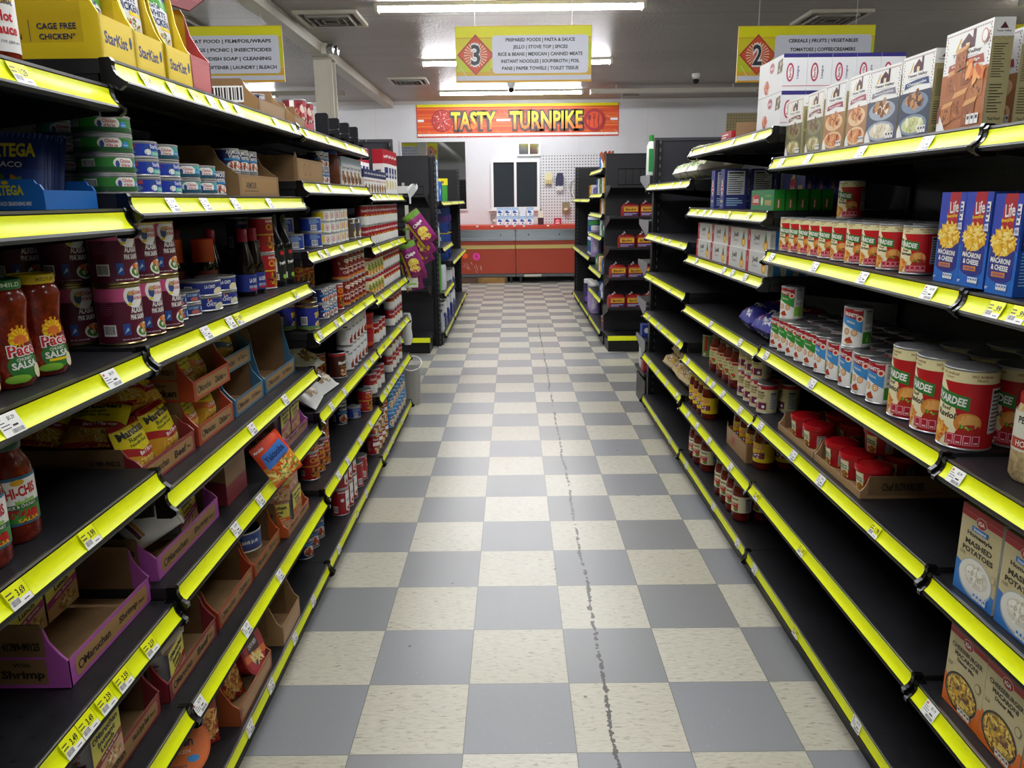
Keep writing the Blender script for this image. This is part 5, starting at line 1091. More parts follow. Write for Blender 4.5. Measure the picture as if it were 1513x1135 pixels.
# cups, bowls
def lunch(trim, word):
    """paper sleeve printed on its front and top, foam cup showing at the open side"""
    t = empty('noodle_cup'); w = .098; h = .098; mb = MB(); th = .0012
    for b in ((-w/2, -w/2+th, -.03, 0), (w/2-th, w/2, -.03, 0)): pass
    mb.box(-w/2, w/2, -w/2, -w/2+th, 0, h, P('#ded4c0')); mb.box(-w/2, w/2, w/2-th, w/2, 0, h, P('#ded4c0')); mb.box(-w/2, w/2, -w/2, w/2, h-th, h, P('#ded4c0')); mb.box(-w/2, w/2, -w/2, w/2, 0, th, P('#ded4c0')); mb.build('sleeve', t)
    def face(dim, hh): return R(0, 0, dim, hh, '#e6dc5a') + G([(0, 0), (dim, 0), (dim, hh*.42), (0, hh*.24)], '#d9a88a') + FOOD(dim*.62, hh*.16, dim*.3, hh*.14, ['#e8c88a', '#c87a5a', '#8aa04a', '#f2e0b8', '#b8502a'], 40, .2, 5, 2.4) + G([(0, hh*.24), (dim, hh*.42), (dim, hh*.56), (0, hh*.38)], trim) + T(word, dim*.55, hh*.41, dim*.6, hh*.07, 'white', .18) + T('Maruchan', dim*.54, hh*.87, dim*.74, hh*.13, 'ink', .03, .07) + T('Instant', dim*.5, hh*.71, dim*.6, hh*.12, 'ink', .05, .07) + T('Lunch', dim*.5, hh*.57, dim*.46, hh*.11, 'ink', .08, .07) + E(dim*.1, hh*.85, dim*.06, hh*.06, 'ink', 14) + E(dim*.1, hh*.85, dim*.035, hh*.035, '#e6dc5a', 12)
    mb = MB(); art(mb, face(w, h), on_plane((-w/2, -w/2, 0), (1, 0, 0), (0, 0, 1)), lim=(0, 0, w, h)); mb.build('front_print', t)
    mb = MB(); art(mb, R(0, 0, w, w, '#a88a72') + E(w*.5, w*.45, w*.42, w*.36, trim, 24) + E(w*.5, w*.45, w*.36, w*.30, '#c8a888', 24) + FOOD(w*.5, w*.45, w*.32, w*.27, ['#e8c88a', '#b8705a', '#8aa04a', '#f2e0b8'], 44, .18, 6, 2.4) + G([(0, w*.8), (w, w*.86), (w, w), (0, w)], '#e6dc5a') + T('Maruchan', w*.5, w*.92, w*.7, w*.08, 'ink', .04, .06), on_plane((-w/2, -w/2, h), (1, 0, 0), (0, 1, 0)), lim=(0, 0, w, w)); mb.build('top_print', t)
    mb = MB(); mb.lathe([(0, .002), (.031, .002), (.0455, .085), (.0475, .086), (.0475, .09), (.045, .091), (0, .091)], P('#dcdce0'), 26)
    fn = lambda u, v, l: ((.031+(v-.002)*.175+.0004+l)*math.sin(u/.038), -(.031+(v-.002)*.175+.0004+l)*math.cos(u/.038), v)
    for s in (-1, 1):
        o = [T('Maruchan', s*.06, .066, .04, .008, '#6a2f5a', 0, .05), T('Instant', s*.06, .053, .036, .010, '#d9703a', 0, .05), T('Lunch', s*.06, .040, .032, .010, '#d9703a', 0, .05), G([(s*.06-.025, .02), (s*.06+.025, .024), (s*.06+.025, .030), (s*.06-.025, .026)], '#6a2f4a')]
        for q in o: art(mb, q, fn, du=.008)
    mb.build('foam_cup', t)
    return Proto(t, 'instant noodles')
u_shrimp = lunch('#b03a8a', 'with Shrimp'); u_beef = lunch('#b3202a', 'Beef Flavor'); u_spicy = lunch('#8f2a1c', 'Hot & Spicy Beef'); u_chick = lunch('#e0702a', 'Chicken')
def redbowl():
    t = empty('pasta_bowl'); r = .05; mb = MB(); mb.lathe([(0, 0), (.036, 0), (.0395, .004), (.045, .058), (.045, .06)], P('#b3141f'), 32); mb.build('bowl', t)
    fn = lambda u, v, l: ((.0395+v*.1+.0004+l)*math.sin(u/.042), -(.0395+v*.1+.0004+l)*math.cos(u/.042), v)
    mb = MB(); art(mb, R(-.024, .006, .006, .054, '#efe6bd') + G([(-.026, .032), (.010, .028), (.010, .038), (-.026, .044)], '#2d7a30') + T('BOYARDEE', -.008, .0355, .03, .006, 'white', -.1, .05) + FOOD(-.008, .016, .012, .009, ['#e08a2a', '#c8541c', 'leaf'], 14, .35) + NUT(.03, .012, .024, .032) + R(.03, .006, .054, .011, 'gold'), fn, du=.008); mb.build('label', t)
    mb = MB(); mb.lathe([(.046, .056), (.048, .058), (.049, .068), (.0475, .072), (.044, .0735), (.042, .071), (0, .0715)], mat('red_plastic_lid', '#b8141f', .25), 36); mb.build('lid', t)
    return Proto(t, 'bowl')
u_bowl = redbowl()
# noodle bags
def ramen(trim, word): 
    w, h = .13, .115
    return R(-w/2, 0, w/2, h, '#f0dc1c') + G([(-w/2, 0), (w/2, 0), (w/2, h*.34), (0, h*.28), (-w/2, h*.46)], '#d9a02c') + FOOD(.012, h*.18, w*.4, h*.15, ['#f0cf5a', '#e0a83a', '#fae69a', '#c8862a'], 70, .13, 4, 4.) + G([(-w/2, h*.46), (0, h*.28), (w/2, h*.34), (w/2, h*.48), (0, h*.42), (-w/2, h*.62)], trim) + T(word, .016, h*.39, w*.5, h*.08, 'white', .05, .04) + T('Maruchan', -.004, h*.82, w*.74, h*.15, 'ink', .06, .09) + T('Ramen', -.006, h*.68, w*.4, h*.08, '#3a5a2a', .06) + T('Noodle Soup', -.002, h*.58, w*.5, h*.08, '#3a5a2a', .06) + R(-w/2, h*.92, w/2, h, trim)
u_rbeef = pouch('ramen_noodle_bag', 'noodle bag', .118, .115, .045, '#b3202a', ramen('#b3202a', 'Beef Flavor'), wr=.8, seed=1)
u_rchick = pouch('ramen_noodle_bag', 'noodle bag', .105, .115, .045, '#d9502a', ramen('#e0702a', 'Chicken'), wr=.8, seed=2)
u_rblue = pouch('ramen_noodle_bag', 'noodle bag', .105, .115, .045, '#24408a', ramen('#24408a', 'Soy Sauce'), wr=.8, seed=3)
w, h = .10, .14
u_yaki = pouch('noodle_pouch', 'noodle pouch', w, h, .03, '#d9441c', R(-w/2, 0, w/2, h*.5, '#e08a2a') + FOOD(0, h*.26, w*.44, h*.24, ['#f0cf5a', '#e0862a', '#7aa03a', '#fae69a', '#c8501c'], 110, .12, 8, 3.6) + G([(-w*.4, h*.44), (w*.42, h*.5), (w*.38, h*.84), (-w*.36, h*.78)], '#3f78c8') + T('Yakisoba', 0, h*.66, w*.68, h*.15, '#1f2f6a', .07, .07) + T('CHICKEN', .01, h*.5, w*.4, h*.05, '#7a3a1c', .06) + T('Maruchan', -.03, h*.9, w*.3, h*.06, 'white'), wr=.5, seed=4)
w, h = .104, .17
u_star = pouch('chicken_pouch', 'pouch', w, h, .03, '#24317a', G([(-w*.46, h*.2), (w*.46, h*.14), (w*.46, h*.66), (-w*.46, h*.72)], '#e8e8ea') + G([(-w*.46, h*.66), (w*.46, h*.58), (w*.46, h*.70), (-w*.46, h*.76)], '#4a9a34') + T('StarKist', 0, h*.84, w*.84, h*.1, 'white', -.1, .06) + T('PREMIUM', -.01, h*.6, w*.4, h*.045, '#2a3a6a', 0) + T('WHITE', .0, h*.52, w*.55, h*.08, '#2a3a6a', 0, .05) + T('CHICKEN', 0, h*.42, w*.7, h*.09, '#2a3a6a', 0, .05) + R(w*.05, h*.33, w*.4, h*.37, 'yellow') + FOOD(0, h*.2, w*.36, h*.11, ['#5f8a34', '#d9c8a0', '#c83a2a', '#8ab04a', '#f2ead0'], 60, .16, 5, 1.6), wr=.9, seed=5)
w, h = .105, .12
u_taco = pouch('seasoning_packet', 'packet', w, h, .008, '#27407f', G([(-w*.5, h*.52), (w*.5, h*.50), (w*.5, h*.98), (-w*.5, h*.98)], '#20346c') + T('ORTEGA', 0, h*.76, w*.76, h*.2, '#d9c82a', .05, .09) + T('TACO', 0, h*.56, w*.4, h*.08, 'white') + FOOD(0, h*.22, w*.36, h*.16, ['#c8862a', '#8a2a1c', '#6a8a34'], 26, .2, 5), wr=.6, seed=6)
w, h = .14, .175
u_chow = pouch('chow_mein_bag', 'noodle bag', w, h, .04, '#a3181f', G([(-w*.5, h*.3), (w*.1, h*.36), (w*.16, h*.7), (-w*.5, h*.72)], '#151515') + T('CHOW', -w*.18, h*.58, w*.4, h*.1, 'white', .12, .06) + T('MEIN', -w*.16, h*.46, w*.36, h*.1, 'white', .12, .06) + R(-w*.3, h*.8, w*.1, h*.86, '#c8b060') + FOOD(w*.22, h*.3, w*.24, h*.3, ['#d98a3a', '#f0b860', '#a85a1c', '#f6d28a'], 70, .12, 3, 5.), wr=.7, seed=7)
w, h = .2, .26
u_white = pouch('mix_bag', 'bag', w, h, .05, '#d9d9d6', G([(-w*.3, h*.15), (w*.2, h*.1), (w*.36, h*.5), (-w*.2, h*.55)], '#8f6f3a') + G([(-w*.45, h*.65), (w*.3, h*.6), (w*.4, h*.82), (-w*.4, h*.86)], '#b3945a') + T('Pioneer', 0, h*.72, w*.6, h*.1, 'white', .05, .06) + FOOD(0, h*.3, w*.3, h*.14, ['#6a4a24', '#e8dcc0', '#a8845a'], 22, .3, 4), wr=1.5, seed=8, lumps=.12)
w, h = .19, .25
def beanbag(c, c2, c3): return G([(-w*.42, h*.25), (w*.42, h*.2), (w*.42, h*.75), (-w*.42, h*.8)], c2) + E(0, h*.52, w*.26, h*.12, c, 16) + T('Noodles', 0, h*.52, w*.4, h*.08, 'yellow') + FOOD(0, h*.5, w*.48, h*.46, [c3, '#e8e0c8', '#f2eee0', c2], 70, .07, 4, 2.) + G([(-w*.45, h*.03), (w*.45, h*.03), (w*.42, h*.17), (-w*.42, h*.14)], c2) + E(-w*.15, h*.1, w*.14, h*.05, c, 12) + FOOD(0, h*.1, w*.42, h*.07, [c3, 'white', c], 22, .22, 5, 1.6)
u_egg = pouch('egg_noodle_bag', 'bag', w, h, .09, '#cdbb8c', beanbag('#4a2f8a', '#c8a02c', '#d9c8a0'), wr=1.3, seed=9, lumps=.10, fat=True)
u_rice = pouch('rice_bag', 'bag', w, h, .08, '#cfc8bc', beanbag('#5a8a3a', '#a8b880', '#b8485a'), wr=1.3, seed=10, lumps=.1, fat=True)
u_bluebag = pouch('macaroni_bag', 'bag', w, h, .09, '#2f2f9a', R(-w*.5, h*.5, w*.5, h*.92, '#8a2a4a') + T('SKINNER', 0, h*.66, w*.7, h*.1, 'yellow', .05, .05) + T('Mac', 0, h*.3, w*.5, h*.14, 'white', .1, .06) + E(-w*.2, h*.12, w*.12, h*.06, '#c8304a', 12) + G([(0, h*.03), (w*.4, h*.05), (w*.3, h*.14)], '#d8d8f0') + T('MAC', w*.12, h*.1, w*.3, h*.06, 'white'), wr=1.6, seed=11, lumps=.06, fat=True)
w, h = .12, .24
u_chip = pouch('hanging_chip_bag', 'bag of chips', w, h, .05, '#8a1f6a', R(-w*.5, h*.84, w*.5, h, '#5a8a1c') + E(0, h*.4, w*.3, h*.14, '#e8d85a', 14) + E(w*.05, h*.22, w*.2, h*.09, '#f0e27a', 12) + T('Chips', 0, h*.64, w*.6, h*.12, 'white', .2, .05) + R(-w*.5, 0, -w*.4, h*.8, '#f0c82a') + FOOD(0, h*.34, w*.3, h*.2, ['#f2e07a', '#c8304a', '#e8c83a'], 16, .3, 3, 1.2), wr=1.0, seed=12, lumps=.05)
# bread
def bread():
    t = empty('bread_loaf'); mb = MB(); w, d, h = .155, .15, .115
    sec = [(-.5, .0), (.5, .0), (.52, .35), (.50, .75), (.40, .95), (.2, 1.0), (-.2, 1.0), (-.40, .95), (-.50, .75), (-.52, .35)]
    def f(a, b):
        k = (1-abs(2*b-1)**6)*.12+.88; i = a*10; j = int(i) % 10; q = i-int(i); p0, p1 = sec[j], sec[(j+1) % 10]; return ((p0[0]+(p1[0]-p0[0])*q)*w*k, (b-.5)*d, (p0[1]+(p1[1]-p0[1])*q)*h*k)
    mb.grid(f, 20, 8, P('#a8241f')); 
    e0 = [f(i/20, 0) for i in range(20)]; e1 = [f(i/20, 1) for i in range(20)]
    mb.poly(e0[::-1], P('#a8241f')); mb.poly(e1, P('#a8241f')); mb.build('bag', t)
    mb = MB(); a = R(-w*.42, h*.38, w*.42, h*.72, '#e0b82a') + T('Bimbo', 0, h*.55, w*.62, h*.2, '#7a1a14', .05, .05) + R(-w*.44, h*.03, w*.44, h*.3, '#2a2f6a') + LINES(-w*.4, h*.06, w*.8, h*.2, 2, '#d8c8e0', .5) + R(-w*.44, h*.76, w*.44, h*.8, '#e08a6a')
    art(mb, a, on_plane((0, -d/2-.001, 0), (1, 0, 0), (0, 0, 1))); mb.build('front_print', t)
    mb = MB(); mb.lathe([(.003, 0), (.008, .01), (.004, .025), (.016, .04)], P('#cfc0c4'), 10, M=Matrix.Translation((-w*.3, -.02, h*.97)) @ Matrix.Rotation(.9, 4, 'Y')); mb.build('twisted_neck', t)
    return Proto(t, 'bread')
u_bread = bread()
def rollpack(name, w, d, h, bg, front, cat='paper goods', soft=.03, side=None):
    t = empty(name); mb = MB()
    def f(a, b):
        an = 2*PI*a; c, s = math.cos(an), math.sin(an); k = (abs(c)**6+abs(s)**6)**(-1/6); e = 1-.06*max(0, abs(2*b-1)-.8)*5; return (w/2*c*k*e, d/2*s*k*e, b*h)
    mb.grid(f, 28, 8, P(bg)); mb.poly([f(i/28, 1) for i in range(28)], P('#e8e8ee')); mb.build('wrapped_pack', t)
    mb = MB(); art(mb, front, on_plane((-w/2*.97, -d/2-.001, 0), (1, 0, 0), (0, 0, 1)), lim=(0, 0, w*.97, h)); mb.build('front_print', t)
    if side is not None: mb = MB(); art(mb, side, on_plane((w/2+.001, -d/2, 0), (0, 1, 0), (0, 0, 1))); mb.build('side_print', t); mb = MB(); art(mb, side, on_plane((-w/2-.001, d/2, 0), (0, -1, 0), (0, 0, 1))); mb.build('side_print', t)
    return Proto(t, cat)
# ================================================================ stocking the shelves
HL, HR = PI/2, -PI/2          # fronts turned to the aisle, on the noodle side and on the pasta side
g = rnd.uniform
def row(pr, xs, z, rz, fmt, jit=.06, group=None, stack=1, h=0., start=0):
    """articles in line; each label says its place in the line"""
    n = 0
    for (x, y) in xs:
        for k in range(stack):
            lab = fmt.format(o=ORD[start+n], lv=('bottom', 'upper', 'top')[k] if stack > 1 else '')
            pr.put(x, y, z+.0008+k*(h+.0006), rz+g(-jit, jit), lab, group)
        n += 1
# --- noodle side, bay beside the camera
b_hot.put(-.775, 1.244, 1.6438, HL-.5, 'red hot sauce bottle with a white label, standing alone on the top shelf')
DKRAFT_ = DKRAFT; DKRAFT = P('#1f6fc4'); ort = tray('seasoning_carton', .16, .20, .048, .03, '#1f6fc4', R(0, 0, .2, .1, '#1f6fc4'), R(0, 0, .2, .2, '#1f6fc4') + T('ORTEGA', .141, .031, .056, .016, '#e8e01c', 0, .09) + T('ORIGINAL TACO SEASONING MIX', .141, .010, .078, .0065, 'white', 0, .05) + E(.141, .043, .006, .003, 'yellow', 8), inner=P('#1f6fc4'), ears=.012, hside=.048); DKRAFT = DKRAFT_
ort.put(-.853, 1.352, 1.4318, HL, 'blue open carton of taco seasoning packets')
for k in range(8):
    u_taco.put(-.825-.004*k, 1.292+.0165*k, 1.4395, .22+g(-.1, .1), f'dark blue taco seasoning packet, {ORD[k]} from the front of its blue carton', None, (-.30+.02*k, .08+g(-.05, .05)))
pz = 1.1658
j_pacem.put(-.79, 1.262, pz, HL-.35, 'salsa jar with a yellow medium lid, next to the stacked salmon cans')
j_paceg.put(-.79, 1.172, pz, HL-.3, 'salsa jar with a green mild lid at the shelf front, between two others')
j_paceg.put(-.79, 1.080, pz, HL-.5, 'salsa jar with a green lid, cut by the picture edge')
for i, y in enumerate((1.262, 1.172, 1.08)): j_pacem.put(-.883, y, pz, HL-.3, f'yellow lidded salsa jar in the second row, {ORD[i]} from the salmon')
j_chi.put(-.79, 1.125, .9298, HL-.6, 'picante jar with a white label and dark green lid, the fuller one in view')
j_chi.put(-.775, 1.030, .9298, HL-.6, 'picante jar with a dark green lid, cut off by the picture edge')
# --- canned salmon
for i, y in enumerate((1.504, 1.594, 1.684)):
    for k in range(2): c_salmon.put(-.775, y, 1.1728+k*.1156, HL-.42+g(-.05, .05), f'maroon and pink salmon can, {("lower", "upper")[k]} of the {ORD[i]} stack from the salsa jars')
for j, x in enumerate((-.868, -.961)):
    for k in range(2): c_salmon.put(x, 1.504, 1.1728+k*.1156, HL-.6, f'maroon salmon can in the shade, {("lower", "upper")[k]} one, {ORD[j+1]} row from the shelf edge')
for i, (x, y) in enumerate(((-.80, 1.79), (-.80, 1.872))):
    for k in range(2): c_small.put(x, y, 1.1728+k*.0306, HL-.6, f'small blue spread can, {("lower", "upper")[k]} of the {ORD[i]} pair beside the salmon')
for i, (x, y) in enumerate(((-.80, 1.965), (-.80, 2.075), (-.91, 1.945))):
    for k in range(2): (c_lachoy if k == 0 else c_lachoy_t).put(x, y, 1.1728+k*.0386, HL-.75, f'dark blue vegetable can, {("lower", "upper")[k]} of the {("first", "second", "rear")[i]} pair before the soy bottles')
for i, (x, y) in enumerate(((-.79, 2.28), (-.785, 2.35), (-.88, 2.27), (-.96, 2.22))): b_soy.put(x, y, 1.1728, HL-.5, f'soy sauce bottle with a red cap, {ORD[i]} from the shelf edge')
for i, (x, y) in enumerate(((-.86, 2.16), (-.935, 2.13), (-1.01, 2.16))): b_orange.put(x, y, 1.1728, HL-.5, f'dark bottle with an orange wrapped neck, {ORD[i]} from the shelf edge')
for i, (x, y) in enumerate(((-.78, 2.545), (-.775, 2.622))): b_black.put(x, y, 1.1728, HL-.85, f'tall black glass bottle, {ORD[i]} after the red chili cans')
for k in range(2): c_hormel.put(-.79, 2.455, 1.1728+k*.1116, HL-.3, f'red chili can, {("lower", "upper")[k]} of the pair beside the black bottles')
for k in range(2): c_armour.put(-.875, 2.50, 1.1728+k*.1116, HL-.6, f'navy stew can behind the red chili, {("lower", "upper")[k]} of the pair')
# --- eye level tuna
for k in range(4): c_tuna.put(-.775, 1.525, 1.4578+k*.0354, HL-.75+(.45 if k < 2 else 0), f'green flat tuna can, {("bottom", "second", "third", "top")[k]} of the tall green stack')
for k in range(4): c_tunas.put(-.885, 1.585, 1.4578+k*.035, HL-.9, f'teal flat tuna can behind the green stack, {("bottom", "second", "third", "top")[k]} one')
for i, y in enumerate((1.635, 1.735)):
    for k in range(3 if i == 0 else 2): c_star.put(-.768, y, 1.4578+k*.035, HL-.6+g(-.1, .1), f'royal blue tuna can, {("bottom", "second", "top")[k]} of the {ORD[i]} blue stack')
c_tunas.put(-.768, 1.735, 1.4578+.07, HL-.6, 'teal tuna can lying on top of the second blue stack')
for i, y in enumerate((1.845, 1.945)):
    for k in range(2): c_tunas.put(-.768, y, 1.4578+k*.035, HL-.6+g(-.1, .1), f'teal tuna can, {("lower", "upper")[k]} of the {ORD[i]} teal pair before the carton')
for k in range(1): c_vienna.put(-.77, 2.04, 1.4578, HL-.6, 'small navy can standing alone between teal tuna and the open carton')
tk = tray('open_carton', .36, .21, .13, .055, '#9b7a50', T('ARMOUR', .1, .028, .09, .018, 'ink') + R(.04, .012, .16, .014, 'ink'), [], ears=.06)
tk.put(-.835, 2.30, 1.4578, HL, 'torn brown carton of small navy cans on the eye level shelf')
for j in range(3):
    for k in range(2): c_vienna.put(-.775, 2.175+j*.075, 1.4615+k*.0606, HL-.5, f'small navy sausage can inside the torn carton, {("lower", "upper")[k]} of the {ORD[j]} pair')
# --- top shelf
def ycart():
    t = tray('pouch_carton', .125, .32, .20, .075, 'yellow', T('StarKist', .055, .04, .085, .022, 'navy', 0, .05) + E(.11, .045, .006, .012, 'navy', 6), T('WEAR. EAT. GO.', .16, .16, .15, .018, 'navy') + T('WILD', .09, .055, .03, .010, 'navy') + T('TUNA', .09, .038, .035, .010, 'navy') + R(.118, .03, .119, .065, 'navy') + T('WILD', .157, .055, .03, .010, 'navy') + T('SALMON', .157, .038, .05, .010, 'navy') + R(.196, .03, .197, .065, 'navy') + T('CAGE FREE', .245, .055, .07, .010, 'navy') + T('CHICKEN*', .245, .038, .065, .010, 'navy'), inner=P('yellow'), ears=.03, panel='yellow')
    return t
_dk = DKRAFT; DKRAFT = P('#e0bd10'); yc = ycart(); rc_ = tray('pouch_carton', .12, .30, .20, .08, '#b8484a', [], [], inner=P('#b8484a'), ears=.05, panel='#c85a5c'); DKRAFT = _dk
for i, (y, x) in enumerate(((1.527, -.885), (1.668, -.89), (1.81, -.89))):
    yc.put(x, y, 1.6908, HL, f'bright yellow pouch carton on the top shelf, {ORD[i]} from the hot sauce bottle')
    for k in range(2 if i else 1): u_star.put(x+.115-.045*k, y, 1.697+.055*(i > 0), HL-.25*(i > 0), f'navy and white chicken pouch standing in the {ORD[i]} yellow carton, {("front", "rear")[k]} one', None, (-.12, .06))
rc_.put(-.885, 1.945, 1.6908, HL, 'pinkish red open carton after the yellow ones on the top shelf')
mb = MB(); mb.box(0, .003, 0, .07, 0, .09, mat('maroon_flap', '#6a3a3c', .8)); o = mb.build('carton_flap', rc_.root, (.035, -.1, .0)); o.location = (.02, -.13, .19); o.rotation_euler = (.5, .9, .3)
tk2 = tray('open_carton', .27, .19, .095, .04, '#9b7a50', [], BAR(.05, .03, .11, .045, 'ink'), ears=.04)
tk2.put(-.825, 2.48, 1.6908, HL, 'brown carton with a bar code on the top shelf')
c_vienna.put(-.775, 2.45, 1.695, HL, 'navy can in the brown top shelf carton'); 
tk3 = tray('open_carton', .13, .12, .075, .03, '#9b7a50', [], [], ears=.03); tk3.put(-.785, 2.765, 1.6878, HL, 'small brown carton beside the oval ham cans')
ham = can('ham_can', 'can', .042, .105, '#8f2a34', FOOD(0, .06, .03, .035, ['#c8505a', '#e8a0a0', '#7a1a24', '#efe0d0'], 26, .3, 2, 1.4) + R(-.05, .0, -.034, .105, 'white') + E(0, .02, .02, .012, '#d9707a', 14), tab=False)
for i, y in enumerate((2.90, 3.0)): ham.put(-.775, y, 1.6878, HL-.5, f'red picture ham can on the top shelf, {ORD[i]} after the small carton')
for i in range(4):
    t = tag(empty('shelf_pusher', (-.755, 3.22+.2*i, 1.6878), 1.3), f'black spring clip standing on the top shelf, {ORD[i]} after the ham cans', 'clip')
    mb = MB(); mb.box(-.012, .012, -.055, .055, 0, .012, BLK2); mb.build('foot', t)
    mb = MB(); mb.prism([(-.028, .012), (.028, .012), (.028, .088), (.022, .094), (-.022, .094), (-.028, .088)], -.004, .004, mat('clip_plastic', '#26262a', .4), 'x'); mb.build('plate', t)
    mb = MB(); mb.tube([(.004+.02*math.sin(k*PI/7), -.045-.02*math.cos(k*PI/7), .03) for k in range(8)], .003, mat('spring_steel', '#5a5a5e', .3, .8), 6); mb.build('spring', t)
# --- noodle cartons
FPR = lambda w, word: T('Maruchan', w*.30, .024, w*.30, .016, '#2a1c14', 0, .07) + T(word, w*.68, .024, w*.24, .018, '#2a1c14', 0, .07) + T('Flavor', w*.86, .022, w*.08, .008, '#2a1c14') + E(w*.12, .024, .009, .009, '#2a1c14', 14) + E(w*.12, .024, .006, .006, '#a98352', 12)
def nt(w, trim, word, code, d=.34, hb=.085, hf=.047, big=False, tilt=False):
    q = d-.078; sp = T(code, q+.004, hb*.66, .064, hb*.13, '#1c1410', 0, .04)
    if big: sp += R(0, 0, .4, hb*.50, trim) + R(q-.045, hb*.06, q+.042, hb*.46, '#8f6f48') + T(word, q, hb*.2, .074, hb*.17, '#1c1410', 0, .08) + T('Flavor' if word != 'Shrimp' else 'With', q, hb*.37, .03, hb*.07, '#1c1410')
    else: sp += R(0, 0, .4, hb*.10, trim)
    return tray('noodle_carton', w, d, hb, hf, trim, FPR(w, word), sp, ears=.034)
t_beef = nt(.262, '#96303a', 'Beef', '41789-90212'); t_beef.put(-.925, 1.604, .8728, HL, 'brown and maroon beef carton full of loose ramen bags')
t_chk = nt(.232, '#b34424', 'Chicken', '41789-90211', hb=.108, big=True)
for k in range(2): t_chk.put(-.925, 1.872, .8728+k*.1095, HL, f'orange chicken ramen carton, {("lower", "upper")[k]} of the stacked pair')
t_blu = nt(.24, '#3f7090', 'Soy Sauce', '41789-00214', hb=.108, big=True)
for k in range(2): t_blu.put(-.925-.03*k, 2.125, .8728+k*.1095, HL, f'blue trimmed ramen carton, {("lower", "upper")[k]} of its stack')
t_bl2 = nt(.33, '#3f7090', 'Soy Sauce', '41789-00214', hb=.20); t_bl2.put(-.925, 2.425, .8728, HL, 'tall empty blue trimmed carton at the end of the noodle shelf')
# loose ramen bags
def bags(pr, spots, fmt):
    for i, (x, y, z, tx, ty, rz) in enumerate(spots): pr.put(x, y, z, rz, fmt.format(o=ORD[i]), None, (tx, ty))
bags(u_rbeef, [(-.79, 1.54, .884, -.30, .03, HL), (-.79, 1.668, .888, -.30, -.03, HL)], 'beef ramen bag leaning at the carton front, {o} from the salsa bay')
bags(u_rbeef, [(-.865, 1.49, .958, -.95, 0, .08), (-.99, 1.50, .96, -1.05, .05, -.1), (-1.07, 1.60, .985, -1.1, -.05, .2), (-.86, 1.60, 1.012, -1.1, -.1, .35), (-.975, 1.61, 1.03, -1.15, .1, -.1), (-.83, 1.69, .985, -.75, 0, HL-.2)], 'red and yellow beef ramen bag on the heap, {o} counted from the salsa jars')
bags(u_rchick, [(-.80, 1.815, .884, -.3, .0, HL), (-.80, 1.928, .884, -.25, -.0, HL)], 'chicken ramen bag in the lower orange carton, {o} of the two')
bags(u_rchick, [(-.80, 1.82, .994, -.3, .0, HL), (-.81, 1.93, .994, -.45, -.0, HL)], 'chicken ramen bag in the upper orange carton, {o} of the two')
bags(u_rblue, [(-.83, 2.07, .994, -.35, .0, HL), (-.83, 2.18, .994, -.3, -.0, HL), (-.92, 2.125, 1.0, -.6, .0, HL)], 'blue and yellow ramen bag in the upper blue carton, {o} one')
# --- cup noodle shelves
t_shr = nt(.345, '#b458ae', 'Shrimp', '41789-90125', hb=.095, hf=.05); t_shr.put(-.925, 1.652, .6648, HL, 'purple edged shrimp carton holding tilted noodle cups')
t = tag(empty('foam_noodle_cup', (-.835, 1.53, .733), -.75), 'white foam noodle cup lying tilted in the upper shrimp carton', 'instant noodles'); t.rotation_euler = (-1.05, 0, -.75)
mb = MB(); mb.lathe([(0, 0), (.033, 0), (.048, .100), (.0505, .101), (.0505, .106), (.047, .107)], P('#e4e4e8'), 30); mb.build('foam_cup', t)
mb = MB(); mb.lathe([(.0495, .1072), (.0495, .1085), (0, .1085)], P('#d9dadf'), 30); mb.build('paper_lid', t)
fn = lambda u, v, l: ((.033+v*.15+.0004+l)*math.sin(u/.041), -(.033+v*.15+.0004+l)*math.cos(u/.041), v)
mb = MB()
for q in (R(-.06, .014, .06, .022, '#6a2f4a'), R(-.06, .024, .06, .030, '#d9863a'), T('Maruchan', .0, .086, .05, .010, '#7a2f5a', 0, .05), T('Instant', .0, .068, .045, .013, '#d9703a', 0, .05), T('Lunch', .0, .050, .04, .013, '#d9703a', 0, .05), LINES(-.062, .05, .03, .035, 5, '#8a5a7a', .3)): art(mb, q, fn, du=.008)
mb.build('cup_print', t)
u_shrimp.put(-.83, 1.72, .6700, HL, 'noodle cup standing in the upper shrimp carton', None, (-.08, 0))
u_shrimp.put(-.96, 1.55, .6700, HL-.1, 'noodle cup in the shade of the upper shrimp carton')
t_shr2 = nt(.30, '#b458ae', 'Shrimp', '41789-90125', hb=.118, hf=.05, big=True, d=.36); t_shr2.put(-.94, 1.304, .6388, HL, 'large purple edged shrimp carton on the bay beside the camera')
for i, (x, y) in enumerate(((-.90, 1.205), (-.90, 1.31), (-1.005, 1.205), (-.80, 1.195))):
    if i == 3: continue
    u_shrimp.put(x, y, .6430+(.055 if i < 2 else .04), HL+(0 if i < 2 else .05), f'shrimp noodle cup in a yellow sleeve, {ORD[i]} one in the large shrimp carton')
up = box('upturned_carton', 'carton', .15, .26, .125, '#8f6f4b', R(0, 0, .15, .05, '#8f2f3a'), R(0, 0, .26, .06, '#7a2733') + G([(.0, .06), (.26, .06), (.1, .09)], '#7a2733') + R(.02, .018, .11, .045, '#9b7850') + T('FLAVOR', .065, .03, .07, .014, '#1c1410', 0, .08), body=DKRAFT, sidebg='#8a6a46')
up.put(-.885, 1.965, .6648, HL, 'brown and maroon carton lettered flavor, upside down')
u_yaki.put(-.655, 2.11, .665, HL-.75, 'orange yakisoba pouch hanging over the shelf edge', None, (-.12, -.5))
t_shr3 = nt(.265, '#b458ae', 'Shrimp', '41789-90125', hb=.098, hf=.03, big=True); t_shr3.put(-.905, 2.49, .6648, HL, 'smaller shrimp carton at the far end of the noodle bay')
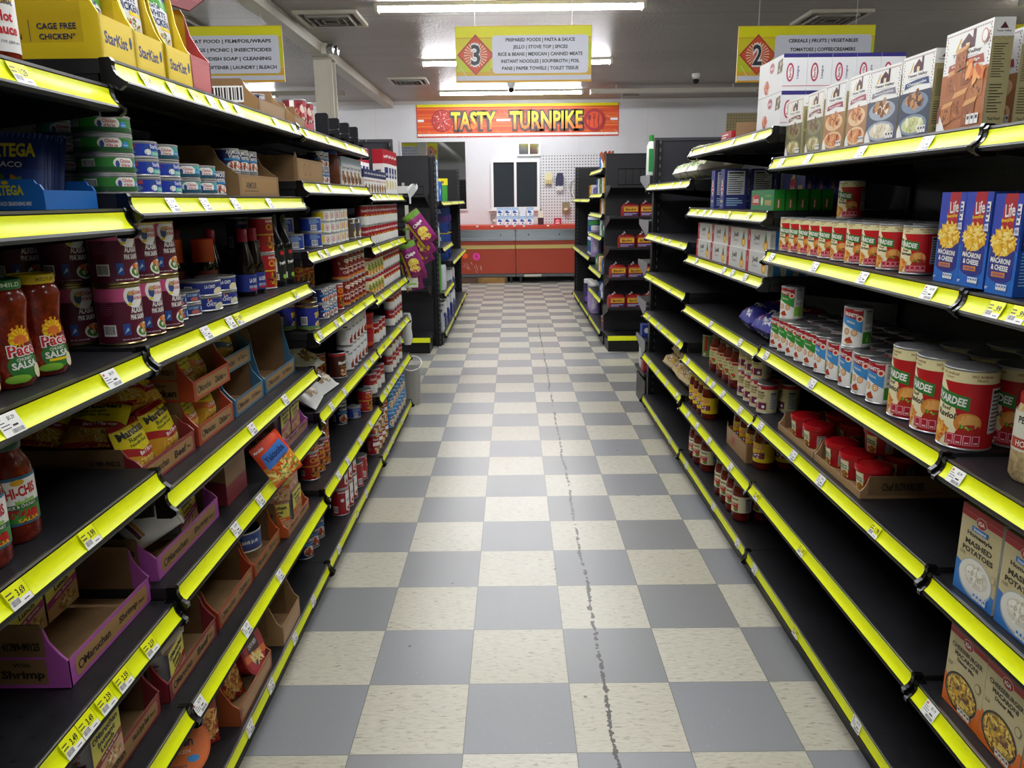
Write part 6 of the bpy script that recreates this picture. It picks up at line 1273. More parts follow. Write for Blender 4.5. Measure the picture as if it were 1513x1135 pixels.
for i in range(4): u_shrimp.put(-.80-.105*(i//2), 2.425+.112*(i % 2), .6680+.018, HL, f'shrimp noodle cup, {ORD[i]} one in the smaller shrimp carton')
# shelf z .383/.393
t_b2 = nt(.275, '#96303a', 'Beef', '41789-90122', hb=.11, hf=.045); t_b2.put(-.925, 1.60, .3838, HL, 'nearly empty beef cup carton, maroon edged')
u_beef.put(-.812, 1.53, .3878, HL+.12, 'beef noodle cup at the near end of the beef carton'); u_beef.put(-.815, 1.535, .4872, HL+1.5, 'white backed beef noodle cup on top of another')
t_c2 = nt(.265, '#b34424', 'Chicken', '41789-90121', hb=.11, hf=.045); t_c2.put(-.925, 1.885, .3838, HL, 'empty orange edged chicken cup carton')
t_sp = nt(.25, '#c8602c', 'Spicy', '41789-90143', hb=.12, hf=.04, big=True); t_sp.put(-.925, 2.155, .3838, HL, 'spicy noodle carton with a large can standing on it')
sv = can('large_vegetable_can', 'can', .052, .06, '#20408f', R(-.2, .0, .2, .014, '#3a2a5a') + T('SAVE $1.00', 0, .03, .05, .012, 'white', 0, .05), tab=False)
sv.put(-.805, 2.10, .45, HL-.8, 'wide blue banded can standing in the spicy carton')
t_c3 = nt(.26, '#c8602c', 'Chicken', '41789-90121', hb=.115, hf=.03); t_c3.put(-.905, 2.43, .3838, HL, 'orange edged carton packed with chicken noodle cups')
for i in range(4): u_chick.put(-.80-.105*(i//2), 2.37+.112*(i % 2), .388, HL+(-1.2 if i == 0 else 0), f'chicken noodle cup, {ORD[i]} one in the packed orange carton')
for i in range(2): u_chick.put(-.81, 2.38+.11*i, .388+.0995, HL-.9*(1-i), f'chicken noodle cup on the upper layer, {ORD[i]} one')
t_hs = nt(.28, '#96303a', 'Hot & Spicy Beef', '41789-90142', hb=.105, hf=.045, big=True); t_hs.put(-.925, 1.285, .3938, HL, 'hot and spicy beef carton at the corner beside the camera')
u_spicy.put(-.80, 1.215, .398+.03, HL, 'hot and spicy noodle cup at the carton front'); u_spicy.put(-.91, 1.215, .398+.03, HL, 'hot and spicy noodle cup, second from the carton front'); u_spicy.put(-.91, 1.33, .398+.03, HL, 'hot and spicy noodle cup behind the other two')
# base deck
k71 = tray('open_carton', .27, .36, .15, .05, '#a8542c', T('71', .02, .03, .02, .012, 'ink'), T('71', .03, .13, .03, .018, 'ink'), ears=.05); k71.put(-.90, 1.87, .1158, HL, 'brown carton marked 71 holding chow mein trays')
k73 = tray('open_carton', .19, .34, .19, .06, '#9b7a50', [], T('73', .03, .15, .03, .018, 'ink'), ears=.045); k73.put(-.885, 2.20, .1158, HL, 'tall brown carton marked 73 on the bottom deck')
bags(u_chow, [(-.785, 1.803, .13, -.25, .0, HL-.5), (-.89, 1.803, .14, -.2, -.0, HL-.5)], 'red and black chow mein bag in the carton, {o} from the edge')
u_chow.put(-.80, 1.63, .126, HL-.7, 'chow mein bag standing open on the bottom deck', None, (-.2, .1))
u_chow.put(-.86, 2.17, .14, HL-.9, 'dark red noodle bag inside the tall carton', None, (-.2, .1))
def roundbowl(name, lidc, body, art_, r=.075, h=.055):
    t = empty(name); mb = MB(); mb.lathe([(0, 0), (r*.75, 0), (r*.8, .003), (r*.97, h)], P(body), 34); mb.build('bowl', t)
    mb = MB(); mb.lathe([(r*.97, h), (r*1.02, h+.001), (r*1.02, h+.005), (0, h+.006)], P(lidc), 34); mb.box(-.012, .012, r*.95, r*1.15, h+.003, h+.005, P(lidc)); art(mb, art_, on_plane((0, 0, h+.0062), (1, 0, 0), (0, 1, 0))); mb.build('lid', t)
    return Proto(t, 'noodle bowl')
r = .075
topr = roundbowl('noodle_bowl', 'orange', '#c8a070', E(0, 0, r*.95, r*.95, '#ea7420', 32) + T('Top', -.012, .03, .045, .022, 'ink', 0, .06) + T('Ramen', 0, .008, .075, .022, 'ink', 0, .06) + T('CHICKEN', .0, -.014, .06, .009, '#f6c8a0') + E(.035, -.032, .014, .008, 'sky', 14) + E(-.03, .035, .012, .007, 'dred', 12) + T('MICROWAVE', 0, -.045, .04, .006, 'ink') + FOOD(-.045, .0, .02, .03, ['#e8c86a', '#b0702a'], 20, .2, 3, 4.))
topr.put(-.82, 1.56, .175, .6, 'orange lidded ramen bowl tipped towards the aisle', None, (.75, .2))
chw = roundbowl('noodle_bowl', '#a31a28', '#8f1422', E(0, 0, r*.9, r*.9, '#b02434', 30) + E(.0, 0, r*.5, r*.7, '#4a2a30', 24) + T('CHOW MEIN', 0, .01, .06, .014, 'white') + G([(-.07, -.02), (.07, -.04), (.07, -.02), (-.07, 0)], '#e0702a') + FOOD(.0, -.03, .04, .02, ['#e8c86a', '#f2dca0'], 24, .2, 4, 4.))
chw.put(-.80, 1.927, .205, HL, 'red chow mein bowl standing on edge in the carton marked 71', None, (1.25, .1))
for i, (x, y) in enumerate(((-.815, 2.72), (-.815, 2.81), (-.815, 2.90))): c_armour.put(x, y, .1158, HL-.6, f'navy beef stew can on the bottom deck, {ORD[i]} after the deck joint')
# --- canned meat bay
tk4 = tray('open_carton', .36, .22, .085, .075, '#9b7a50', E(.10, .04, .02, .02, '#6a4a2a', 18) + E(.10, .04, .017, .017, '#a98352', 18) + E(.17, .04, .02, .02, '#6a4a2a', 18) + E(.17, .04, .017, .017, '#a98352', 18), [], ears=.01); tk4.put(-.835, 2.87, 1.5088, HL, 'long brown carton with two round marks on its side')
for j in range(2):
    for k in range(2): c_vienna.put(-.765, 3.12+.075*j, 1.5088+k*.0606, HL-.5, f'navy can after the long carton, {("lower", "upper")[k]} of the {ORD[j]} pair')
b_sausage.put(-.765, 3.36, 1.5088, HL, 'brown sausage jar with a blue cap on the second shelf')
wp = box('snack_carton', 'carton', .07, .09, .12, '#e8e8ea', R(0, .09, .07, .12, '#c8d8ec') + FOOD(.035, .035, .025, .025, ['#7a3a24', '#b8863c', '#5a2a1c'], 20, .3, 2) + T('Clover', .035, .075, .05, .012, 'navy'), R(0, .08, .09, .12, '#a8c0dc') + FOOD(.05, .035, .03, .025, ['#7a3a24', '#b8863c'], 12, .3))
for i in range(5): wp.put(-.775, 3.47+.085*i, 1.5088, HL-.1, f'white carton with a small picture, {ORD[i]} after the sausage jar')
for k in range(2): c_blue.put(-.76, 2.95, 1.2728+k*.0556, HL-.8, f'blue corned beef can, {("lower", "upper")[k]} of the pair by the shelf edge')
for k in range(2): c_blue.put(-.85, 2.90, 1.2728+k*.0556, HL-.9, f'blue corned beef can behind the edge pair, {("lower", "upper")[k]} one')
c_blue.put(-.79, 2.80, 1.2728, HL-.8, 'single blue corned beef can just past the bay joint')
for j in range(5):
    for k in range(3): c_white.put(-.757, 3.10+.082*j, 1.2728+k*.0456, HL-.7+.1*j, f'white and yellow can, {("bottom", "middle", "top")[k]} of the {ORD[j]} stack')
for i, y in enumerate((3.60, 3.72)): c_bigbrown.put(-.77, y, 1.2728, HL-.5, f'wide brown canned chicken, {ORD[i]} after the white and yellow stacks')
for i, (x, y) in enumerate(((-.83, 2.76), (-.745, 2.76), (-.78, 2.88), (-.87, 2.88))): c_spam.put(x, y, .9908, HL-.8, f'navy luncheon meat can with a gold top, {ORD[i]} of the cluster')
for j in range(3):
    for k in range(2): c_vienna.put(-.76, 3.02+.072*j, .9908+k*.0606, HL-.4, f'tiny sausage can, {("lower", "upper")[k]} of the {ORD[j]} stack by the luncheon meat')
for j in range(3):
    for k in range(2): c_hormel.put(-.86, 3.03+.085*j, .9908+k*.1116, HL-.6, f'red chili can in the shaded rear row, {("lower", "upper")[k]} of the {ORD[j]} pair')
c_hormel.put(-.765, 3.29, .9908, HL-.4, 'single red chili can before the bean can stacks')
for j in range(5):
    for k in range(2): c_bean.put(-.765, 3.41+.092*j, .9908+k*.1131, HL-.5, f'dark red bean can, {("lower", "upper")[k]} of the {ORD[j]} stack')
bags(u_white, [(-.735, 2.80, .702, -.95, .0, HL+.1), (-.74, 3.01, .702, -1.0, .0, HL-.1), (-.795, 2.84, .785, -1.0, .0, HL+.08), (-.80, 3.05, .785, -1.02, .0, HL-.08), (-.845, 2.945, .868, -1.3, 0, HL)], 'crumpled white and tan mix bag, {o} of the heap beyond the noodle bay')
for i, (x, y) in enumerate(((-.85, 3.25), (-.765, 3.26))): (c_hormel if i == 0 else c_dark).put(x, y, .6978, HL-.6, ('red chili can behind the dark sauce can' if i == 0 else 'dark brown sauce can standing alone'))
for j in range(5):
    for k in range(2): c_broth.put(-.765, 3.42+.086*j, .6978+k*.1116, HL-.6, f'white and red can, {("lower", "upper")[k]} of the {ORD[j]} stack before the soup bay')
for j in range(3):
    for k in range(2 if j != 1 else 1): c_hormel.put(-.79, 2.80+.09*j, .4038+k*.1116, HL-.7, f'red and gold chili can, {("lower", "upper")[k]} of the {ORD[j]} stack on the low shelf')
c_chilib.put(-.88, 3.0, .4038, HL-.7, 'navy chili can behind the red and gold stacks')
for i, (x, y) in enumerate(((-.84, 3.55), (-.80, 3.66), (-.76, 3.78))): (c_chilib, c_blue, c_hormel)[i].put(x, y, .4038, HL-.7, ('navy chili can with a bowl picture on the low shelf', 'blue can between the navy and the red on the low shelf', 'red can at the end of the low shelf')[i])
for j in range(3):
    for k in range(2): c_pinto.put(-.765, 3.14+.0905*j, .1158+k*.1206, HL-.75, f'chunky soup can on the bottom deck, {("lower", "upper")[k]} of the {ORD[j]} stack')
for i, y in enumerate((3.47, 3.57)): c_pinto.put(-.765, y, .1158, HL+.4, f'large red soup can without a second layer, {ORD[i]} after the stacks')
# --- soup bay
bx1 = box('broth_carton', 'carton', .07, .1, .115, '#ecebea', R(0, .075, .07, .115, '#252a5e') + T('College', .035, .095, .05, .012, 'white') + FOOD(.035, .025, .02, .02, ['#8a3a2a', '#3f7a34', '#d98a3a'], 16, .3) + T('BROTH', .035, .06, .045, .01, 'red'), R(0, .075, .1, .115, '#252a5e') + T('College', .05, .095, .06, .012, 'white') + FOOD(.05, .03, .03, .025, ['#8a3a2a', '#3f7a34', '#d98a3a'], 16, .3))
bx2 = box('soup_carton', 'carton', .09, .065, .25, '#edebea', R(0, .17, .09, .25, '#b01a2c') + T("Campbell's", .045, .21, .075, .02, 'white', .05, .04) + R(.015, .09, .075, .15, '#24306e') + E(.045, .05, .025, .028, '#d9c880', 16) + T('BROTH', .045, .11, .05, .014, 'white'), R(0, .17, .065, .25, '#b01a2c') + NUT(.012, .03, .04, .11))
for i in range(8): bx1.put(-.775, 3.95+.082*i, 1.4808, HL-.1, f'small navy topped broth carton, {ORD[i]} in line on the upper shelf')
for i in range(6): bx2.put(-.86, 4.05+.1*i, 1.4808, HL-.15, f'tall red and white broth carton, {ORD[i]} in the rear line')
for i in range(4): bx2.put(-.765, 4.66+.105*i, 1.4808, HL-.2, f'tall broth carton at the shelf edge, {ORD[i]} towards the end panel')
for j in range(13):
    for k in range(2): c_soup.put(-.757, 3.95+.0825*j, 1.2158+k*.1026, HL-.7+g(-.2, .2), f'red and white soup can, {("lower", "upper")[k]} of the {ORD[j]} stack of the upper can row')
for j in range(5):
    for k in range(2): c_beef.put(-.765, 3.96+.09*j, .9608+k*.1006, HL-.6, f'cream and red sauce can, {("lower", "upper")[k]} of the {ORD[j]} stack')
for j in range(7):
    for k in range(2): c_soup.put(-.757, 4.42+.09*j, .9608+k*.1026, HL-.7, f'red and white soup can, {("lower", "upper")[k]} of the {ORD[j]} stack beside the cream cans')
tub = bottle('lidded_soup_tub', [(0, 0), (.045, 0), (.05, .004), (.052, .075)], P('#a31526'), (.012, .04, '#c8542c', .050), mat('red_plastic_lid', '#b8141f', .25), (.055, .075, .09))
for k in range(2): tub.put(-.785, 3.975, .6978+k*.0915, HL, f'red soup tub with a red lid, {("lower", "upper")[k]} of the two')
for j in range(3): c_soupb.put(-.765, 4.1+.1*j, .6978, HL-.6, f'chunky red soup can behind the red tubs, {ORD[j]} one')
for j in range(4):
    for k in range(2): c_soup.put(-.757, 4.66+.105*j, .6978+k*.1026, HL-.7, f'soup can on the middle shelf, {("lower", "upper")[k]} of the {ORD[j]} stack before the end panel')
for j in range(3): c_soupb.put(-.77, 3.98+.12*j, .4438, HL-.6, f'wide red soup can on the lowest raised shelf, {ORD[j]} one')
for j in range(4):
    for k in range(2): c_soup.put(-.757, 4.5+.13*j, .4438+k*.1026, HL-.7, f'soup can on the lowest raised shelf, {("lower", "upper")[k]} of the {ORD[j]} pair')
for j in range(4):
    for k in range(2): c_tomato.put(-.765, 3.95+.1*j, .1158+k*.1116, HL-.8, f'dark red tomato can on the bottom deck, {("lower", "upper")[k]} of the {ORD[j]} stack')
for j in range(6):
    for k in range(2): c_skyb.put(-.765, 4.45+.1*j, .1158+k*.1156, HL-.7, f'sky blue soup can on the bottom deck, {("lower", "upper")[k]} of the {ORD[j]} stack')

# --- pasta side: dessert mixes
zt = 1.5688
for pr, y, rz, lab in ((x_choc, 2.618, .02, 'chocolate pie mix box, last of the dessert mixes before the pasta'), (x_choc, 2.445, -.03, 'chocolate pie mix box, second from the pasta boxes'), (x_cherry, 2.298, .02, 'peach cobbler mix box between chocolate and its twin'), (x_cherry, 2.148, -.04, 'peach cobbler mix box with its full front in view'), (x_banana, 2.002, .10, 'shiny banana pudding mix box'), (x_blue, 1.842, .02, 'cheesecake mix box with a navy ribbon, beside the tall fudge box'), (x_fudge, 1.656, -.03, 'tall fudge mix box with brown squares, the largest on the top shelf')):
    pr.put(.913+.0225, y, zt, HR+rz, lab)
for pr, x, y, lab in ((x_banana, .99, 1.80, 'pudding mix box in the second row behind the ribboned ones'), (x_blue, .99, 1.97, 'cheesecake mix box in the second row'), (x_choc, .99, 2.13, 'chocolate mix box in the second row'), (x_cherry, .995, 1.645, 'cobbler mix box standing just behind the tall fudge box')): pr.put(x, y, zt, HR, lab)
# lasagna cartons
for i in range(5):
    for k in range(2): x_las.put(.967+.083*i, 2.925, 1.6728+k*.1192, HR, f'white lasagna carton with a navy edge, {("lower", "upper")[k]} of the {ORD[i]} pile from the aisle')
kb = box('small_carton', 'carton', .12, .1, .055, '#a07a52', [], [], body=KRAFT, sidebg='#8f6c46'); kb.put(.96, 3.26, 1.6728, HR-.3, 'small brown carton on the top shelf before the lasagna')
rb_ = box('red_packet', 'packet', .16, .08, .035, '#b8202c', LINES(.02, .008, .1, .02, 2, 'white'), []); rb_.put(.95, 3.42, 1.6728, HR, 'flat red packet beside the small brown carton')
# ravioli row
ys = [1.82, 1.94, 2.035, 2.13, 2.228, 2.322, 2.405, 2.49, 2.575, 2.665]
for j, x in enumerate((.948, 1.03, 1.112)):
    for i, y in enumerate(ys): c_rav.put(x, y, 1.2598, HR+.55+g(-.12, .12), f'red and cream pasta can, {ORD[i]} from the macaroni boxes in the {("front", "second", "third")[j]} row')
c_rav.put(1.03, 2.405, 1.2598+.1126, HR+.75, 'lone red and cream pasta can standing on top of the row')
for y, rz, lab in ((1.632, .02, 'blue macaroni and cheese box next to the row of red cans'), (1.541, .0, 'blue macaroni and cheese box between its two neighbours'), (1.447, -.02, 'blue macaroni and cheese box at the picture edge')): x_mac.put(.931, y, 1.2598 if y > 1.515 else 1.2558, HR+rz, lab)
for y, lab in ((1.632, 'blue macaroni box in the second row, by the red cans'), (1.541, 'blue macaroni box in the second row, middle one'), (1.447, 'blue macaroni box in the second row at the picture edge')): x_mac.put(.976, y, 1.2598 if y > 1.515 else 1.2558, HR, lab)
# pasta rings
gy = [2.37, 2.45, 2.53, 2.61, 2.69]; by = [1.925, 2.013, 2.10, 2.19, 2.28]
for i, y in enumerate(gy): c_spg.put(.948, y, .9208, HR+.5+g(-.1, .1), f'pasta rings can with a green band, {ORD[i]} from the blue banded ones')
for i, y in enumerate(by): c_spb.put(.948, y, .9208, HR+.35+g(-.2, .2), f'pasta rings can with a blue band, {ORD[i]} from the large ravioli cans')
c_spg.put(.948, 2.61, .9208+.1126, HR+.7, 'green banded pasta rings can standing on the others'); c_spb.put(.948, 2.10, .9208+.1126, HR+.8, 'blue banded pasta rings can standing on the others', None, (0, 0))
for j, x in enumerate((1.03, 1.112, 1.194)):
    for i, y in enumerate(by+gy): (c_spb if i < 5 else c_spg).put(x, y, .9208, HR+g(-.3, .3), f'pasta rings can in the {("second", "third", "fourth")[j]} row, {ORD[i]} from the large ravioli cans')
for i, (x, y) in enumerate(((.958, 1.535), (.958, 1.66), (.958, 1.794))): c_ravb.put(x, y if i else 1.575-.005, .9208, HR+.55-.1*i, f'large ravioli can at the shelf edge, {ORD[i]} from the mashed potato bay') if i != 1 else c_ravb.put(.958, 1.683, .9208, HR+.35, 'large ravioli can at the shelf edge, second from the mashed potato bay')
for i, (x, y) in enumerate(((1.07, 1.575), (1.07, 1.685), (1.07, 1.795), (1.182, 1.575), (1.182, 1.685), (1.182, 1.795))): c_ravb.put(x, y, .9208, HR+.3, f'large ravioli can behind the edge row, {ORD[i]} one')
c_ravb.put(1.09, 1.445, .9128, HR+.4, 'large ravioli can beyond the bay joint, behind the pecan jar')
b_nut.put(.985, 1.375, .9128, HR+.5, 'jar of pecans with a white label at the picture edge')
# bowls in low cartons
lt = tray('low_carton', .315, .36, .062, .020, '#a08058', [], T('Chef BOYARDEE', .09, .032, .11, .022, '#3a2820', 0, .06), ears=.02)
for i, y in enumerate((2.06, 2.385)): lt.put(1.088, y, .6618, HR, f'low brown carton of red lidded bowls, {ORD[i]} from the empty shelf part')
n = 0
for (x, y, dz) in ((.965, 2.45, 0), (.965, 2.34, 0), (1.08, 2.45, 0), (1.08, 2.34, 0), (1.195, 2.40, 0), (.965, 2.162, 0), (.965, 1.958, 0), (1.08, 2.155, 0), (1.08, 2.04, 0), (1.08, 1.965-.03, 0)):
    if n == 9: break
    u_bowl.put(x, y, .6656+dz, HR+.5+g(-.3, .3), f'red lidded pasta bowl in the low cartons, {ORD[n]} counted from the canned cream soups'); n += 1
u_bowl.put(1.025, 2.055, .6656+.075, HR+.7, 'red lidded pasta bowl standing on top of two others'); u_bowl.put(.965, 2.06, .6656, HR+.5, 'red lidded pasta bowl between its edge row neighbours')
for i, y in enumerate((1.398, 1.262)): x_mash.put(.932, y, .6508, HR+(.03, 0)[i], ('mashed potato box with its full front in view', 'mashed potato box at the picture edge')[i])
for i, y in enumerate((1.394, 1.266, 1.138)): x_chz.put(.938, y, .3878, HR+(.02, .0, -.02)[i], ('cheeseburger macaroni box, first after the bay joint', 'cheeseburger macaroni box, second after the bay joint', 'cheeseburger macaroni box in the lower picture corner')[i])
# pasta bay
for i, (x, y) in enumerate(((.96, 3.60), (.96, 3.44), (1.075, 3.44), (1.19, 3.44))): x_pblue.put(x, y, 1.3918, HR, f'tall navy pasta box, {ORD[i]} of the group beside the rice bags')
for i in range(5): x_pgreen.put(.930+.042*i, 2.885, 1.3918, HR, f'green pasta box, {ORD[i]} row from the aisle')
for i in range(4): x_pwide.put(1.14+.045*i, 3.16, 1.3918, HR, f'wide navy pasta box behind the green ones, {ORD[i]} row')
for i in range(4):
    for k in range(2): x_jello.put(.925+.012*k, (2.882, 3.157, 3.432, 3.707)[i]+.03*k-(.0 if k else 0), 1.1628+k*.079, HR, f'grey gelatin carton with a red end, {("lower", "upper")[k]} of the {ORD[i]} pile from the spaghetti cans')
for j in range(5): x_jello.put(.972+.045*j, 2.882, 1.1628, HR, f'blue striped gelatin carton end, {ORD[j]} row behind the front pile')
bags(u_bluebag, [(.925, 2.86, .955, -1.40, .0, HR+.04), (.93, 3.09, .955, -1.40, .0, HR-.1)], 'shiny blue and red macaroni bag lying flat, {o} from the pasta rings')
c_greenl.put(1.0, 3.86, .6508, HR+.9, 'green labelled can standing alone at the bay end')
for i, y in enumerate((3.20, 3.30, 3.40, 3.53)): j_iga.put(.955, y, .6508, HR+.4, f'pasta sauce jar with a cream label, {ORD[i]} from the cream soup cans')
for i, y in enumerate((2.80, 2.885, 2.97, 3.055)): c_iga.put(.95, y, .6508, HR+.45, f'cream soup can with a red top band, {ORD[i]} from the bowls at the shelf edge')
for i, y in enumerate((2.885, 2.97, 3.055)): c_iga.put(.95, y, .6508+.1116, HR+.55, f'cream soup can on the second layer, {ORD[i]} from the bowls')
for i, y in enumerate((2.80, 2.885, 2.97, 3.055)): c_iga.put(1.034, y, .6508, HR, f'cream soup can in the second row, {ORD[i]} from the bowls')
for i, (x, y) in enumerate(((.955, 3.63), (.955, 3.72), (.955, 3.81), (.955, 3.90))): j_ragu.put(x, y, .3878, HR+.5, f'yellow lidded sauce jar without a carton, {ORD[i]} of its line')
for i, (x, y) in enumerate(((.99, 2.915), (.99, 3.02), (.99, 3.11), (.99, 3.20), (1.08, 2.915), (1.08, 3.02))): j_ragu.put(x, y, .3918 if i not in (0, 4) else .3878, HR+.5, f'yellow lidded sauce jar by the brown carton, {ORD[i]} one')
rt = tray('open_carton', .285, .22, .075, .075, '#a98352', R(.08, .02, .13, .055, '#b8584a'), [], ears=.005); rt.put(1.045, 3.105, .3878, HR, 'brown carton around the yellow lidded sauce jars')
for i, (x, y) in enumerate(((.955, 3.85), (.955, 3.755), (.965, 3.64), (1.05, 3.66), (1.06, 3.80))): j_prego.put(x, y, .1158, HR+.5, f'gold lidded sauce jar on the bottom deck, {ORD[i]} of the far cluster')
for i, (x, y) in enumerate(((.955, 3.04), (.955, 3.135), (.955, 3.23), (.955, 3.325), (1.045, 3.04))): j_prego.put(x, y, .1158, HR+.3, f'gold lidded sauce jar on the bottom deck, {ORD[i]} of the cluster by the deck joint')
bags(u_rice, [(.92, 4.09, 1.572, -1.42, 0, HR+.06), (.92, 4.31, 1.572, -1.42, 0, HR-.06), (.94, 4.2, 1.652, -1.42, 0, HR), (.93, 4.53, 1.572, -1.42, 0, HR)], 'pale bag of dried goods on the high shelf of the end bay, {o} one')
bags(u_egg, [(.92, 4.09, .466, -1.40, 0, HR+.08), (.92, 4.31, .466, -1.40, 0, HR-.06), (.92, 4.53, .466, -1.40, 0, HR+.1), (.94, 4.19, .566, -1.40, 0, HR), (.94, 4.41, .566, -1.40, 0, HR)], 'purple and gold egg noodle bag on the heap, {o} one')
# goods on the end caps of the near runs
t = tag(empty('green_bottle', (.955, 5.50, 1.5858)), 'green topped white bottle on the upper grey bracket shelf', 'bottle'); mb = MB(); mb.lathe([(0, 0), (.03, 0), (.032, .01), (.03, .2), (.015, .23)], P('#dfe8dc'), 18); mb.build('bottle_body', t); mb = MB(); mb.lathe([(.016, .23), (.017, .27), (0, .275)], P('green'), 14); mb.box(-.02, .02, -.034, -.0315, .03, .18, P('#2f8f4a')); mb.build('cap', t)
bl = box('blue_carton', 'carton', .07, .08, .085, '#24409a', E(.035, .045, .02, .02, 'white', 12), []); bl.put(.95, 5.46, .4758, 0, 'small blue carton on the lowest grey bracket shelf')
wr_ = rollpack('wrapped_pack', .1, .1, .2, '#c8c8c6', R(.01, .02, .09, .25, '#5a5a58') + FOOD(.05, .13, .035, .09, ['white', 'grey', 'ink'], 20, .2), 'pack'); wr_.put(.965, 5.50, .2408, 0, 'white and grey wrapped pack standing on the base of the end cap')
rdp = rollpack('wrapped_pack', .09, .1, .1, '#a31a28', R(.01, .02, .08, .08, '#c8404a'), 'pack'); rdp.put(.955, 5.36, .2408, 0, 'red wrapped pack on the base of the end cap')
# clip strip of chip bags, hanging bag, bin by the soup end panel
t = tag(empty('hanging_strip', (-.70, 5.22, .95)), 'clear hanging strip that carries the chip bags', 'hanging strip'); mb = MB(); mb.box(-.012, .012, -.003, 0, -.1, .46, mat('clear_strip', '#c9cbb8', .2)); mb.build('strip', t)
for i in range(6): mb = MB(); mb.box(-.02, .02, -.006, -.0035, .0+.075*i, .012+.075*i, P('#6f9a1c')); mb.build('clip', t)
for i, (x, y, z, rx, ry) in enumerate(((-.545, 5.22, 1.165, .1, -.62), (-.565, 5.285, 1.08, .05, -.55), (-.59, 5.35, 1.02, .1, -.5), (-.635, 5.20, .945, .05, -.34), (-.655, 5.40, .90, .1, -.26), (-.672, 5.30, .84, .05, -.2))):
    u_chip.put(x, y, z, .15, f'magenta and yellow chip bag on the hanging strip, {ORD[i]} from its top', None, (rx, ry))
t = tag(empty('plastic_bag', (-.68, 5.26, 1.44)), 'crumpled white plastic bag tied above the hanging chip strip', 'plastic bag')
mb = MB(); mb.grid(lambda a, b: ((.008+.022*math.sin(PI*b*.9)*(1+.35*math.sin(5*PI*2*a)))*math.cos(2*PI*a)+.03*b, .02*math.sin(2*PI*a)*(.3+b), .03+.07*b+.010*math.sin(2*PI*3*a)), 20, 8, P('#dfe1e4')); mb.build('bag_film', t)
mb = MB(); mb.tube([(0, 0, .035), (0, 0, -.02)], .006, P('#dfe1e4'), 8); mb.build('knot', t)
t = tag(empty('hanging_sack', (-.735, 5.25, .47)), 'limp white sack hanging beside the end panel low down', 'sack'); mb = MB(); mb.grid(lambda a, b: (.035*math.cos(2*PI*a)*(.5+.5*math.sin(PI*min(1, b*.8+.1)))*(1+.15*math.sin(9*b)), .02*math.sin(2*PI*a), .22*b), 12, 10, P('#d9d9d6')); mb.build('cloth', t)
t = tag(empty('hanging_ticket', (-.70, 5.19, .87)), 'small white price ticket at the end of the soup shelves', 'ticket'); mb = MB(); mb.box(-.03, .06, -.002, 0, 0, .065, P('#d9ddc8')); mb.box(-.02, .05, -.003, -.002, .02, .03, P('lime')); mb.build('card', t)
t = tag(empty('waste_bin', (-.735, 5.42, 0)), 'small grey bin with a black liner by the soup end panel', 'bin')
mb = MB(); mb.lathe([(0, .002), (.045, .002), (.048, .01), (.058, .30)], mat('bin_grey', '#a9a8a2', .5), 24, sq=.4); mb.build('bin_body', t)
mb = MB(); mb.tube([(.062*math.cos(2*PI*k/20)*1.08, .062*math.sin(2*PI*k/20)*1.08, .30+.04*math.sin(2*PI*k/20)) for k in range(21)], .005, P('white'), 8); mb.build('rim', t)
mb = MB(); mb.lathe([(.05, .295), (.04, .2), (0, .18)], P('#4a4856'), 20); mb.build('liner', t)

# --- far end caps: bread loaves
nb = [0]
def loaf(x, z): u_bread.put(x, 7.40, z+.001, g(-.06, .06), BL[nb[0]]); nb[0] += 1
BL = [f'red bagged bread loaf, {ORD[i]} on the {w} bread shelf from the aisle' for w, n_ in (('top', 2), ('second', 2), ('third', 3), ('bottom', 3)) for i in range(n_)]
for z, xs in ((1.275, (1.10, 1.265)), (.99, (1.075, 1.24)), (.708, (1.0, 1.165, 1.33)), (.425, (.99, 1.155, 1.32))):
    for x in xs: loaf(x, z)
# --- far paper goods
w, h = .30, .40
viva = rollpack('paper_towel_pack', .34, .24, .31, '#2a4a9a', R(0, .12, .4, .2, '#5a3a8a') + T('Viva', .15, .25, .18, .07, 'white', .1, -.0) + E(.17, .1, .05, .04, '#b8c8e8', 12) + R(.2, .3, .33, .35, '#e0c020') + R(.02, .31, .1, .35, '#e0c020'), side=R(0, .12, .24, .2, '#5a3a8a') + R(.02, .02, .1, .1, '#e8e8ee'))
for i, (x, y, z) in enumerate(((-.94, 9.19, .7558), (-.94, 9.19, 1.068), (-.94, 9.56, .7558), (-.94, 9.56, 1.068))): viva.put(x, y, z+.001, HL*.0+.35, f'large blue and purple paper towel pack, {("lower", "upper", "lower", "upper")[i]} one of the {("front", "front", "rear", "rear")[i]} pile')
kle = box('tissue_carton', 'carton', .12, .22, .13, '#cfdcec', R(.0, .03, .12, .1, '#8fb4dc'), R(0, 0, .22, .13, '#cfe0f0') + R(.02, .02, .2, .11, '#5f9ad0') + E(.11, .06, .04, .03, 'white', 12))
for k in range(3): kle.put(-.80, 7.84, 1.4308+k*.1312, HL-PI/2, f'pale blue tissue carton on the top far shelf, {("bottom", "middle", "top")[k]} one')
grn = rollpack('paper_plate_pack', .12, .1, .24, '#3f9a3a', R(.0, .17, .12, .24, '#e8d820') + T('8', .06, .2, .03, .03, 'ink'), side=R(0, .17, .1, .24, '#e8d820')); grn.put(-.78, 8.75, 1.4308, .3, 'green pack with a yellow top, beyond the tissue cartons')
blu = rollpack('wipes_pack', .1, .09, .2, '#2a5ab0', E(.05, .1, .03, .06, 'white', 10)); blu.put(-.80, 8.2, 1.4308, .2, 'blue and white wipes pack on the far top shelf'); blu.put(-.80, 8.42, 1.4308, .3, 'second blue and white pack before the green one')
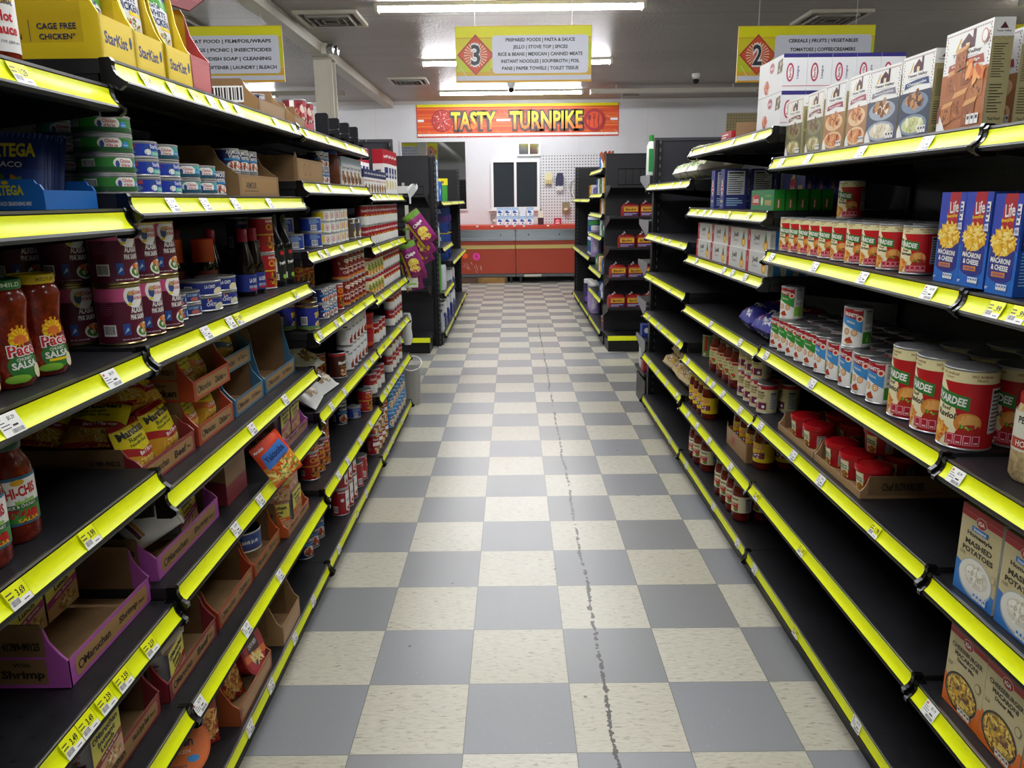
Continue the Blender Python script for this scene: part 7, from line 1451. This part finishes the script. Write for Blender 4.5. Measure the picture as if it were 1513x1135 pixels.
nap = rollpack('napkin_pack', .16, .2, .20, '#d9e4e0', R(.02, .04, .14, .16, '#9ac09a') + LINES(.03, .05, .1, .1, 5, 'green'), side=R(.02, .04, .18, .16, '#a8c8b8')); nap.put(-.82, 7.86, .9808, 0, 'pale green napkin pack on the middle shelf of the first far bay')
gst = rollpack('roll_pack', .12, .16, .38, '#4aa03a', R(.03, .05, .09, .33, '#2f7a2a') + LINES(.035, .06, .05, .25, 12, 'lime', .4)); gst.put(-.79, 7.83, .5308, 0, 'tall bright green roll pack')
ply = rollpack('napkin_pack', .2, .2, .25, '#cfd2d8', R(.02, .05, .1, .2, '#8a8a94')); ply.put(-.80, 8.08, .5308, 0, 'grey and white napkin pack beside the tall green pack')
spk = rollpack('paper_towel_pack', .30, .22, .26, '#e8ecf2', G([(0, 0), (.3, 0), (.3, .16), (.2, .1), (0, .06)], '#2a3f8f') + R(.05, .2, .2, .235, '#e8e020') + T('=12', .14, .217, .06, .02, 'ink') + T('Sparkle', .15, .05, .16, .035, '#9ab0d8'), side=G([(0, 0), (.22, 0), (.22, .06), (0, .16)], '#2a3f8f'))
for i, (y, z) in enumerate(((8.12, .1258), (8.52, .1258), (9.0, .1258), (9.0, .388), (9.35, .1258), (9.35, .388))): spk.put(-.87, y+.12, z+(.0 if i > 1 else .0)+.001, .0, f'white and navy paper towel pack low on the far shelving, {ORD[i]} one')
foil = box('foil_pan_pack', 'pack', .16, .2, .13, '#b9bcc0', FOOD(.08, .07, .06, .05, ['white', 'dgrey', 'lgrey', 'ink'], 26, .2, 3), FOOD(.1, .07, .08, .05, ['white', 'dgrey', 'lgrey'], 26, .2, 5)); foil.put(-.80, 7.88, .1258, 0, 'silver foil pan pack on the bottom far deck'); foil.put(-.80, 7.88, .2578, .1, 'upper silver foil pan pack on the bottom far deck')
# --- far cleaning goods on the other side
can2 = bottle('wipes_canister', [(0, 0), (.055, 0), (.058, .006), (.058, .30), (.05, .31)], P('#b9a3d8'), (.02, .28, '#a88fd0', .058), P('white'), (.059, .30, .345), E(0, .15, .04, .06, '#d8ccec', 16) + LINES(-.04, .05, .07, .06, 4, 'white'))
for i, y in enumerate((9.03, 9.16, 9.29, 9.44)): can2.put(.97, y, .1258, -.4, f'tall lavender canister on the bottom deck, {ORD[i]} from the bread end cap')
dkp = bottle('wipes_canister', [(0, 0), (.055, 0), (.058, .006), (.058, .25), (.05, .26)], P('#26304a'), (.02, .2, '#3f3a6a', .058), P('white'), (.059, .26, .31), E(0, .06, .04, .04, '#8a5ab0', 12)); dkp.put(.97, 9.95, .1258, -.3, 'dark canister with a white lid on the bottom deck')
for i, y in enumerate((9.03, 9.16)): can2.put(.975, y, .786, -.4, f'lavender canister on the raised shelf, {ORD[i]} one')
grc = bottle('cleaner_tub', [(0, 0), (.08, 0), (.085, .006), (.085, .2), (.075, .215)], P('#e4e8ea'), (.03, .17, '#2f5a9a', .085), P('#e8ece8'), (.082, .21, .235), G([(-.07, .1), (.07, .12), (.07, .165), (-.07, .15)], '#3f9a3a') + E(0, .05, .02, .015, 'lime', 12))
for i, (y, z) in enumerate(((9.34, .786), (9.55, .786), (9.55, 1.022))): grc.put(1.0, y, z, -.3, f'white tub with a blue and green label, {ORD[i]} one on the far shelving')
mix = [('#e8e4ea', '#8a6ab0'), ('#2f6ab0', 'white'), ('#e0b020', '#3a2a5a'), ('#d9d9dc', '#b8404a'), ('#8a5a34', '#d9c080'), ('#3a8a4a', 'white')]
pk = [box('cleaner_box', 'box', .08, .09, .15, a, E(.04, .08, .028, .045, b, 12) + LINES(.02, .015, .04, .03, 3, b), R(.01, .03, .08, .12, b)) for a, b in mix]
k = 0
for z, ysl in ((1.73, (8.05, 8.2)), (1.49, (7.84, 7.96, 8.08, 8.2, 8.34, 8.48)), (1.29, (7.84, 7.98, 8.12)), (1.07, (7.9, 8.1)), (.70, (7.85, 8.0, 8.15, 8.3, 8.5)), (.45, (7.9, 8.1))):
    lv = {1.73: 'highest', 1.49: 'second highest', 1.29: 'third', 1.07: 'fourth', .70: 'fifth', .45: 'sixth'}[z]
    for i, y in enumerate(ysl): pk[k % 6].put(.955, y, z+.0008, -.5, f'small cleaning product box on the {lv} far shelf, {ORD[i]} from the bread end cap'); k += 1
for i, y in enumerate((9.05, 9.2, 9.4)): pk[(i*2) % 6].put(.96, y, 1.4408, -.4, f'small cleaning product box on the long far shelf, {ORD[i]} from the middle')
for i, y in enumerate((7.9, 8.02)): c_pinto.put(.96, y, .1258, -.5, f'canned good left on the far bottom deck, {ORD[i]} from the bread end cap')
brm = tag(empty('cloth_bundle', (.955, 7.86, 1.747)), 'brown and orange cloth bundle in a yellow wrap above the far shelving', 'cloth')
mb = MB(); mb.box(-.05, .05, -.05, .05, -.015, .05, P('#e0b81c')); mb.build('yellow_wrap', brm)
for i in range(4): mb = MB(); mb.prism([(-.03, 0), (.03, 0), (.01, .11), (-.02, .1)], -.004, .004, P(('#a8542c', '#7a3a24', '#b8482a', '#8f6a4a')[i]), 'y'); o = mb.build('cloth_corner', brm, (-.03+.02*i, 0, .04), .4*i); o.rotation_euler = (0, -.5+.2*i, .3*i)

# ================================================================ light and camera
w = bpy.data.worlds.new('store_ambient'); SC.world = w; w.use_nodes = True
w.node_tree.nodes['Background'].inputs[0].default_value = (.75, .78, .85, 1); w.node_tree.nodes['Background'].inputs[1].default_value = .3
cam = bpy.data.cameras.new('camera'); co = bpy.data.objects.new('camera', cam); COL.objects.link(co)
cam.sensor_fit = 'HORIZONTAL'; cam.sensor_width = 36; cam.lens = 1136.378/1513*36; cam.clip_start = .05; cam.clip_end = 60
yaw, pitch, roll = -.00299, .23553, -.01102
Fw = Vector((math.sin(yaw)*math.cos(pitch), math.cos(yaw)*math.cos(pitch), -math.sin(pitch))); Rt = Vector((math.cos(yaw), -math.sin(yaw), 0)); Up = Rt.cross(Fw)
R2 = Rt*math.cos(roll)+Up*math.sin(roll); U2 = Up*math.cos(roll)-Rt*math.sin(roll)
M = Matrix((R2, U2, -Fw)).transposed().to_4x4(); M.translation = Vector((0, 0, 1.43996)); co.matrix_world = M
SC.camera = co
SC.view_settings.view_transform = 'Standard'; SC.view_settings.look = 'None'; SC.view_settings.exposure = 2.35; SC.view_settings.gamma = 1; SC.view_settings.use_curve_mapping = False
cy = SC.cycles; cy.use_denoising = True; cy.max_bounces = 6; cy.diffuse_bounces = 3; cy.glossy_bounces = 3; cy.transmission_bounces = 4; cy.sample_clamp_indirect = 6
